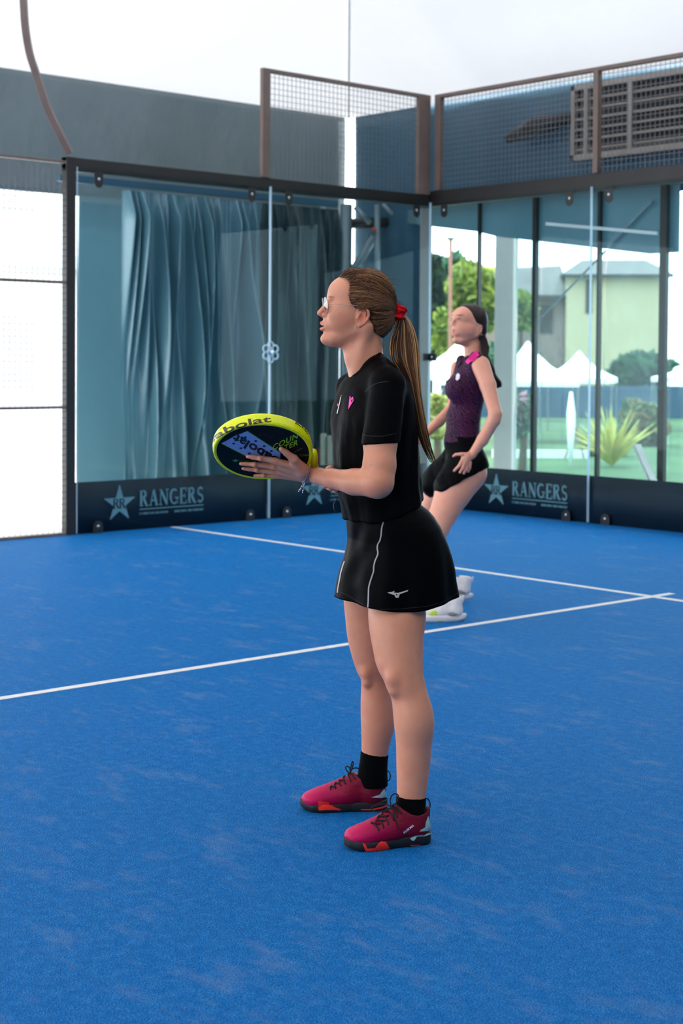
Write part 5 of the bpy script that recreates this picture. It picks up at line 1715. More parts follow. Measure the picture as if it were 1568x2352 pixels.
decal(SS, [[Z6(560, 690), Z6(582, 670), Z6(545, 860), Z6(520, 900)], [Z6(520, 880), Z6(545, 860), Z6(470, 1180), Z6(445, 1178)], [Z6(576, 640), Z6(592, 622), Z6(588, 655), Z6(580, 660)]], 'chest_badge', whitep, shirt_o, 0.0022)
decal(SS, [[Z6(470, 880), Z6(508, 885), Z6(492, 950), Z6(462, 955)]], 'chest_badge', redp, shirt_o, 0.0024)
# sleeve hem and raglan seam lines
dkseam = simple('seam_grey', rgb(46, 44, 48), 0.7)
strip(SS, [(832, 998), (850, 1002), (880, 1002), (911, 995)], 0.9, 'sleeve_seam', dkseam, shirt_o, 0.0006)
strip(SS, [(838, 900), (850, 888), (868, 879), (892, 876)], 0.9, 'shoulder_seam', dkseam, shirt_o, 0.0006)
strip(SS, [(876, 808.5), (864, 818.5), (852, 828.5), (843, 836.5), (835, 843.5), (827, 851), (819, 858.5), (811, 864)], 2.4, 'collar_rib', M['shirt'], shirt_o, 0.0022, 2.0)
# ribbed collar edge
clp = []
for (u, v) in [(876, 805), (864, 813), (851, 825), (841, 835), (833, 845), (825, 854), (818, 863), (810, 871), (804, 877)]:
    pass

# ---------------------------------------------------------------- skirt
KF = Fr(F1, 868, 4.70, 22)
kr = [(1140, 795, 962, 92), (1160, 795, 964, 95), (1176, 796, 983, 101), (1190, 797, 994, 108), (1215, 798, 1009, 117), (1243, 800, 1020, 122), (1263, 798, 1027, 125), (1288, 792, 1034, 128), (1322, 781, 1041, 131), (1350, 775, 1043, 133), (1392, 770, 1050, 135)]
K = np.array(kr, float)
def skirt_pt(th, t, inner=0.0):
    """th measured from the figure's front (-x) counter clockwise seen from above; t 0 top .. 1 hem"""
    v = 1140+(1386-1140)*t+(-(10)*t*t*0)
    L = np.interp(v, K[:, 0], K[:, 1]); R = np.interp(v, K[:, 0], K[:, 2]); b = np.interp(v, K[:, 0], K[:, 3])*KF.s
    h = (R-L)/2*KF.s; a = math.sqrt(max(h*h-(b*sa)**2, 1e-4))/ca
    q = KF.p((L+R)/2, v); cx = q[0]/ca
    n = 2.25
    c, s = math.cos(th), math.sin(th)
    r = 1/((abs(c)/a)**n+(abs(s)/b)**n)**(1/n)
    hem = 0.5+0.5*math.tanh((t-0.35)*4)
    r += hem*(0.0042*math.sin(th*7+0.8+t*1.4)+0.0026*math.sin(th*13+2.0-t*2))*t-inner
    # centre front panel sinks between the two piped seams
    dth = (th-th_mid+math.pi) % (2*math.pi)-math.pi
    pan = math.exp(-(dth/0.34)**4)
    r -= 0.008*pan*t
    r += 0.003*pan*math.sin(t*16+dth*8)*math.sin(t*3.1)
    z = q[2]+0.006*math.sin(th*3+0.5)*t+0.020*(1-max(0.0, math.sin(th+0.36)))*t
    return np.array([cx-c*r, -s*r, z])
th_mid = 0.34
nth, nt = 220, 70
V = [skirt_pt(2*math.pi*i/nth, j/(nt-1)) for j in range(nt) for i in range(nth)]
V += [skirt_pt(2*math.pi*i/nth, j/(nt-1), 0.0022) for j in range(nt) for i in range(nth)]
V = KF.out(np.array(V))
Q = []
o2 = nt*nth
for j in range(nt-1):
    for i in range(nth):
        i2 = (i+1) % nth
        Q.append((j*nth+i, (j+1)*nth+i, (j+1)*nth+i2, j*nth+i2)); Q.append((o2+j*nth+i, o2+j*nth+i2, o2+(j+1)*nth+i2, o2+(j+1)*nth+i))
for i in range(nth):
    i2 = (i+1) % nth; j = nt-1
    Q.append((j*nth+i, o2+j*nth+i, o2+j*nth+i2, j*nth+i2)); Q.append((i, i2, o2+i2, o2+i))
Q = np.array(Q)
skirt = link('skirt', fast_mesh('skirt', V, Q), M['skirt'], root1)
skirt['label'] = 'black flared sports skirt'
KS = Surf(F1, V, Q)
pipe = simple('reflective_piping', rgb(150, 145, 144), 0.4, 0.2, var=0.04)
def Z8(x, y): return (740+x/4.0556, 1140+y/4.0556)
sm_ = [Z8(590, 205), Z8(565, 245), Z8(552, 300), Z8(548, 360), Z8(538, 410), Z8(515, 450), Z8(512, 490), Z8(520, 520), Z8(515, 550), Z8(492, 600), Z8(480, 650), Z8(478, 700), Z8(460, 755), Z8(445, 800), Z8(432, 850), Z8(430, 920), Z8(428, 980), Z8(422, 1060)]
strip(KS, sm_, 2.9, 'side_piping', pipe, skirt, 0.0012, 2.0)
strip(KS, [(p[0]+2.1, p[1]) for p in sm_], 0.7, 'piping_stitch', dkseam, skirt, 0.0016, 2.0)
strip(KS, [Z8(208, 605), Z8(190, 655), Z8(172, 720), Z8(160, 790), Z8(148, 850), Z8(142, 898)], 2.6, 'side_piping', pipe, skirt, 0.0012, 2.0)
lg = simple('logo_beige', rgb(224, 206, 194), 0.4, 0.1, var=0.02)
decal(KS, [[Z8(606, 897), Z8(640, 890), Z8(670, 905), Z8(660, 918)], [Z8(640, 892), Z8(672, 879), Z8(664, 897), Z8(668, 908)], [Z8(655, 896), Z8(712, 900), Z8(716, 910), Z8(668, 912)],
    [Z8(660, 905), Z8(676, 903), Z8(692, 930), Z8(684, 945)], [Z8(705, 905), Z8(722, 903), Z8(708, 945), Z8(684, 945), Z8(690, 925)], [Z8(700, 900), Z8(790, 874), Z8(800, 870), Z8(794, 884), Z8(716, 913)]], 'hem_logo', lg, skirt, 0.0016, 3)
strip(KS, [(775, 1357), (800, 1368), (839, 1392), (851, 1400), (912, 1399), (979, 1393), (1020, 1382), (1050, 1362)], 0.6, 'hem_stitch', dkseam, skirt, 0.0006)

# ---------------------------------------------------------------- socks
def grow_rows(rows, dfn, v0, v1, g):
    out = []
    for v in np.linspace(v0, v1, 14):
        L = np.interp(v, [r[0] for r in rows], [r[1] for r in rows])-g; R = np.interp(v, [r[0] for r in rows], [r[2] for r in rows])+g
        d = dfn(v); q = F1.p((L+R)/2, v, d); a = (R-L)/2*d/FPX; out.append((q[2], q[0], q[1], a, a*rt(v)))
    return out
def sock(rows, dfn, v0, v1, foot, tilt):
    st = Stack(grow_rows(rows, dfn, v0-8, v1, 1.6))
    top = st.z[-1]
    cx = st.k[0][-1]; k = tilt; zt_ = F1.p(900, v0, dfn(v0))[2]
    pr = [(st, 'u', 0), (Cone(foot[0], foot[1], foot[2], foot[3]), 'u', 0.012),
          (Fn(lambda X, Y, Z: (Z-zt_)-k*(X-cx), (-2, -2, -1), (2, 2, 3)), 'i', 0.001)]
    bx = np.array([pr[0][0].box(0.02), pr[1][0].box(0.01)])
    Fd, l0 = field(pr, bx[:, 0].min(0), bx[:, 1].max(0), 0.0028)
    V, Q = surfnet(Fd, l0, 0.0028, 1)
    return link('sock', fast_mesh('sock', V, Q), M['sock'], root1)
near2 = near[:-1]+[(1860, 909, 976), (1895, 906, 978)]
far2 = far[:-1]+[(1768, 824, 888), (1810, 820, 889)]
sock(near2, dn, 1828, 1890, (F1.p(941, 1875, 4.588), F1.p(930, 1893, 4.585), 0.030, 0.026), -0.06)
sock(far2, df, 1729, 1805, (F1.p(853, 1790, 4.936), F1.p(838, 1808, 4.936), 0.030, 0.026), -0.16)
# ---------------------------------------------------------------- shoes
def m_shoe():
    m = N('shoe_magenta'); co = m.coord()
    x = m.n('ShaderNodeSeparateXYZ', {0: co}).outputs[0]
    z = m.n('ShaderNodeSeparateXYZ', {0: co}).outputs[2]
    c = m.ramp(m.math('ADD', m.math('MULTIPLY', x, 3.6), m.math('MULTIPLY', m.noise(co, 12, 2), 0.08)), [(0.25, rgb(112, 5, 34)), (0.55, rgb(146, 3, 50)), (0.92, rgb(200, 3, 84))])
    k = m.noise(m.mapping(co, (1, 1, 1)), 420, 2, 0.5)
    k2 = m.noise(m.mapping(co, (1, 0.6, 2.0), (0.2, 0.4, 0)), 42, 3, 0.6)
    m.surf(m.bsdf(Base_Color=c, Roughness=0.45, Specular_IOR_Level=0.25, Normal=m.bump(m.math('ADD', m.math('MULTIPLY', k, 0.15), k2), 0.5, 0.005)))
    return m.m
MSH = m_shoe()
M['sole'] = simple('sole_black', rgb(22, 21, 23), 0.55, var=0.15, scale=60, bump=0.5, bscale=150)
M['orange'] = simple('sole_orange', rgb(255, 46, 26), 0.5, var=0.05)
M['mint'] = simple('heel_mint', rgb(168, 200, 196), 0.6, var=0.05, scale=60, bump=0.3, bscale=300)
M['lace'] = simple('lace_black', rgb(14, 14, 16), 0.8, var=0.1, scale=200)
def shoe(u, d, ang, Ls, side, label):
    """side=+1: outer edge towards the camera"""
    H = F1.p(u, 1900, d); H[2] = 0
    a = math.radians(ang)
    t = empty('shoe', tuple(H)); t.parent = root1; t.rotation_euler = (0, 0, math.pi+a); t['label'] = label
    R_ = np.array([[math.cos(math.pi+a), -math.sin(math.pi+a), 0], [math.sin(math.pi+a), math.cos(math.pi+a), 0], [0, 0, 1]])
    k = Ls/0.27
    # local: x heel->toe, y: +y is towards the camera (after the half turn), z up
    o = side
    def P3(x, y, z): return (x*k, y*o*k, z)
    pr = [(Cone(P3(0.046, 0, 0.055), P3(0.052, 0, 0.092), 0.0415, 0.0415, flat=(0, 1, 0), fs=1.12), 'u', 0),
          (Cone(P3(0.050, 0, 0.055), P3(0.125, 0.002, 0.056), 0.038, 0.0385), 'u', 0.02),
          (Cone(P3(0.125, 0.002, 0.054), P3(0.200, 0.002, 0.038), 0.0385, 0.036, flat=(0, 1, 0), fs=0.88), 'u', 0.02),
          (Ell(P3(0.222, -0.003, 0.036), (0.044*k, 0.043, 0.028)), 'u', 0.016),
          (Cone(P3(0.096, 0, 0.088), P3(0.178, 0, 0.058), 0.028, 0.021), 'u', 0.02),
          (Cone(P3(0.090, 0, 0.104), P3(0.108, 0, 0.106), 0.020, 0.013), 'u', 0.012),
          (Cone(P3(0.012, 0, 0.085), P3(0.008, 0, 0.112), 0.008, 0.006, flat=(0, 1, 0), fs=0.5), 'u', 0.008),
          (Cone(P3(0.053, 0, 0.104), P3(0.058, 0, 0.19), 0.0395, 0.050, flat=(0, 1, 0), fs=1.12), 's', 0.003),
          (Fn(lambda X, Y, Z: Z-(0.093+7.0*(X-0.050*k)**2+0.10*np.maximum(X-0.05*k, 0)), (-1, -1, -1), (1, 1, 1)), 'i', 0.004),
          (Fn(lambda X, Y, Z: 0.020-Z+0.10*np.maximum(X-0.21*k, 0), (-1, -1, -1), (1, 1, 1)), 'i', 0.002)]
    Fd, l0 = field(pr, (-0.02, -0.07, 0.0), (0.29*k, 0.07, 0.16), 0.0021)
    V, Q = surfnet(Fd, l0, 0.0021, 1)
    up = link('upper', fast_mesh('upper', V, Q), MSH, t)
    FV, FQ = [V@R_.T+H], [Q]
    # sole: lofted outline with toe spring
    xs = np.linspace(0, 1, 60)
    def hw(s, sd):   # half width: outer / inner edge
        if sd > 0: return np.interp(s, [0, .02, .07, .2, .42, .60, .74, .86, .95, .985, 1], [0, .018, .030, .034, .036, .044, .047, .041, .026, .014, 0])
        return -np.interp(s, [0, .02, .07, .2, .42, .60, .74, .86, .95, .985, 1], [0, .018, .029, .032, .030, .038, .044, .040, .027, .015, 0])
    out = [(s, hw(s, 1)) for s in xs]+[(s, hw(s, -1)) for s in xs[::-1][1:-1]]
    def zb(s): return 0.014*max(0, (s-0.78)/0.22)**2+0.004*max(0, (0.08-s)/0.08)
    def zt(s): return np.interp(s, [0, .1, .3, .5, .7, .85, 1], [.034, .034, .030, .026, .025, .028, .034])
    vs = []; n = len(out)
    lv = [(0.0, 0.93), (0.15, 1.0), (0.5, 1.035), (0.85, 1.01), (1.0, 0.96), (1.0, 0.80)]
    for f, g in lv:
        for s, w in out:
            z0, z1 = zb(s), zt(s)
            vs.append(P3(0.135+(s*0.27-0.135)*(0.985+0.02*g), w*g, z0+(z1-z0)*f+0.001))
    fs = [(j*n+i, j*n+(i+1) % n, (j+1)*n+(i+1) % n, (j+1)*n+i) for j in range(len(lv)-1) for i in range(n)]
    fs += [tuple(reversed(range(n))), tuple((len(lv)-1)*n+i for i in range(n))]
    if o < 0: fs = [tuple(reversed(f)) for f in fs]
    so = MB().add(vs, fs).build('sole', M['sole'], t, smooth=True)
    qv = np.array(vs); qf = np.array([f for f in fs if len(f) == 4])
    FV.append(qv@R_.T+H); FQ.append(qf+len(V))
    return t, up, so, np.concatenate(FV), np.concatenate(FQ), H, R_
def to_local(o, H, R_):
    """re-express a decal (figure frame) in the shoe's own frame"""
    if o is None: return
    for v in o.data.vertices:
        q = R_.T @ (np.array(v.co)-H); v.co = q
def Z4(x, y): return (660+x/4.1263, 1680+y/4.1263)
def shoe_extras(sh, laces, loops, patches, parent_lbl):
    t, up, so, V, Q, H, R_ = sh
    S = Surf(F1, V, Q)
    for nm, polys, mat, off, par in patches:
        o = decal(S, [[Z4(*p) for p in poly] for poly in polys], nm, mat, par(up, so), off, 4)
        to_local(o, H, R_)
    mb = MB()
    for pts in laces:
        pts = [Z4(*p) for p in pts]; P = np.array(pts, float)
        L = np.r_[0, np.cumsum(np.hypot(*np.diff(P, axis=0).T))]; n = max(4, int(L[-1]/2))
        q = []
        for s in np.linspace(0, L[-1], n):
            h = S.hit(np.interp(s, L, P[:, 0]), np.interp(s, L, P[:, 1]), 0.0022+0.001*math.sin(math.pi*s/L[-1]))
            if h is not None: q.append(R_.T @ (h-H))
        if len(q) > 2: mb.tube(q, 0.0021, 7)
    mb.build('laces', M['lace'], t, smooth=True)
    for li, (pts, d0, d1) in enumerate(loops):
        mb = MB()
        P = np.array([Z4(*p) for p in pts], float); n = len(P)
        # smooth closed-ish loop hanging in the air
        q = []
        for i in range(n-1):
            p0, p1, p2, p3 = P[max(i-1, 0)], P[i], P[i+1], P[min(i+2, n-1)]
            for k in range(6):
                tt = k/6
                c = 0.5*((2*p1)+(-p0+p2)*tt+(2*p0-5*p1+4*p2-p3)*tt*tt+(-p0+3*p1-3*p2+p3)*tt**3)
                f = (i+tt)/(n-1)
                q.append(R_.T @ (F1.p(c[0], c[1], d0+(d1-d0)*f)-H))
        mb.tube(q, 0.0019, 7)
        mb.build('heel_loop' if li == len(loops)-1 else 'lace_loop', M['lace'], t, smooth=True)
UP = lambda a, b: a
SO = lambda a, b: b
shN = shoe(988, 4.603, 17, 0.268, 1, 'nearer magenta court shoe with orange sole patch')
def chev(x0, x1, ytop, ybot, n, skew=0):
    """zigzag grooves"""
    out = []
    return out
nearP = [
 ('toe_patch', [[(710, 1060), (735, 1066), (770, 1128), (760, 1150), (745, 1146)], [(762, 1108), (822, 1104), (830, 1136), (758, 1138)], [(812, 1122), (860, 1062), (884, 1046), (925, 1046), (940, 1060), (978, 1128), (975, 1136), (826, 1150)]], M['orange'], 0.0016, SO),
 ('heel_patch', [[(1160, 1076), (1260, 1070), (1262, 1080), (1166, 1085)], [(1260, 1070), (1340, 1046), (1378, 1018), (1380, 1040), (1345, 1062), (1262, 1080)]], M['orange'], 0.0016, SO),
 ('heel_counter', [[(1330, 800), (1358, 900), (1362, 938), (1250, 948), (1262, 930), (1300, 915)], [(1330, 800), (1300, 915), (1308, 860)]], M['mint'], 0.0014, UP),
 ('side_flash', [[(1158, 1016), (1205, 985), (1228, 992), (1196, 1036), (1180, 1034)], [(1205, 985), (1290, 978), (1376, 952), (1378, 966), (1300, 992), (1228, 992)]], M['mint'], 0.0018, SO),
]
laceN = [[(870, 944), (848, 905), (815, 872), (795, 862)], [(912, 920), (905, 885), (878, 845), (850, 838), (832, 868)], [(955, 888), (948, 850), (920, 805), (870, 800), (850, 830)], [(1008, 845), (995, 800), (965, 760), (905, 770), (890, 800)],
  [(1040, 820), (1040, 780), (1010, 730), (960, 735), (930, 770)], [(1085, 782), (1060, 755), (1020, 715), (985, 712)], [(1150, 762), (1120, 720), (1080, 690), (1040, 680)], [(790, 868), (830, 880), (880, 878)], [(835, 845), (880, 850), (930, 845)], [(860, 808), (910, 812), (960, 800)]]
loopN = [([(985, 712), (972, 660), (985, 610), (1020, 590), (1050, 610), (1045, 655), (1015, 690), (990, 714)], 4.545, 4.545),
         ([(985, 716), (930, 690), (860, 695), (805, 718), (808, 750), (860, 762), (920, 748), (980, 720)], 4.52, 4.54),
         ([(990, 715), (1010, 760), (1018, 820), (1040, 880), (1052, 925)], 4.535, 4.52), ([(985, 712), (1010, 690), (1040, 700), (1060, 740)], 4.54, 4.53),
         ([(1305, 640), (1330, 640), (1350, 680), (1348, 720), (1330, 752), (1318, 750)], 4.60, 4.60)]
shoe_extras(shN, laceN, loopN, nearP, '')
shF = shoe(889, 4.938, 3, 0.277, -1, 'farther magenta court shoe with orange sole patch')
farP = [
 ('toe_patch', [[(288, 660), (385, 668), (408, 690), (420, 742), (296, 745)], [(408, 690), (440, 715), (500, 735), (503, 747), (420, 742)]], M['orange'], 0.0016, SO),
 ('heel_patch', [[(694, 735), (790, 735), (800, 745), (700, 744)], [(790, 735), (900, 715), (955, 690), (962, 676), (960, 700), (900, 728), (800, 745)]], M['orange'], 0.0016, SO),
 ('heel_counter', [[(915, 545), (934, 585), (940, 630), (868, 605), (895, 565)], [(870, 600), (948, 634), (792, 624)]], M['mint'], 0.0014, UP),
]
laceF = [[(412, 556), (405, 540), (412, 522), (425, 522)], [(458, 545), (446, 520), (455, 490), (470, 492)], [(508, 520), (492, 490), (492, 465), (510, 462)], [(550, 500), (532, 468), (530, 440), (545, 425)], [(600, 475), (585, 440), (575, 415), (590, 400)], [(645, 455), (620, 425), (605, 400), (590, 395)], [(425, 525), (460, 530)], [(468, 494), (500, 500)], [(508, 466), (545, 468)]]
loopF = [([(590, 400), (560, 370), (550, 340), (570, 330), (590, 350), (592, 398)], 4.92, 4.92), ([(592, 398), (600, 340), (612, 290), (622, 290), (618, 330), (596, 392)], 4.915, 4.915), ([(590, 400), (610, 360), (650, 345), (690, 360)], 4.91, 4.92),
         ([(926, 382), (955, 380), (974, 410), (968, 455), (940, 472), (926, 466)], 4.935, 4.935)]
shoe_extras(shF, laceF, loopF, farP, '')
# chevron grooves on the near toe patch and small print on the shoe side
S_ = Surf(F1, shN[3], shN[4])
for i in range(6):
    x = 846+i*20; y0 = 1064 if x > 860 else 1084
    o = strip(S_, [Z4(x-14, y0+14), Z4(x+4, y0+30), Z4(x-12, y0+48), Z4(x+6, y0+68)], 0.7, 'tread_groove', simple('groove_red', rgb(170, 20, 14), 0.6), shN[2], 0.0022, 2.0)
    to_local(o, shN[5], shN[6])
def wrap_text(surf, txt, c, ux, uy, size, name, mat, parent, off=0.001, bold=0.0, space=1.0, shear=0.0):
    """lettering laid on a surface; c centre pixel, ux / uy pixel vectors of one em across and up"""
    vs, fs = text_mesh(txt, 1.0, bold, space, shear)
    out = []
    for v in vs:
        h = surf.hit(c[0]+ux[0]*v[0]*size+uy[0]*v[1]*size, c[1]+ux[1]*v[0]*size+uy[1]*v[1]*size, off)
        out.append((0, 0, 0) if h is None else tuple(h))
    o = link(name, new_mesh(name, out, fs), mat, parent)
    return o
o = wrap_text(S_, 'KUIKMA', Z4(1146, 926), (0.82, -0.62), (-0.42, -0.9), 7.5, 'side_print', whitep, shN[1], 0.0012, 0.02, 1.05)
to_local(o, shN[5], shN[6])

# ---------------------------------------------------------------- racket (held, so a thing of its own)
rk = empty('padel_racket', tuple(F1.world(RC)))
tag(rk, 'yellow rimmed black padel racket held by the near player in both hands', 'racket')
Bf = np.stack([RL, RW, RN], 1)          # local x = handle way, y = width, z = visible face, in figure frame
Bw = F1.R.T @ Bf
rk.matrix_world = Matrix([[*Bw[0], F1.world(RC)[0]], [*Bw[1], F1.world(RC)[1]], [*Bw[2], F1.world(RC)[2]], [0, 0, 0, 1]])
HT = 0.019
def outline(n=150, inset=0.0):
    """teardrop head outline, handle towards +x"""
    pts = []
    for i in range(n):
        a = 2*math.pi*i/n
        c, s = math.cos(a), math.sin(a)
        rx, ry = (0.150, 0.142) if c < 0 else (0.162, 0.142)
        x = c*rx; y = s*ry
        if c > 0: y *= 1-0.16*c**2.2
        nx, ny = c/rx, s/ry; L = math.hypot(nx, ny)
        pts.append((x-nx/L*inset, y-ny/L*inset))
    return pts
yel = N('rim_yellow'); co = yel.coord()
sc1 = yel.noise(yel.mapping(co, (3, 1, 1)), 60, 4, 0.7)
yc = yel.ramp(sc1, [(0.30, rgb(190, 186, 20)), (0.36, rgb(232, 236, 0)), (0.7, rgb(240, 244, 10))])
yel.surf(yel.bsdf(Base_Color=yc, Roughness=0.28, Specular_IOR_Level=0.5)); M['yellow'] = yel.m
blk = N('face_black'); co = blk.coord()
bc = blk.ramp(blk.noise(blk.mapping(co, (1, 6, 1), (0, 0, 0.6)), 22, 3, 0.7), [(0.45, rgb(12, 14, 14)), (0.68, rgb(22, 26, 27)), (0.76, rgb(40, 58, 56))])
blk.surf(blk.bsdf(Base_Color=bc, Roughness=0.45, Specular_IOR_Level=0.12)); M['face'] = blk.m
# rim: rounded band swept round the head
prof = [(0.000, -HT), (0.0016, -HT), (0.0042, -HT*0.86), (0.0056, -HT*0.5), (0.006, 0), (0.0056, HT*0.5), (0.0042, HT*0.86), (0.0016, HT), (0.000, HT), (-0.004, HT), (-0.006, HT*0.9), (-0.006, -HT*0.9), (-0.004, -HT)]
o0 = outline(180, 0.006)
vs = []
for i, (x, y) in enumerate(o0):
    x2, y2 = o0[(i+1) % 180]; x1, y1 = o0[i-1]
    tx, ty = x2-x1, y2-y1; L = math.hypot(tx, ty); nx, ny = ty/L, -tx/L
    for a, z in prof: vs.append((x+nx*a, y+ny*a, z))
m_ = len(prof)
fs = [(i*m_+j, ((i+1) % 180)*m_+j, ((i+1) % 180)*m_+(j+1) % m_, i*m_+(j+1) % m_) for i in range(180) for j in range(m_)]
rim = MB().add(vs, fs).build('rim', M['yellow'], rk, smooth=True)
rim['label'] = 'scuffed bright yellow rim'
# playing faces with drilled holes on the visible side
fo = outline(120, 0.0105)
holes = []
for r_, n_ in ((0.0, 1), (0.026, 6), (0.052, 12), (0.076, 16)):
    for k in range(n_):
        a = 2*math.pi*k/max(n_, 1)+r_*9
        holes.append((r_*math.cos(a)*1.05-0.012, r_*math.sin(a)))
fc = MB()
fc.add([(x, y, HT-0.0012) for x, y in fo]+[(x, y, -HT+0.0012) for x, y in fo], [tuple(reversed(range(120, 240))), tuple(range(120))])
face = fc.build('face', M['face'], rk)
hm_ = simple('hole_dark', rgb(4, 4, 5), 0.8)
hb_ = MB()
for x, y in holes:
    if x > 0.10: continue
    hb_.prism([(x+0.0052*math.cos(2*math.pi*k/12), y+0.0052*math.sin(2*math.pi*k/12)) for k in range(12)], lambda a, b: (a, b, HT-0.0011), lambda a, b: (a, b, HT-0.0007))
hb_.build('drilled_holes', hm_, face)
# throat and handle
tv = MB()
for s in (-1, 1):
    tv.tube([(0.130, s*0.078, 0), (0.152, s*0.058, 0), (0.178, s*0.030, 0), (0.205, s*0.014, 0), (0.215, s*0.011, 0)], [0.012, 0.013, 0.0125, 0.011, 0.010], 10)
tv.build('throat', M['yellow'], rk, smooth=True)
gr = simple('grip_black', rgb(18, 18, 20), 0.8, var=0.1, scale=80, bump=0.5)
hp_ = [(0.205+i*0.0028, 0, 0) for i in range(46)]
MB().tube(hp_, [0.0165+0.0007*math.sin(i*1.57) for i in range(46)], 14).build('handle', gr, rk, smooth=True)
MB().tube([(0.333, 0, 0), (0.345, 0, 0)], [0.0185, 0.017], 14).build('butt_cap', M['black_rubber'], rk, smooth=True)
# wrist loop hanging from the butt
def loc_r(u, v, d):
    q = F1.p(u, v, d)-RC; return tuple(Bf.T @ q)
MB().tube([loc_r(*p) for p in ((781, 1142, 4.80), (773, 1146, 4.79), (766, 1158, 4.785), (767, 1172, 4.78), (775, 1177, 4.78), (784, 1173, 4.785), (788, 1160, 4.79), (784, 1148, 4.80))], 0.0032, 8, flat=0.6).build('wrist_loop', M['black_rubber'], rk, smooth=True)
# prints on the visible face (local frame)
def lay(name, vs, fs, mat, par, z=0.0):
    return link(name, new_mesh(name, vs, fs), mat, par)
def pl(pts, z): return [(x, y, z) for x, y in pts]
# pixel -> local face coordinates
def fpx(u, v):
    q = onplane(u, v, HT)-RC; l = Bf.T @ q; return (l[0], l[1])
def Z2(x, y): return fpx(460+x/3.92, 920+y/3.92)
blue = simple('band_blue', rgb(142, 166, 214), 0.5, var=0.03, spec=0.2)
grn = simple('stripe_green', rgb(30, 150, 70), 0.4); grn2 = simple('stripe_lime', rgb(150, 205, 40), 0.4)
band = [Z2(190, 384), Z2(222, 370), Z2(300, 325), Z2(418, 278), Z2(640, 420), Z2(720, 470), Z2(720, 540), Z2(560, 560), Z2(430, 505), Z2(330, 455)]
MB().add(pl(band, HT-0.0005), [tuple(range(10))]).build('blue_band', blue, face)
def stripe(a, b, w, mat, nm, z=HT-0.0003):
    a = np.array(a); b = np.array(b); t = (b-a)/np.linalg.norm(b-a); n = np.array([-t[1], t[0]])*w/2
    MB().add(pl([a-n, b-n, b+n, a+n], z), [(0, 1, 2, 3)]).build(nm, mat, face)
stripe(Z2(422, 275), Z2(735, 478), 0.0030, grn, 'green_stripe')
stripe(Z2(190, 386), Z2(425, 506), 0.0022, grn2, 'lime_stripe')
stripe(Z2(840, 468), Z2(915, 430), 0.0018, simple('grey_mark', rgb(120, 120, 126), 0.5), 'grey_mark')
stripe(Z2(880, 490), Z2(992, 488), 0.0010, grn2, 'lime_line'); stripe(Z2(890, 500), Z2(992, 496), 0.0008, grn2, 'lime_line')
stripe(Z2(340, 535), Z2(470, 545), 0.0010, grn, 'green_line')
MB().add(pl([Z2(285, 540), Z2(318, 528), Z2(345, 541), Z2(315, 555)], HT-0.0003), [(0, 1, 2, 3)]).build('green_mark', grn, face)
inkm = simple('print_black', rgb(10, 10, 14), 0.4, var=0.0)
def face_text(txt, c, ux, uy, size, mat, nm, bold=0.02, z=HT-0.0002, space=1.0, mirror=False):
    """lettering on the face: ux, uy are zoom-2 pixel vectors of the baseline and the cap direction"""
    vs, fs = text_mesh(txt, 1.0, bold, space)
    out = []
    for x, y, _ in vs:
        p = Z2(c[0]+(ux[0]*x+uy[0]*y)*size, c[1]+(ux[1]*x+uy[1]*y)*size)
        out.append((p[0], p[1], z))
    return link(nm, new_mesh(nm, out, fs), mat, face)
face_text('babolat', (500, 440), (-0.86, -0.50), (-0.40, 0.62), 150, inkm, 'band_lettering', 0.035, space=1.02)
for x, y in ((405, 332), (498, 366), (575, 412), (365, 430), (640, 455), (440, 476), (300, 388)):
    c = Z2(x, y); MB().add(pl([(c[0]+0.0046*math.cos(2*math.pi*k/14), c[1]+0.0046*math.sin(2*math.pi*k/14)) for k in range(14)], HT-0.0002), [tuple(range(14))]).build('band_dot', inkm, face)
lime = simple('print_lime', rgb(140, 190, 30), 0.4, var=0.0)
face_text('COUN', (765, 372), (0.93, -0.46), (0.10, -0.92), 78, lime, 'face_lettering', 0.022, space=1.12)
face_text('TER', (815, 405), (0.90, -0.40), (0.12, -0.95), 74, lime, 'face_lettering', 0.022, space=1.15)
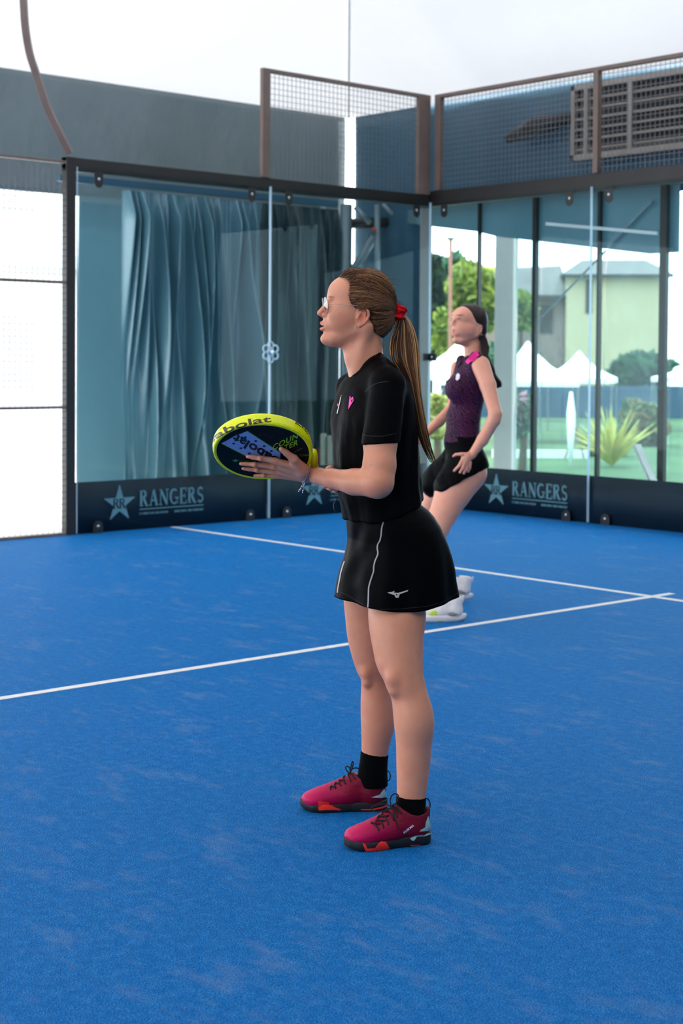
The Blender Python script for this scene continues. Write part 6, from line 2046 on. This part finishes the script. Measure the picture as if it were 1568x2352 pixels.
# lettering wrapped round the rim
RS_V = np.array(vs_rim) if False else None
rimV = np.array([v.co for v in rim.data.vertices]); rimF = np.array([tuple(p.vertices) for p in rim.data.polygons])
RS = Surf(F1, rimV @ Bf.T + RC, rimF)
def rim_text(txt, path, hgt, mat, nm, bold=0.02, flip=False, space=1.0, rows=2):
    """path: zoom-2 pixel baseline (left to right); hgt: cap height in those pixels"""
    P = np.array([(460+x/3.92, 920+y/3.92) for x, y in path]); L = np.r_[0, np.cumsum(np.hypot(*np.diff(P, axis=0).T))]
    vs, fs = text_mesh(txt, 1.0, bold, space, res=4)
    a = np.array(vs); x0, x1 = a[:, 0].min(), a[:, 0].max(); y0, y1 = a[:, 1].min(), a[:, 1].max()
    bm = bmesh.new(); bv = [bm.verts.new(v) for v in vs]
    for f in fs:
        try: bm.faces.new([bv[i] for i in f])
        except ValueError: pass
    bmesh.ops.subdivide_edges(bm, edges=[e for e in bm.edges if e.calc_length() > 0.12], cuts=3, use_grid_fill=False)
    bmesh.ops.triangulate(bm, faces=bm.faces[:])
    bm.verts.ensure_lookup_table()
    out = []
    for v in bm.verts:
        fx = (v.co.x-x0)/(x1-x0); fy = (v.co.y-y0)/(y1-y0)
        if flip: fx = 1-fx; fy = 1-fy
        s = fx*L[-1]; c = np.array([np.interp(s, L, P[:, 0]), np.interp(s, L, P[:, 1])])
        e = 1.5; t = np.array([np.interp(s+e, L, P[:, 0])-np.interp(s-e, L, P[:, 0]), np.interp(s+e, L, P[:, 1])-np.interp(s-e, L, P[:, 1])]); t /= np.linalg.norm(t)+1e-9
        n = np.array([t[1], -t[0]]); h = np.interp(fx, np.linspace(0, 1, len(hgt)), hgt)/3.92
        q = RS.hit(*(c+n*h*fy), 0.0006)
        out.append(None if q is None else tuple(Bf.T @ (q-RC)))
    ok = [o is not None for o in out]
    fs2 = [[l.vert.index for l in f.loops] for f in bm.faces if all(ok[l.vert.index] for l in f.loops)]
    bm.free()
    out = [o or (0, 0, 0) for o in out]
    return link(nm, new_mesh(nm, out, fs2), mat, rim)
brown = simple('print_brown', rgb(70, 50, 34), 0.35, var=0.0)
rim_text('babolat', [(90, 432), (116, 384), (160, 338), (228, 296), (312, 262), (415, 232), (515, 208), (640, 194)], [50, 54, 58, 60, 60, 56, 56], brown, 'rim_lettering', 0.02)
rim_text('COUNTER', [(845, 205), (880, 222), (915, 248), (945, 280), (965, 308)], [26, 28, 28, 24], inkm, 'rim_lettering', 0.03, flip=True)
tape = simple('clear_tape', rgb(206, 212, 214), 0.12, var=0.04)
RSs = RS
def D2(polys, nm, mat, off=0.001):
    o = decal(RS, [[(460+x/3.92, 920+y/3.92) for x, y in poly] for poly in polys], nm, mat, rim, off, 3)
    if o:
        for v in o.data.vertices: v.co = Bf.T @ (np.array(v.co)-RC)
D2([[(92, 390), (112, 350), (135, 330), (120, 400), (104, 450), (92, 430)]], 'edge_tape', tape)
D2([[(270, 300), (330, 268), (450, 235), (440, 255), (330, 292), (280, 310)]], 'edge_tape', tape, 0.0009)

# ---------------------------------------------------------------- glasses, jewellery
gm = simple('frame_silver', rgb(196, 180, 172), 0.25, 0.9, var=0.03)
gl = empty('glasses'); gl.parent = root1; gl['label'] = 'thin round silver framed glasses'
lensm = m_glass('lens_glass', (0.93, 0.95, 0.97, 1), gl=1.2)
def hpt(u, v, w): return HF.out(HF.p(u, v, w)[None])[0]
for w0, sg in ((-23.5, -1), (23.5, 1)):
    c = np.array([744.0, 702.5, w0]); r = 18.2
    ring = []
    for k in range(40):
        a = 2*math.pi*k/40
        dv = math.sin(a)*r; dw = math.cos(a)*r*1.04
        du = dv*0.10+abs(dw)*0.0+(dw*sg)*0.13
        ring.append(hpt(c[0]+du, c[1]+dv, c[2]+dw))
    MB().tube(ring+[ring[0]], 0.00085, 8, caps=False).build('lens_rim', gm, gl, smooth=True)
    cen = hpt(*c)
    MB().add([tuple(cen)]+[tuple(p) for p in ring], [(0, 1+i, 1+(i+1) % 40) for i in range(40)]).build('lens', lensm, gl, smooth=True)
    e = hpt(c[0]+2.4, c[1]-1.5, c[2]+sg*18.9)
    tp_ = [e, hpt(750, 700.2, sg*46), hpt(765, 700.8, sg*50), hpt(790, 703.0, sg*56), hpt(812, 704.3, sg*59.5), hpt(826, 706.0, sg*59), hpt(836, 709, sg*57), hpt(842, 720, sg*56)]
    MB().tube(tp_, 0.0008, 8).build('temple_arm', gm, gl, smooth=True)
MB().tube([hpt(741.8, 697, -5.6), hpt(739.5, 694.5, -3), hpt(739.0, 694, 0), hpt(739.5, 694.5, 3), hpt(741.8, 697, 5.6)], 0.0009, 8).build('bridge', gm, gl, smooth=True)
for sg in (-1, 1):
    MB().tube([hpt(742.5, 700, sg*6), hpt(744.5, 704, sg*5.5), hpt(744.5, 707, sg*6.5)], [0.0006, 0.0009, 0.0016], 7).build('nose_pad', gm, gl, smooth=True)
er = MB()
BODY = Surf(F1, bodyV, bodyQ)
q = BODY.hit(818.5, 750.5, 0.0)
if q is None: q = hpt(820, 750, -56)
er.tube([q+np.array([0.0035*math.cos(a)*0.8, -0.001+0.002*math.sin(a), -0.001+0.0042*math.sin(a)]) for a in np.linspace(0, 2*math.pi, 18)], 0.00055, 6)
er.ball(q+np.array([0.0, -0.001, 0.0015]), 0.0011, 8, 6)
e_ = er.build('earring', M['chrome'], root1, smooth=True); e_['label'] = 'tiny silver hoop earring'
# chain bracelet with charms round the near wrist
brz = empty('bracelet'); brz.parent = root1; brz['label'] = 'fine silver chain bracelet with small charms'
c0 = F1.p(708, 1089, 4.655); axw = F1.p(696, 1087, 4.663)-c0; axw /= np.linalg.norm(axw)
e1_ = np.cross(axw, [0, 0, 1.0]); e1_ /= np.linalg.norm(e1_); e2_ = np.cross(e1_, axw)
if e2_[2] < 0: e2_ = -e2_
def ringpt(a, r, sl): return c0+e1_*math.cos(a)*r+e2_*(math.sin(a)*r)+axw*sl
ch = MB()
for path, ph in (([(714, 1070), (710, 1078), (706, 1088), (701, 1098), (697, 1107)], 0.0), ([(718, 1071), (714, 1080), (710, 1092), (706, 1103), (702, 1110)], 1.0), ([(708, 1071), (704, 1082), (703, 1094), (699, 1104)], 2.0)):
    P = np.array(path, float); L = np.r_[0, np.cumsum(np.hypot(*np.diff(P, axis=0).T))]
    s_l = np.arange(0, L[-1], 1.25)
    for i, s_ in enumerate(s_l[:-1]):
        wob = math.sin(i*1.9+ph)*0.8
        a_ = BODY.hit(np.interp(s_, L, P[:, 0])+wob, np.interp(s_, L, P[:, 1]), 0.0016)
        b_ = BODY.hit(np.interp(s_+1.4, L, P[:, 0])-wob, np.interp(s_+1.4, L, P[:, 1]), 0.0020)
        if a_ is not None and b_ is not None and np.linalg.norm(a_-b_) < 0.01: ch.tube([a_, b_], 0.0007, 5)
for k in range(30):
    a = math.pi*(0.05+0.9*k/30)
    ch.tube([ringpt(a, 16.8*px+0.002, 0.0), ringpt(a+0.09, 16.8*px+0.002, 0.0005)], 0.0007, 5)
ch.build('chain', M['chrome'], brz, smooth=True)
cm_ = MB(); rng = np.random.default_rng(8)
for (u, v) in ((702, 1098), (697, 1106), (699, 1112), (695, 1110), (693, 1117), (691, 1122), (696, 1119), (695.5, 1127), (695, 1131), (689, 1125), (686, 1128.5), (703, 1090), (706, 1100), (698, 1115), (700, 1108)):
    q = F1.p(u, v, 4.632+rng.uniform(-0.004, 0.004)); cm_.ball(q, (0.0022, 0.0016, 0.0026+rng.uniform(0, 0.001)), 8, 6)
    cm_.tube([q, q+np.array([0.002, 0, 0.009])], 0.0005, 5)
cm_.build('charms', M['chrome'], brz, smooth=True)
q0 = fp(604, 1080.5, 6.0)
rg = MB(); rr = 6.6*px; tdir = fp(590, 1079.5, 5.5)-fp(626, 1083, 7.0); tdir /= np.linalg.norm(tdir)
a1_ = np.cross(tdir, [0, 0, 1]); a1_ /= np.linalg.norm(a1_); a2_ = np.cross(a1_, tdir)
rg.tube([q0+(a1_*math.cos(a)+a2_*math.sin(a))*rr for a in np.linspace(0, 2*math.pi, 26)], 0.0006, 6, caps=False)
rg_ = rg.build('ring', gm, root1, smooth=True); rg_['label'] = 'thin ring on the ring finger'
# nails
nm_ = simple('nail', rgb(244, 170, 150), 0.25, var=0.02)
for u, v, a, b_, rot in ((568.0, 1049.0, 3.2, 2.4, 0.0), (644.0, 1030.5, 3.2, 3.0, 0.4), (552.5, 1065.0, 2.2, 2.0, 0), (557.5, 1076.5, 2.0, 1.8, 0)):
    pts = [(u+a*math.cos(t_)*math.cos(rot)-b_*math.sin(t_)*math.sin(rot), v+a*math.cos(t_)*math.sin(rot)+b_*math.sin(t_)*math.cos(rot)) for t_ in np.linspace(0, 2*math.pi, 11)[:-1]]
    o = decal(BODY, [pts], 'nail', nm_, root1, 0.0005, 3)
# short lashes and brow hairs
lm = simple('lash_brown', rgb(44, 30, 24), 0.6)
lash = MB()
for sg in (-1, 1):
    for k in range(16):
        w = sg*(14+k*0.95)
        a = hpt(749.6+0.02*(k-8)**2, 705.6, w); b = hpt(746.2+0.02*(k-8)**2, 703.6, w*1.02)
        lash.tube([a, b], [0.0003, 0.0001], 4)
lash.build('eyelashes', lm, root1)
# ================================================================== far player
F2 = Fig(1075, 8.55)
root2 = empty('person', tuple(F2.O), YAW)
tag(root2, 'young woman in purple sleeveless top and black shorts leaning forward behind the first player', 'person')
T2 = 8.55/FPX
def f2(u, v, d=8.55): return F2.p(u, v, d)
def c2(a, b, ra, rb, k=0.012, op='u', **kw): return (Cone(f2(*a), f2(*b), ra*T2, rb*T2, **kw), op, k)
def e2(c, r, k=0.01, op='u'): return (Ell(f2(*c), np.array([r[0], r[2], r[1]])*T2), op, k)
H2 = Fr(F2, 1083, 8.55, 36)
t2 = H2.s
def g2(q): return (1083+(q[0]-1083)*(1.17 if q[0] < 1072 else 1.0), q[1], q[2])
def h2e(c, r, k=0.01, op='u'):
    c = g2(c); return (Ell(H2.p(*c), np.array([r[0], r[2], r[1]])*t2), op, k)
def h2c(a, b, ra, rb, k=0.01, op='u'):
    a, b = g2(a), g2(b); return (Cone(H2.p(*a), H2.p(*b), ra*t2, rb*t2), op, k)
skin2 = m_skin('skin_far', rgb(238, 168, 138), rgb(232, 146, 118))
head2 = [h2e((1082, 737, 0), (39, 38, 32), 0), h2e((1064, 729, 0), (31, 25, 27), 0.01), h2e((1064, 755, 0), (33, 28, 26), 0.012), h2e((1053, 762, 0), (18, 17, 17), 0.01),
  h2c((1080, 768, -19), (1048, 782, -5), 9, 7, 0.01), h2c((1080, 768, 19), (1048, 782, 5), 9, 7, 0.01), h2e((1041, 782, 0), (8, 7.5, 8), 0.008), h2c((1048, 783, 0), (1075, 782, 0), 9, 16, 0.012),
  h2c((1044, 724, -12), (1044, 724, 12), 5, 5, 0.008), h2c((1039, 733, 0), (1031.5, 744, 0), 3.2, 3.6, 0.006), h2e((1030.5, 745.5, 0), (4.0, 3.6, 4.2), 0.003), h2e((1037.5, 747.5, -4), (3.4, 2.8, 2.4), 0.003), h2e((1037.5, 747.5, 4), (3.4, 2.8, 2.4), 0.003),
  h2e((1034.5, 733.5, -12), (4.5, 4.0, 6.5), 0.006, 's'), h2e((1034.5, 733.5, 12), (4.5, 4.0, 6.5), 0.006, 's'),
  h2e((1066, 758, -13), (20, 19, 15), 0.012), h2e((1070, 758, 13), (20, 19, 13), 0.012), h2e((1062, 772, 0), (21, 12, 16), 0.012), h2e((1042, 766, 0), (9, 9, 11), 0.006), h2c((1036, 759, 0), (1040, 762, -8), 2.2, 1.2, 0.002), h2c((1036, 759, 0), (1040, 762, 8), 2.2, 1.2, 0.002), h2c((1036.3, 765, 0), (1040, 763, -8), 2.4, 1.2, 0.002), h2c((1036.3, 765, 0), (1040, 763, 8), 2.4, 1.2, 0.002),
  h2c((1092, 770, 0), (1086, 800, 0), 22, 19, 0.012), h2c((1086, 800, 0), (1092, 850, 0), 19, 26, 0.015),
  h2e((1082, 757, -27), (7, 11.5, 5), 0.004), h2e((1082, 757, 27), (7, 11.5, 5), 0.004), h2e((1081, 758, -32), (3.2, 5.5, 3), 0.002, 's')]
lo = np.array([H2.p(1022, 740)[0], -0.10, H2.p(1083, 845)[2]]); hi = np.array([H2.p(1126, 740)[0], 0.10, H2.p(1083, 696)[2]])
Fd, l0 = field(head2, lo, hi, 0.0026); V, Q = surfnet(Fd, l0, 0.0026, 1)
u_, v_, w_ = uv_of(V, H2)
t = np.ones((len(V), 3))
t = tint(t, 0.5*blob(u_, v_, w_, (1046, 752, 20), (18, 13, 12)), (1.0, 0.78, 0.74))
t = tint(t, 1.4*np.maximum(blob(u_, v_, w_, (1028, 759, 0), (9, 2.4, 8), 1.5), blob(u_, v_, w_, (1028, 765.5, 0), (9, 2.8, 7), 1.5)), (0.84, 0.46, 0.46))
t = tint(t, 1.2*blob(u_, v_, w_, (1028, 762, 0), (9, 1.3, 7), 1.5), (0.35, 0.2, 0.2))
t = tint(t, 0.9*np.exp(-((v_-725.5)/1.7)**2)*np.exp(-((np.abs(w_)-13)/7.0)**4)*(u_ < 1046), (0.34, 0.25, 0.22))
t = tint(t, 0.9*np.exp(-((v_-733.5)/2.0)**2)*np.exp(-((np.abs(w_)-11)/5.0)**4)*(u_ < 1040), (0.28, 0.22, 0.2))
PV, PQ, PT = [H2.out(V)], [Q], [t]
# limbs: near arm braced on the thigh, far arm forward, legs bent
arm2 = [c2((1103, 838, 8.42), (1120, 885, 8.36), 21, 18, 0), c2((1120, 885, 8.36), (1137, 950, 8.30), 18, 14.5), c2((1137, 950, 8.30), (1134, 964, 8.30), 14.5, 14.5), c2((1134, 964, 8.30), (1108, 1010, 8.32), 14.5, 13), c2((1108, 1010, 8.32), (1082, 1046, 8.33), 13, 8.5)]
armF = [c2((1052, 846, 8.70), (1040, 935, 8.78), 18, 14, 0), c2((1040, 935, 8.78), (1008, 968, 8.70), 13.5, 12), c2((1008, 968, 8.70), (972, 1002, 8.60), 12, 8.5), c2((972, 1002, 8.6), (956, 1014, 8.56), 9, 10)]
for i in range(4): armF.append(c2((957, 1010+i*3.5, 8.54+i*0.02), (946, 1020+i*3.5, 8.52+i*0.02), 3.4, 2.8, 0.003))
armF.append(c2((962, 1008, 8.53), (950, 1008, 8.50), 3.6, 2.8, 0.003))
hand2 = [c2((1084, 1044, 8.33), (1070, 1052, 8.31), 9.5, 10.5, 0.008), c2((1070, 1050, 8.305), (1066, 1062, 8.30), 10.5, 9, 0.006),
   c2((1074, 1044, 8.30), (1060, 1043, 8.29), 5.0, 4.0, 0.004), c2((1060, 1043, 8.29), (1046, 1044, 8.295), 4.0, 3.3, 0.003), c2((1046, 1044, 8.295), (1041, 1048, 8.30), 3.3, 2.8, 0.002),
   c2((1062, 1056, 8.29), (1054, 1070, 8.29), 4.4, 3.8, 0.003), c2((1054, 1070, 8.29), (1043, 1081, 8.30), 3.8, 3.0, 0.002),
   c2((1067, 1062, 8.29), (1062, 1076, 8.29), 4.4, 3.8, 0.003), c2((1062, 1076, 8.29), (1056, 1085, 8.30), 3.8, 3.0, 0.002),
   c2((1073, 1064, 8.30), (1070, 1078, 8.30), 4.4, 3.7, 0.003), c2((1070, 1078, 8.30), (1065, 1087, 8.31), 3.7, 3.0, 0.002),
   c2((1079, 1062, 8.31), (1078, 1075, 8.31), 4.0, 3.4, 0.003), c2((1078, 1075, 8.31), (1075, 1083, 8.32), 3.4, 2.8, 0.002)]
legN = [c2((1074, 1085, 8.50), (1040, 1130, 8.44), 44, 40, 0), c2((1040, 1130, 8.44), (1002, 1215, 8.38), 40, 27, 0.02), c2((1002, 1215, 8.38), (992, 1245, 8.38), 26, 24, 0.02), c2((992, 1245, 8.38), (1006, 1310, 8.44), 22, 21, 0.02), c2((1006, 1310, 8.44), (1026, 1385, 8.52), 20, 12, 0.02)]
legF = [c2((1050, 1085, 8.76), (1005, 1140, 8.82), 38, 33, 0), c2((1005, 1140, 8.82), (968, 1195, 8.86), 33, 25, 0.02), c2((968, 1195, 8.86), (992, 1250, 9.0), 22, 21, 0.02), c2((992, 1250, 9.0), (1036, 1325, 9.15), 20, 11, 0.02)]
for pr, h in ((arm2+hand2, 0.0032), (armF, 0.004), (legN, 0.006), (legF, 0.006)):
    bb = np.array([c[0].box(0.012) for c in pr])
    Fd, l0 = field(pr, bb[:, 0].min(0), bb[:, 1].max(0), h); V, Q = surfnet(Fd, l0, h, 1)
    PV.append(V); PQ.append(Q); PT.append(np.ones((len(V), 3)))
off = 0; QQ = []
for a, b in zip(PV, PQ): QQ.append(b+off); off += len(a)
body2 = link('body', fast_mesh('body', np.concatenate(PV), np.concatenate(QQ), np.concatenate(PT)), skin2, root2)
# top
top2 = [(Cone(f2(1078, 838, 8.54), f2(1080, 880, 8.53), 33*T2, 40*T2), 'u', 0), (Cone(f2(1080, 880, 8.53), f2(1064, 960, 8.53), 41*T2, 36*T2), 'u', 0.03), (Cone(f2(1064, 960, 8.53), f2(1060, 1015, 8.53), 36*T2, 42*T2), 'u', 0.03),
   e2((1052, 893, 8.46), (27, 30, 20), 0.04), e2((1046, 893, 8.62), (25, 30, 20), 0.04),
   (Cone(f2(1092, 822, 8.42), f2(1088, 860, 8.50), 15*T2, 34*T2), 'u', 0.02), (Cone(f2(1060, 828, 8.66), f2(1066, 870, 8.62), 13*T2, 30*T2), 'u', 0.02),
   (Cone(f2(1080, 790, 8.55), f2(1068, 838, 8.54), 21*T2, 27*T2), 's', 0.006), (Cone(f2(1098, 838, 8.36), f2(1122, 900, 8.27), 21*T2, 13*T2), 's', 0.006),
   (Cone(f2(1050, 840, 8.74), f2(1040, 900, 8.84), 20*T2, 15*T2), 's', 0.006),
   (Fn(lambda X, Y, Z: f2(1060, 1012)[2]+0.12*(X-f2(1060, 1000)[0])-Z, (-1, -1, 0), (1, 1, 2)), 'i', 0.002)]
bb = np.array([c[0].box(0.02) for c in top2[:5]])
Fd, l0 = field(top2, bb[:, 0].min(0), bb[:, 1].max(0), 0.004); V, Q = surfnet(Fd, l0, 0.004, 2)
N2 = vnormals(V, Q); V = V+N2*(0.010*fbm(np.stack([V[:, 0]*9, V[:, 1]*9, V[:, 2]*16], 1), 3)*np.clip((f2(1060, 900)[2]-V[:, 2])/0.1, 0, 1))[:, None]
mt = N('purple_print'); co = mt.coord()
wv = mt.n('ShaderNodeTexWave', {'Vector': mt.mapping(co, (1, 1, 1), (0.3, 0.5, 0.2)), 'Scale': 26.0, 'Distortion': 14.0, 'Detail': 3.0, 'Detail Scale': 1.2}).outputs[0]
big = mt.noise(co, 5, 3, 0.6)
pc_ = mt.ramp(mt.math('MULTIPLY', wv, big), [(0.10, rgb(20, 12, 24)), (0.30, rgb(56, 30, 64)), (0.52, rgb(98, 32, 74))])
mt.surf(mt.bsdf(Base_Color=pc_, Roughness=0.6, Specular_IOR_Level=0.2))
tank = link('sleeveless_top', fast_mesh('sleeveless_top', V, Q), mt.m, root2); tank['label'] = 'patterned dark purple sleeveless top'
TS = Surf(F2, V, Q)
strip(TS, [(1121, 827), (1112, 816), (1104, 809), (1096, 812), (1084, 822), (1074, 834)], [7, 10, 11, 9, 7], 'shoulder_strap', simple('strap_pink', rgb(255, 20, 140), 0.6, var=0.02), tank, 0.009, 2)
decal(TS, [[(1048, 862), (1052, 858), (1056, 862), (1055, 870), (1050, 875), (1046, 872)]], 'chest_badge', whitep, tank, 0.004)
decal(TS, [[(1031, 862), (1034, 861), (1030, 872), (1027, 875)]], 'chest_badge', simple('print_pinkish', rgb(240, 200, 230), 0.6), tank, 0.004)
# shorts
sh2 = [(Cone(f2(1062, 1018, 8.53), f2(1074, 1070, 8.53), 42*T2, 47*T2), 'u', 0), (Cone(f2(1074, 1070, 8.51), f2(1046, 1118, 8.45), 49*T2, 50*T2), 'u', 0.02), (Cone(f2(1050, 1060, 8.72), f2(1002, 1110, 8.78), 42*T2, 38*T2), 'u', 0.02),
   (Fn(lambda X, Y, Z: -((X-f2(1058, 1080)[0])*(-0.46)+(Z-f2(1058, 1106)[2])*(0.86)+0.10*(Y-0.0)) - 0.0, (-1, -1, 0), (1, 1, 2)), 'i', 0.003)]
bb = np.array([c[0].box(0.02) for c in sh2[:3]])
Fd, l0 = field(sh2, bb[:, 0].min(0), bb[:, 1].max(0), 0.005); V, Q = surfnet(Fd, l0, 0.005, 2)
N2 = vnormals(V, Q); V = V+N2*(0.022*fbm(np.stack([(V[:, 0]+V[:, 2]*0.5)*14, V[:, 1]*12, V[:, 2]*7], 1), 3))[:, None]
link('shorts', fast_mesh('shorts', V, Q), m_cloth('black_shorts', rgb(10, 10, 12), 0.45, 0.0), root2)
# hair
back2 = [(1052, 702), (1058, 696), (1072, 697.5), (1086, 699), (1100, 705), (1112, 717), (1119, 733), (1119, 750), (1115, 765), (1106, 780), (1096, 786), (1090, 778), (1092, 768), (1093, 755), (1088, 747), (1078, 745), (1070, 742), (1064, 732), (1062, 720), (1058, 710), (1056, 704)]
psd2 = poly_sdf([(H2.p(u-2, v)[0], H2.p(u-2, v)[2]) for u, v in back2])
g0 = np.array([H2.p(1050, 740)[0], -0.11, H2.p(1083, 795)[2]]); g1 = np.array([H2.p(1130, 740)[0], 0.11, H2.p(1083, 690)[2]])
cap2 = [h2e((1084, 736, 0), (38, 39, 33), 0), h2e((1070, 727, 0), (26, 28, 28), 0.008), h2e((1100, 757, 0), (20, 24, 25), 0.012), (Fn(lambda X, Y, Z: psd2(X, Z)+0*Y, g0, g1), 'i', 0.004)]
Fd, l0 = field(cap2, g0, g1, 0.003); V, Q = surfnet(Fd, l0, 0.003, 1)
def dark_tone(V):
    k = np.clip(fbm(V*40, 2)+0.5, 0, 1)[:, None]; return np.array([lin(24), lin(14), lin(14)])*(1-k)+np.array([lin(62), lin(40), lin(36)])*k
hair2 = link('hair', fast_mesh('hair', H2.out(V), Q, dark_tone(V)), M['hair'], root2)
tailp = [(1104, 770, 8.50), (1111, 785, 8.50), (1114, 800, 8.50), (1113, 815, 8.48), (1120, 830, 8.47), (1130, 845, 8.46), (1133, 858, 8.46), (1136, 866, 8.46), (1144, 878, 8.46), (1146, 888, 8.46), (1138, 892, 8.46)]
trad = [10, 8, 9.5, 7, 6, 5, 4, 6, 7.5, 6, 2]
rng = np.random.default_rng(12); paths = []; rad = []
for i in range(160):
    a = rng.uniform(0, 6.28); r = math.sqrt(rng.random()); ph = rng.normal()*0.25
    tt = np.linspace(0, 1, 30); tk = np.linspace(0, 1, len(tailp))
    U_ = np.interp(tt, tk, [p[0] for p in tailp]); V_ = np.interp(tt, tk, [p[1] for p in tailp]); D_ = np.interp(tt, tk, [p[2] for p in tailp]); Rr = np.interp(tt, tk, trad)
    P = np.array([f2(x+math.cos(a+ph*3*q)*r*rr, y, z+math.sin(a+ph*3*q)*r*rr*T2) for x, y, z, rr, q in zip(U_, V_, D_, Rr, tt)])
    paths.append(P); rad.append(np.linspace(0.0022, 0.001, 30))
dc = [np.array([lin(24), lin(14), lin(14)])+np.array([lin(60), lin(38), lin(32)])*rng.random()*0.8 for _ in paths]
V, Q, T = ribbon_set(paths, rad, dc, 5)
link('ponytail', fast_mesh('ponytail', V, Q, T), M['hair'], root2)
MB().tube([f2(1103, 782, 8.50), f2(1118, 783, 8.50)], 0.014, 10).build('hair_tie', M['black_rubber'], root2, smooth=True)
# white court shoes
mw = simple('shoe_white', rgb(236, 228, 222), 0.5, var=0.04, scale=30, bump=0.3)
ml = simple('shoe_lime', rgb(214, 232, 90), 0.5); mg_ = simple('shoe_grey', rgb(150, 146, 140), 0.6)
def far_shoe(u, v, d, ang, roll, label, zl):
    H = f2(u, v, d); a = math.radians(ang)
    t_ = empty('shoe', (H[0], H[1], zl)); t_.parent = root2; t_.rotation_euler = (0, math.radians(roll), math.pi+a); t_['label'] = label
    pr = [(Cone((0.045, 0, 0.06), (0.045, 0, 0.115), 0.040, 0.036), 'u', 0), (Cone((0.05, 0, 0.055), (0.13, 0, 0.055), 0.038, 0.040), 'u', 0.02), (Cone((0.13, 0, 0.05), (0.22, 0, 0.036), 0.040, 0.032), 'u', 0.02), (Cone((0.09, 0, 0.098), (0.18, 0, 0.06), 0.026, 0.02), 'u', 0.02),
          (Cone((0.006, 0, 0.11), (0.002, 0, 0.135), 0.008, 0.006), 'u', 0.01), (Cone((0.055, 0, 0.13), (0.06, 0, 0.2), 0.034, 0.045), 's', 0.004), (Fn(lambda X, Y, Z: 0.022-Z, (-1, -1, -1), (1, 1, 1)), 'i', 0.001)]
    Fd, l0 = field(pr, (-0.03, -0.07, 0), (0.29, 0.07, 0.2), 0.004); V, Q = surfnet(Fd, l0, 0.004, 1)
    up = link('upper', fast_mesh('upper', V, Q), mw, t_)
    mb = MB(); n = 40; vs = []
    for z, g in ((0.0, 0.92), (0.012, 1.02), (0.028, 1.04), (0.036, 0.98)):
        for i in range(n):
            q = 2*math.pi*i/n; x = 0.135+0.148*math.cos(q)*g; y = (0.043+0.006*math.cos(q))*math.sin(q)*g
            vs.append((x, y, z+0.016*max(0, (x-0.2)/0.08)**2+0.008*max(0, (0.03-x)/0.05)))
    fs = [(j*n+i, j*n+(i+1) % n, (j+1)*n+(i+1) % n, (j+1)*n+i) for j in range(3) for i in range(n)]+[tuple(reversed(range(n))), tuple(3*n+i for i in range(n))]
    mb.add(vs, fs).build('sole', mw, t_, smooth=True)
    MB().ball((0.065, 0.038, 0.045), (0.030, 0.006, 0.012)).build('side_inset', mg_, t_, smooth=True)
    MB().ball((0.165, 0.036, 0.048), (0.032, 0.006, 0.018)).build('side_flash', ml, t_, smooth=True)
    MB().ball((0.14, 0.0, 0.004), (0.06, 0.046, 0.007)).build('outsole_patch', simple('shoe_olive', rgb(150, 150, 40), 0.6), t_, smooth=True)
    MB().tube([(0.050, 0, 0.09), (0.052, 0, 0.135)], [0.034, 0.032], 14).build('sock', mw, t_, smooth=True)
far_shoe(1064, 1415, 8.52, 6, 0, 'nearer white shoe with lime flash', 0.0)
far_shoe(1078, 1330, 9.18, 8, -9, 'farther white shoe with lifted heel', 0.012)
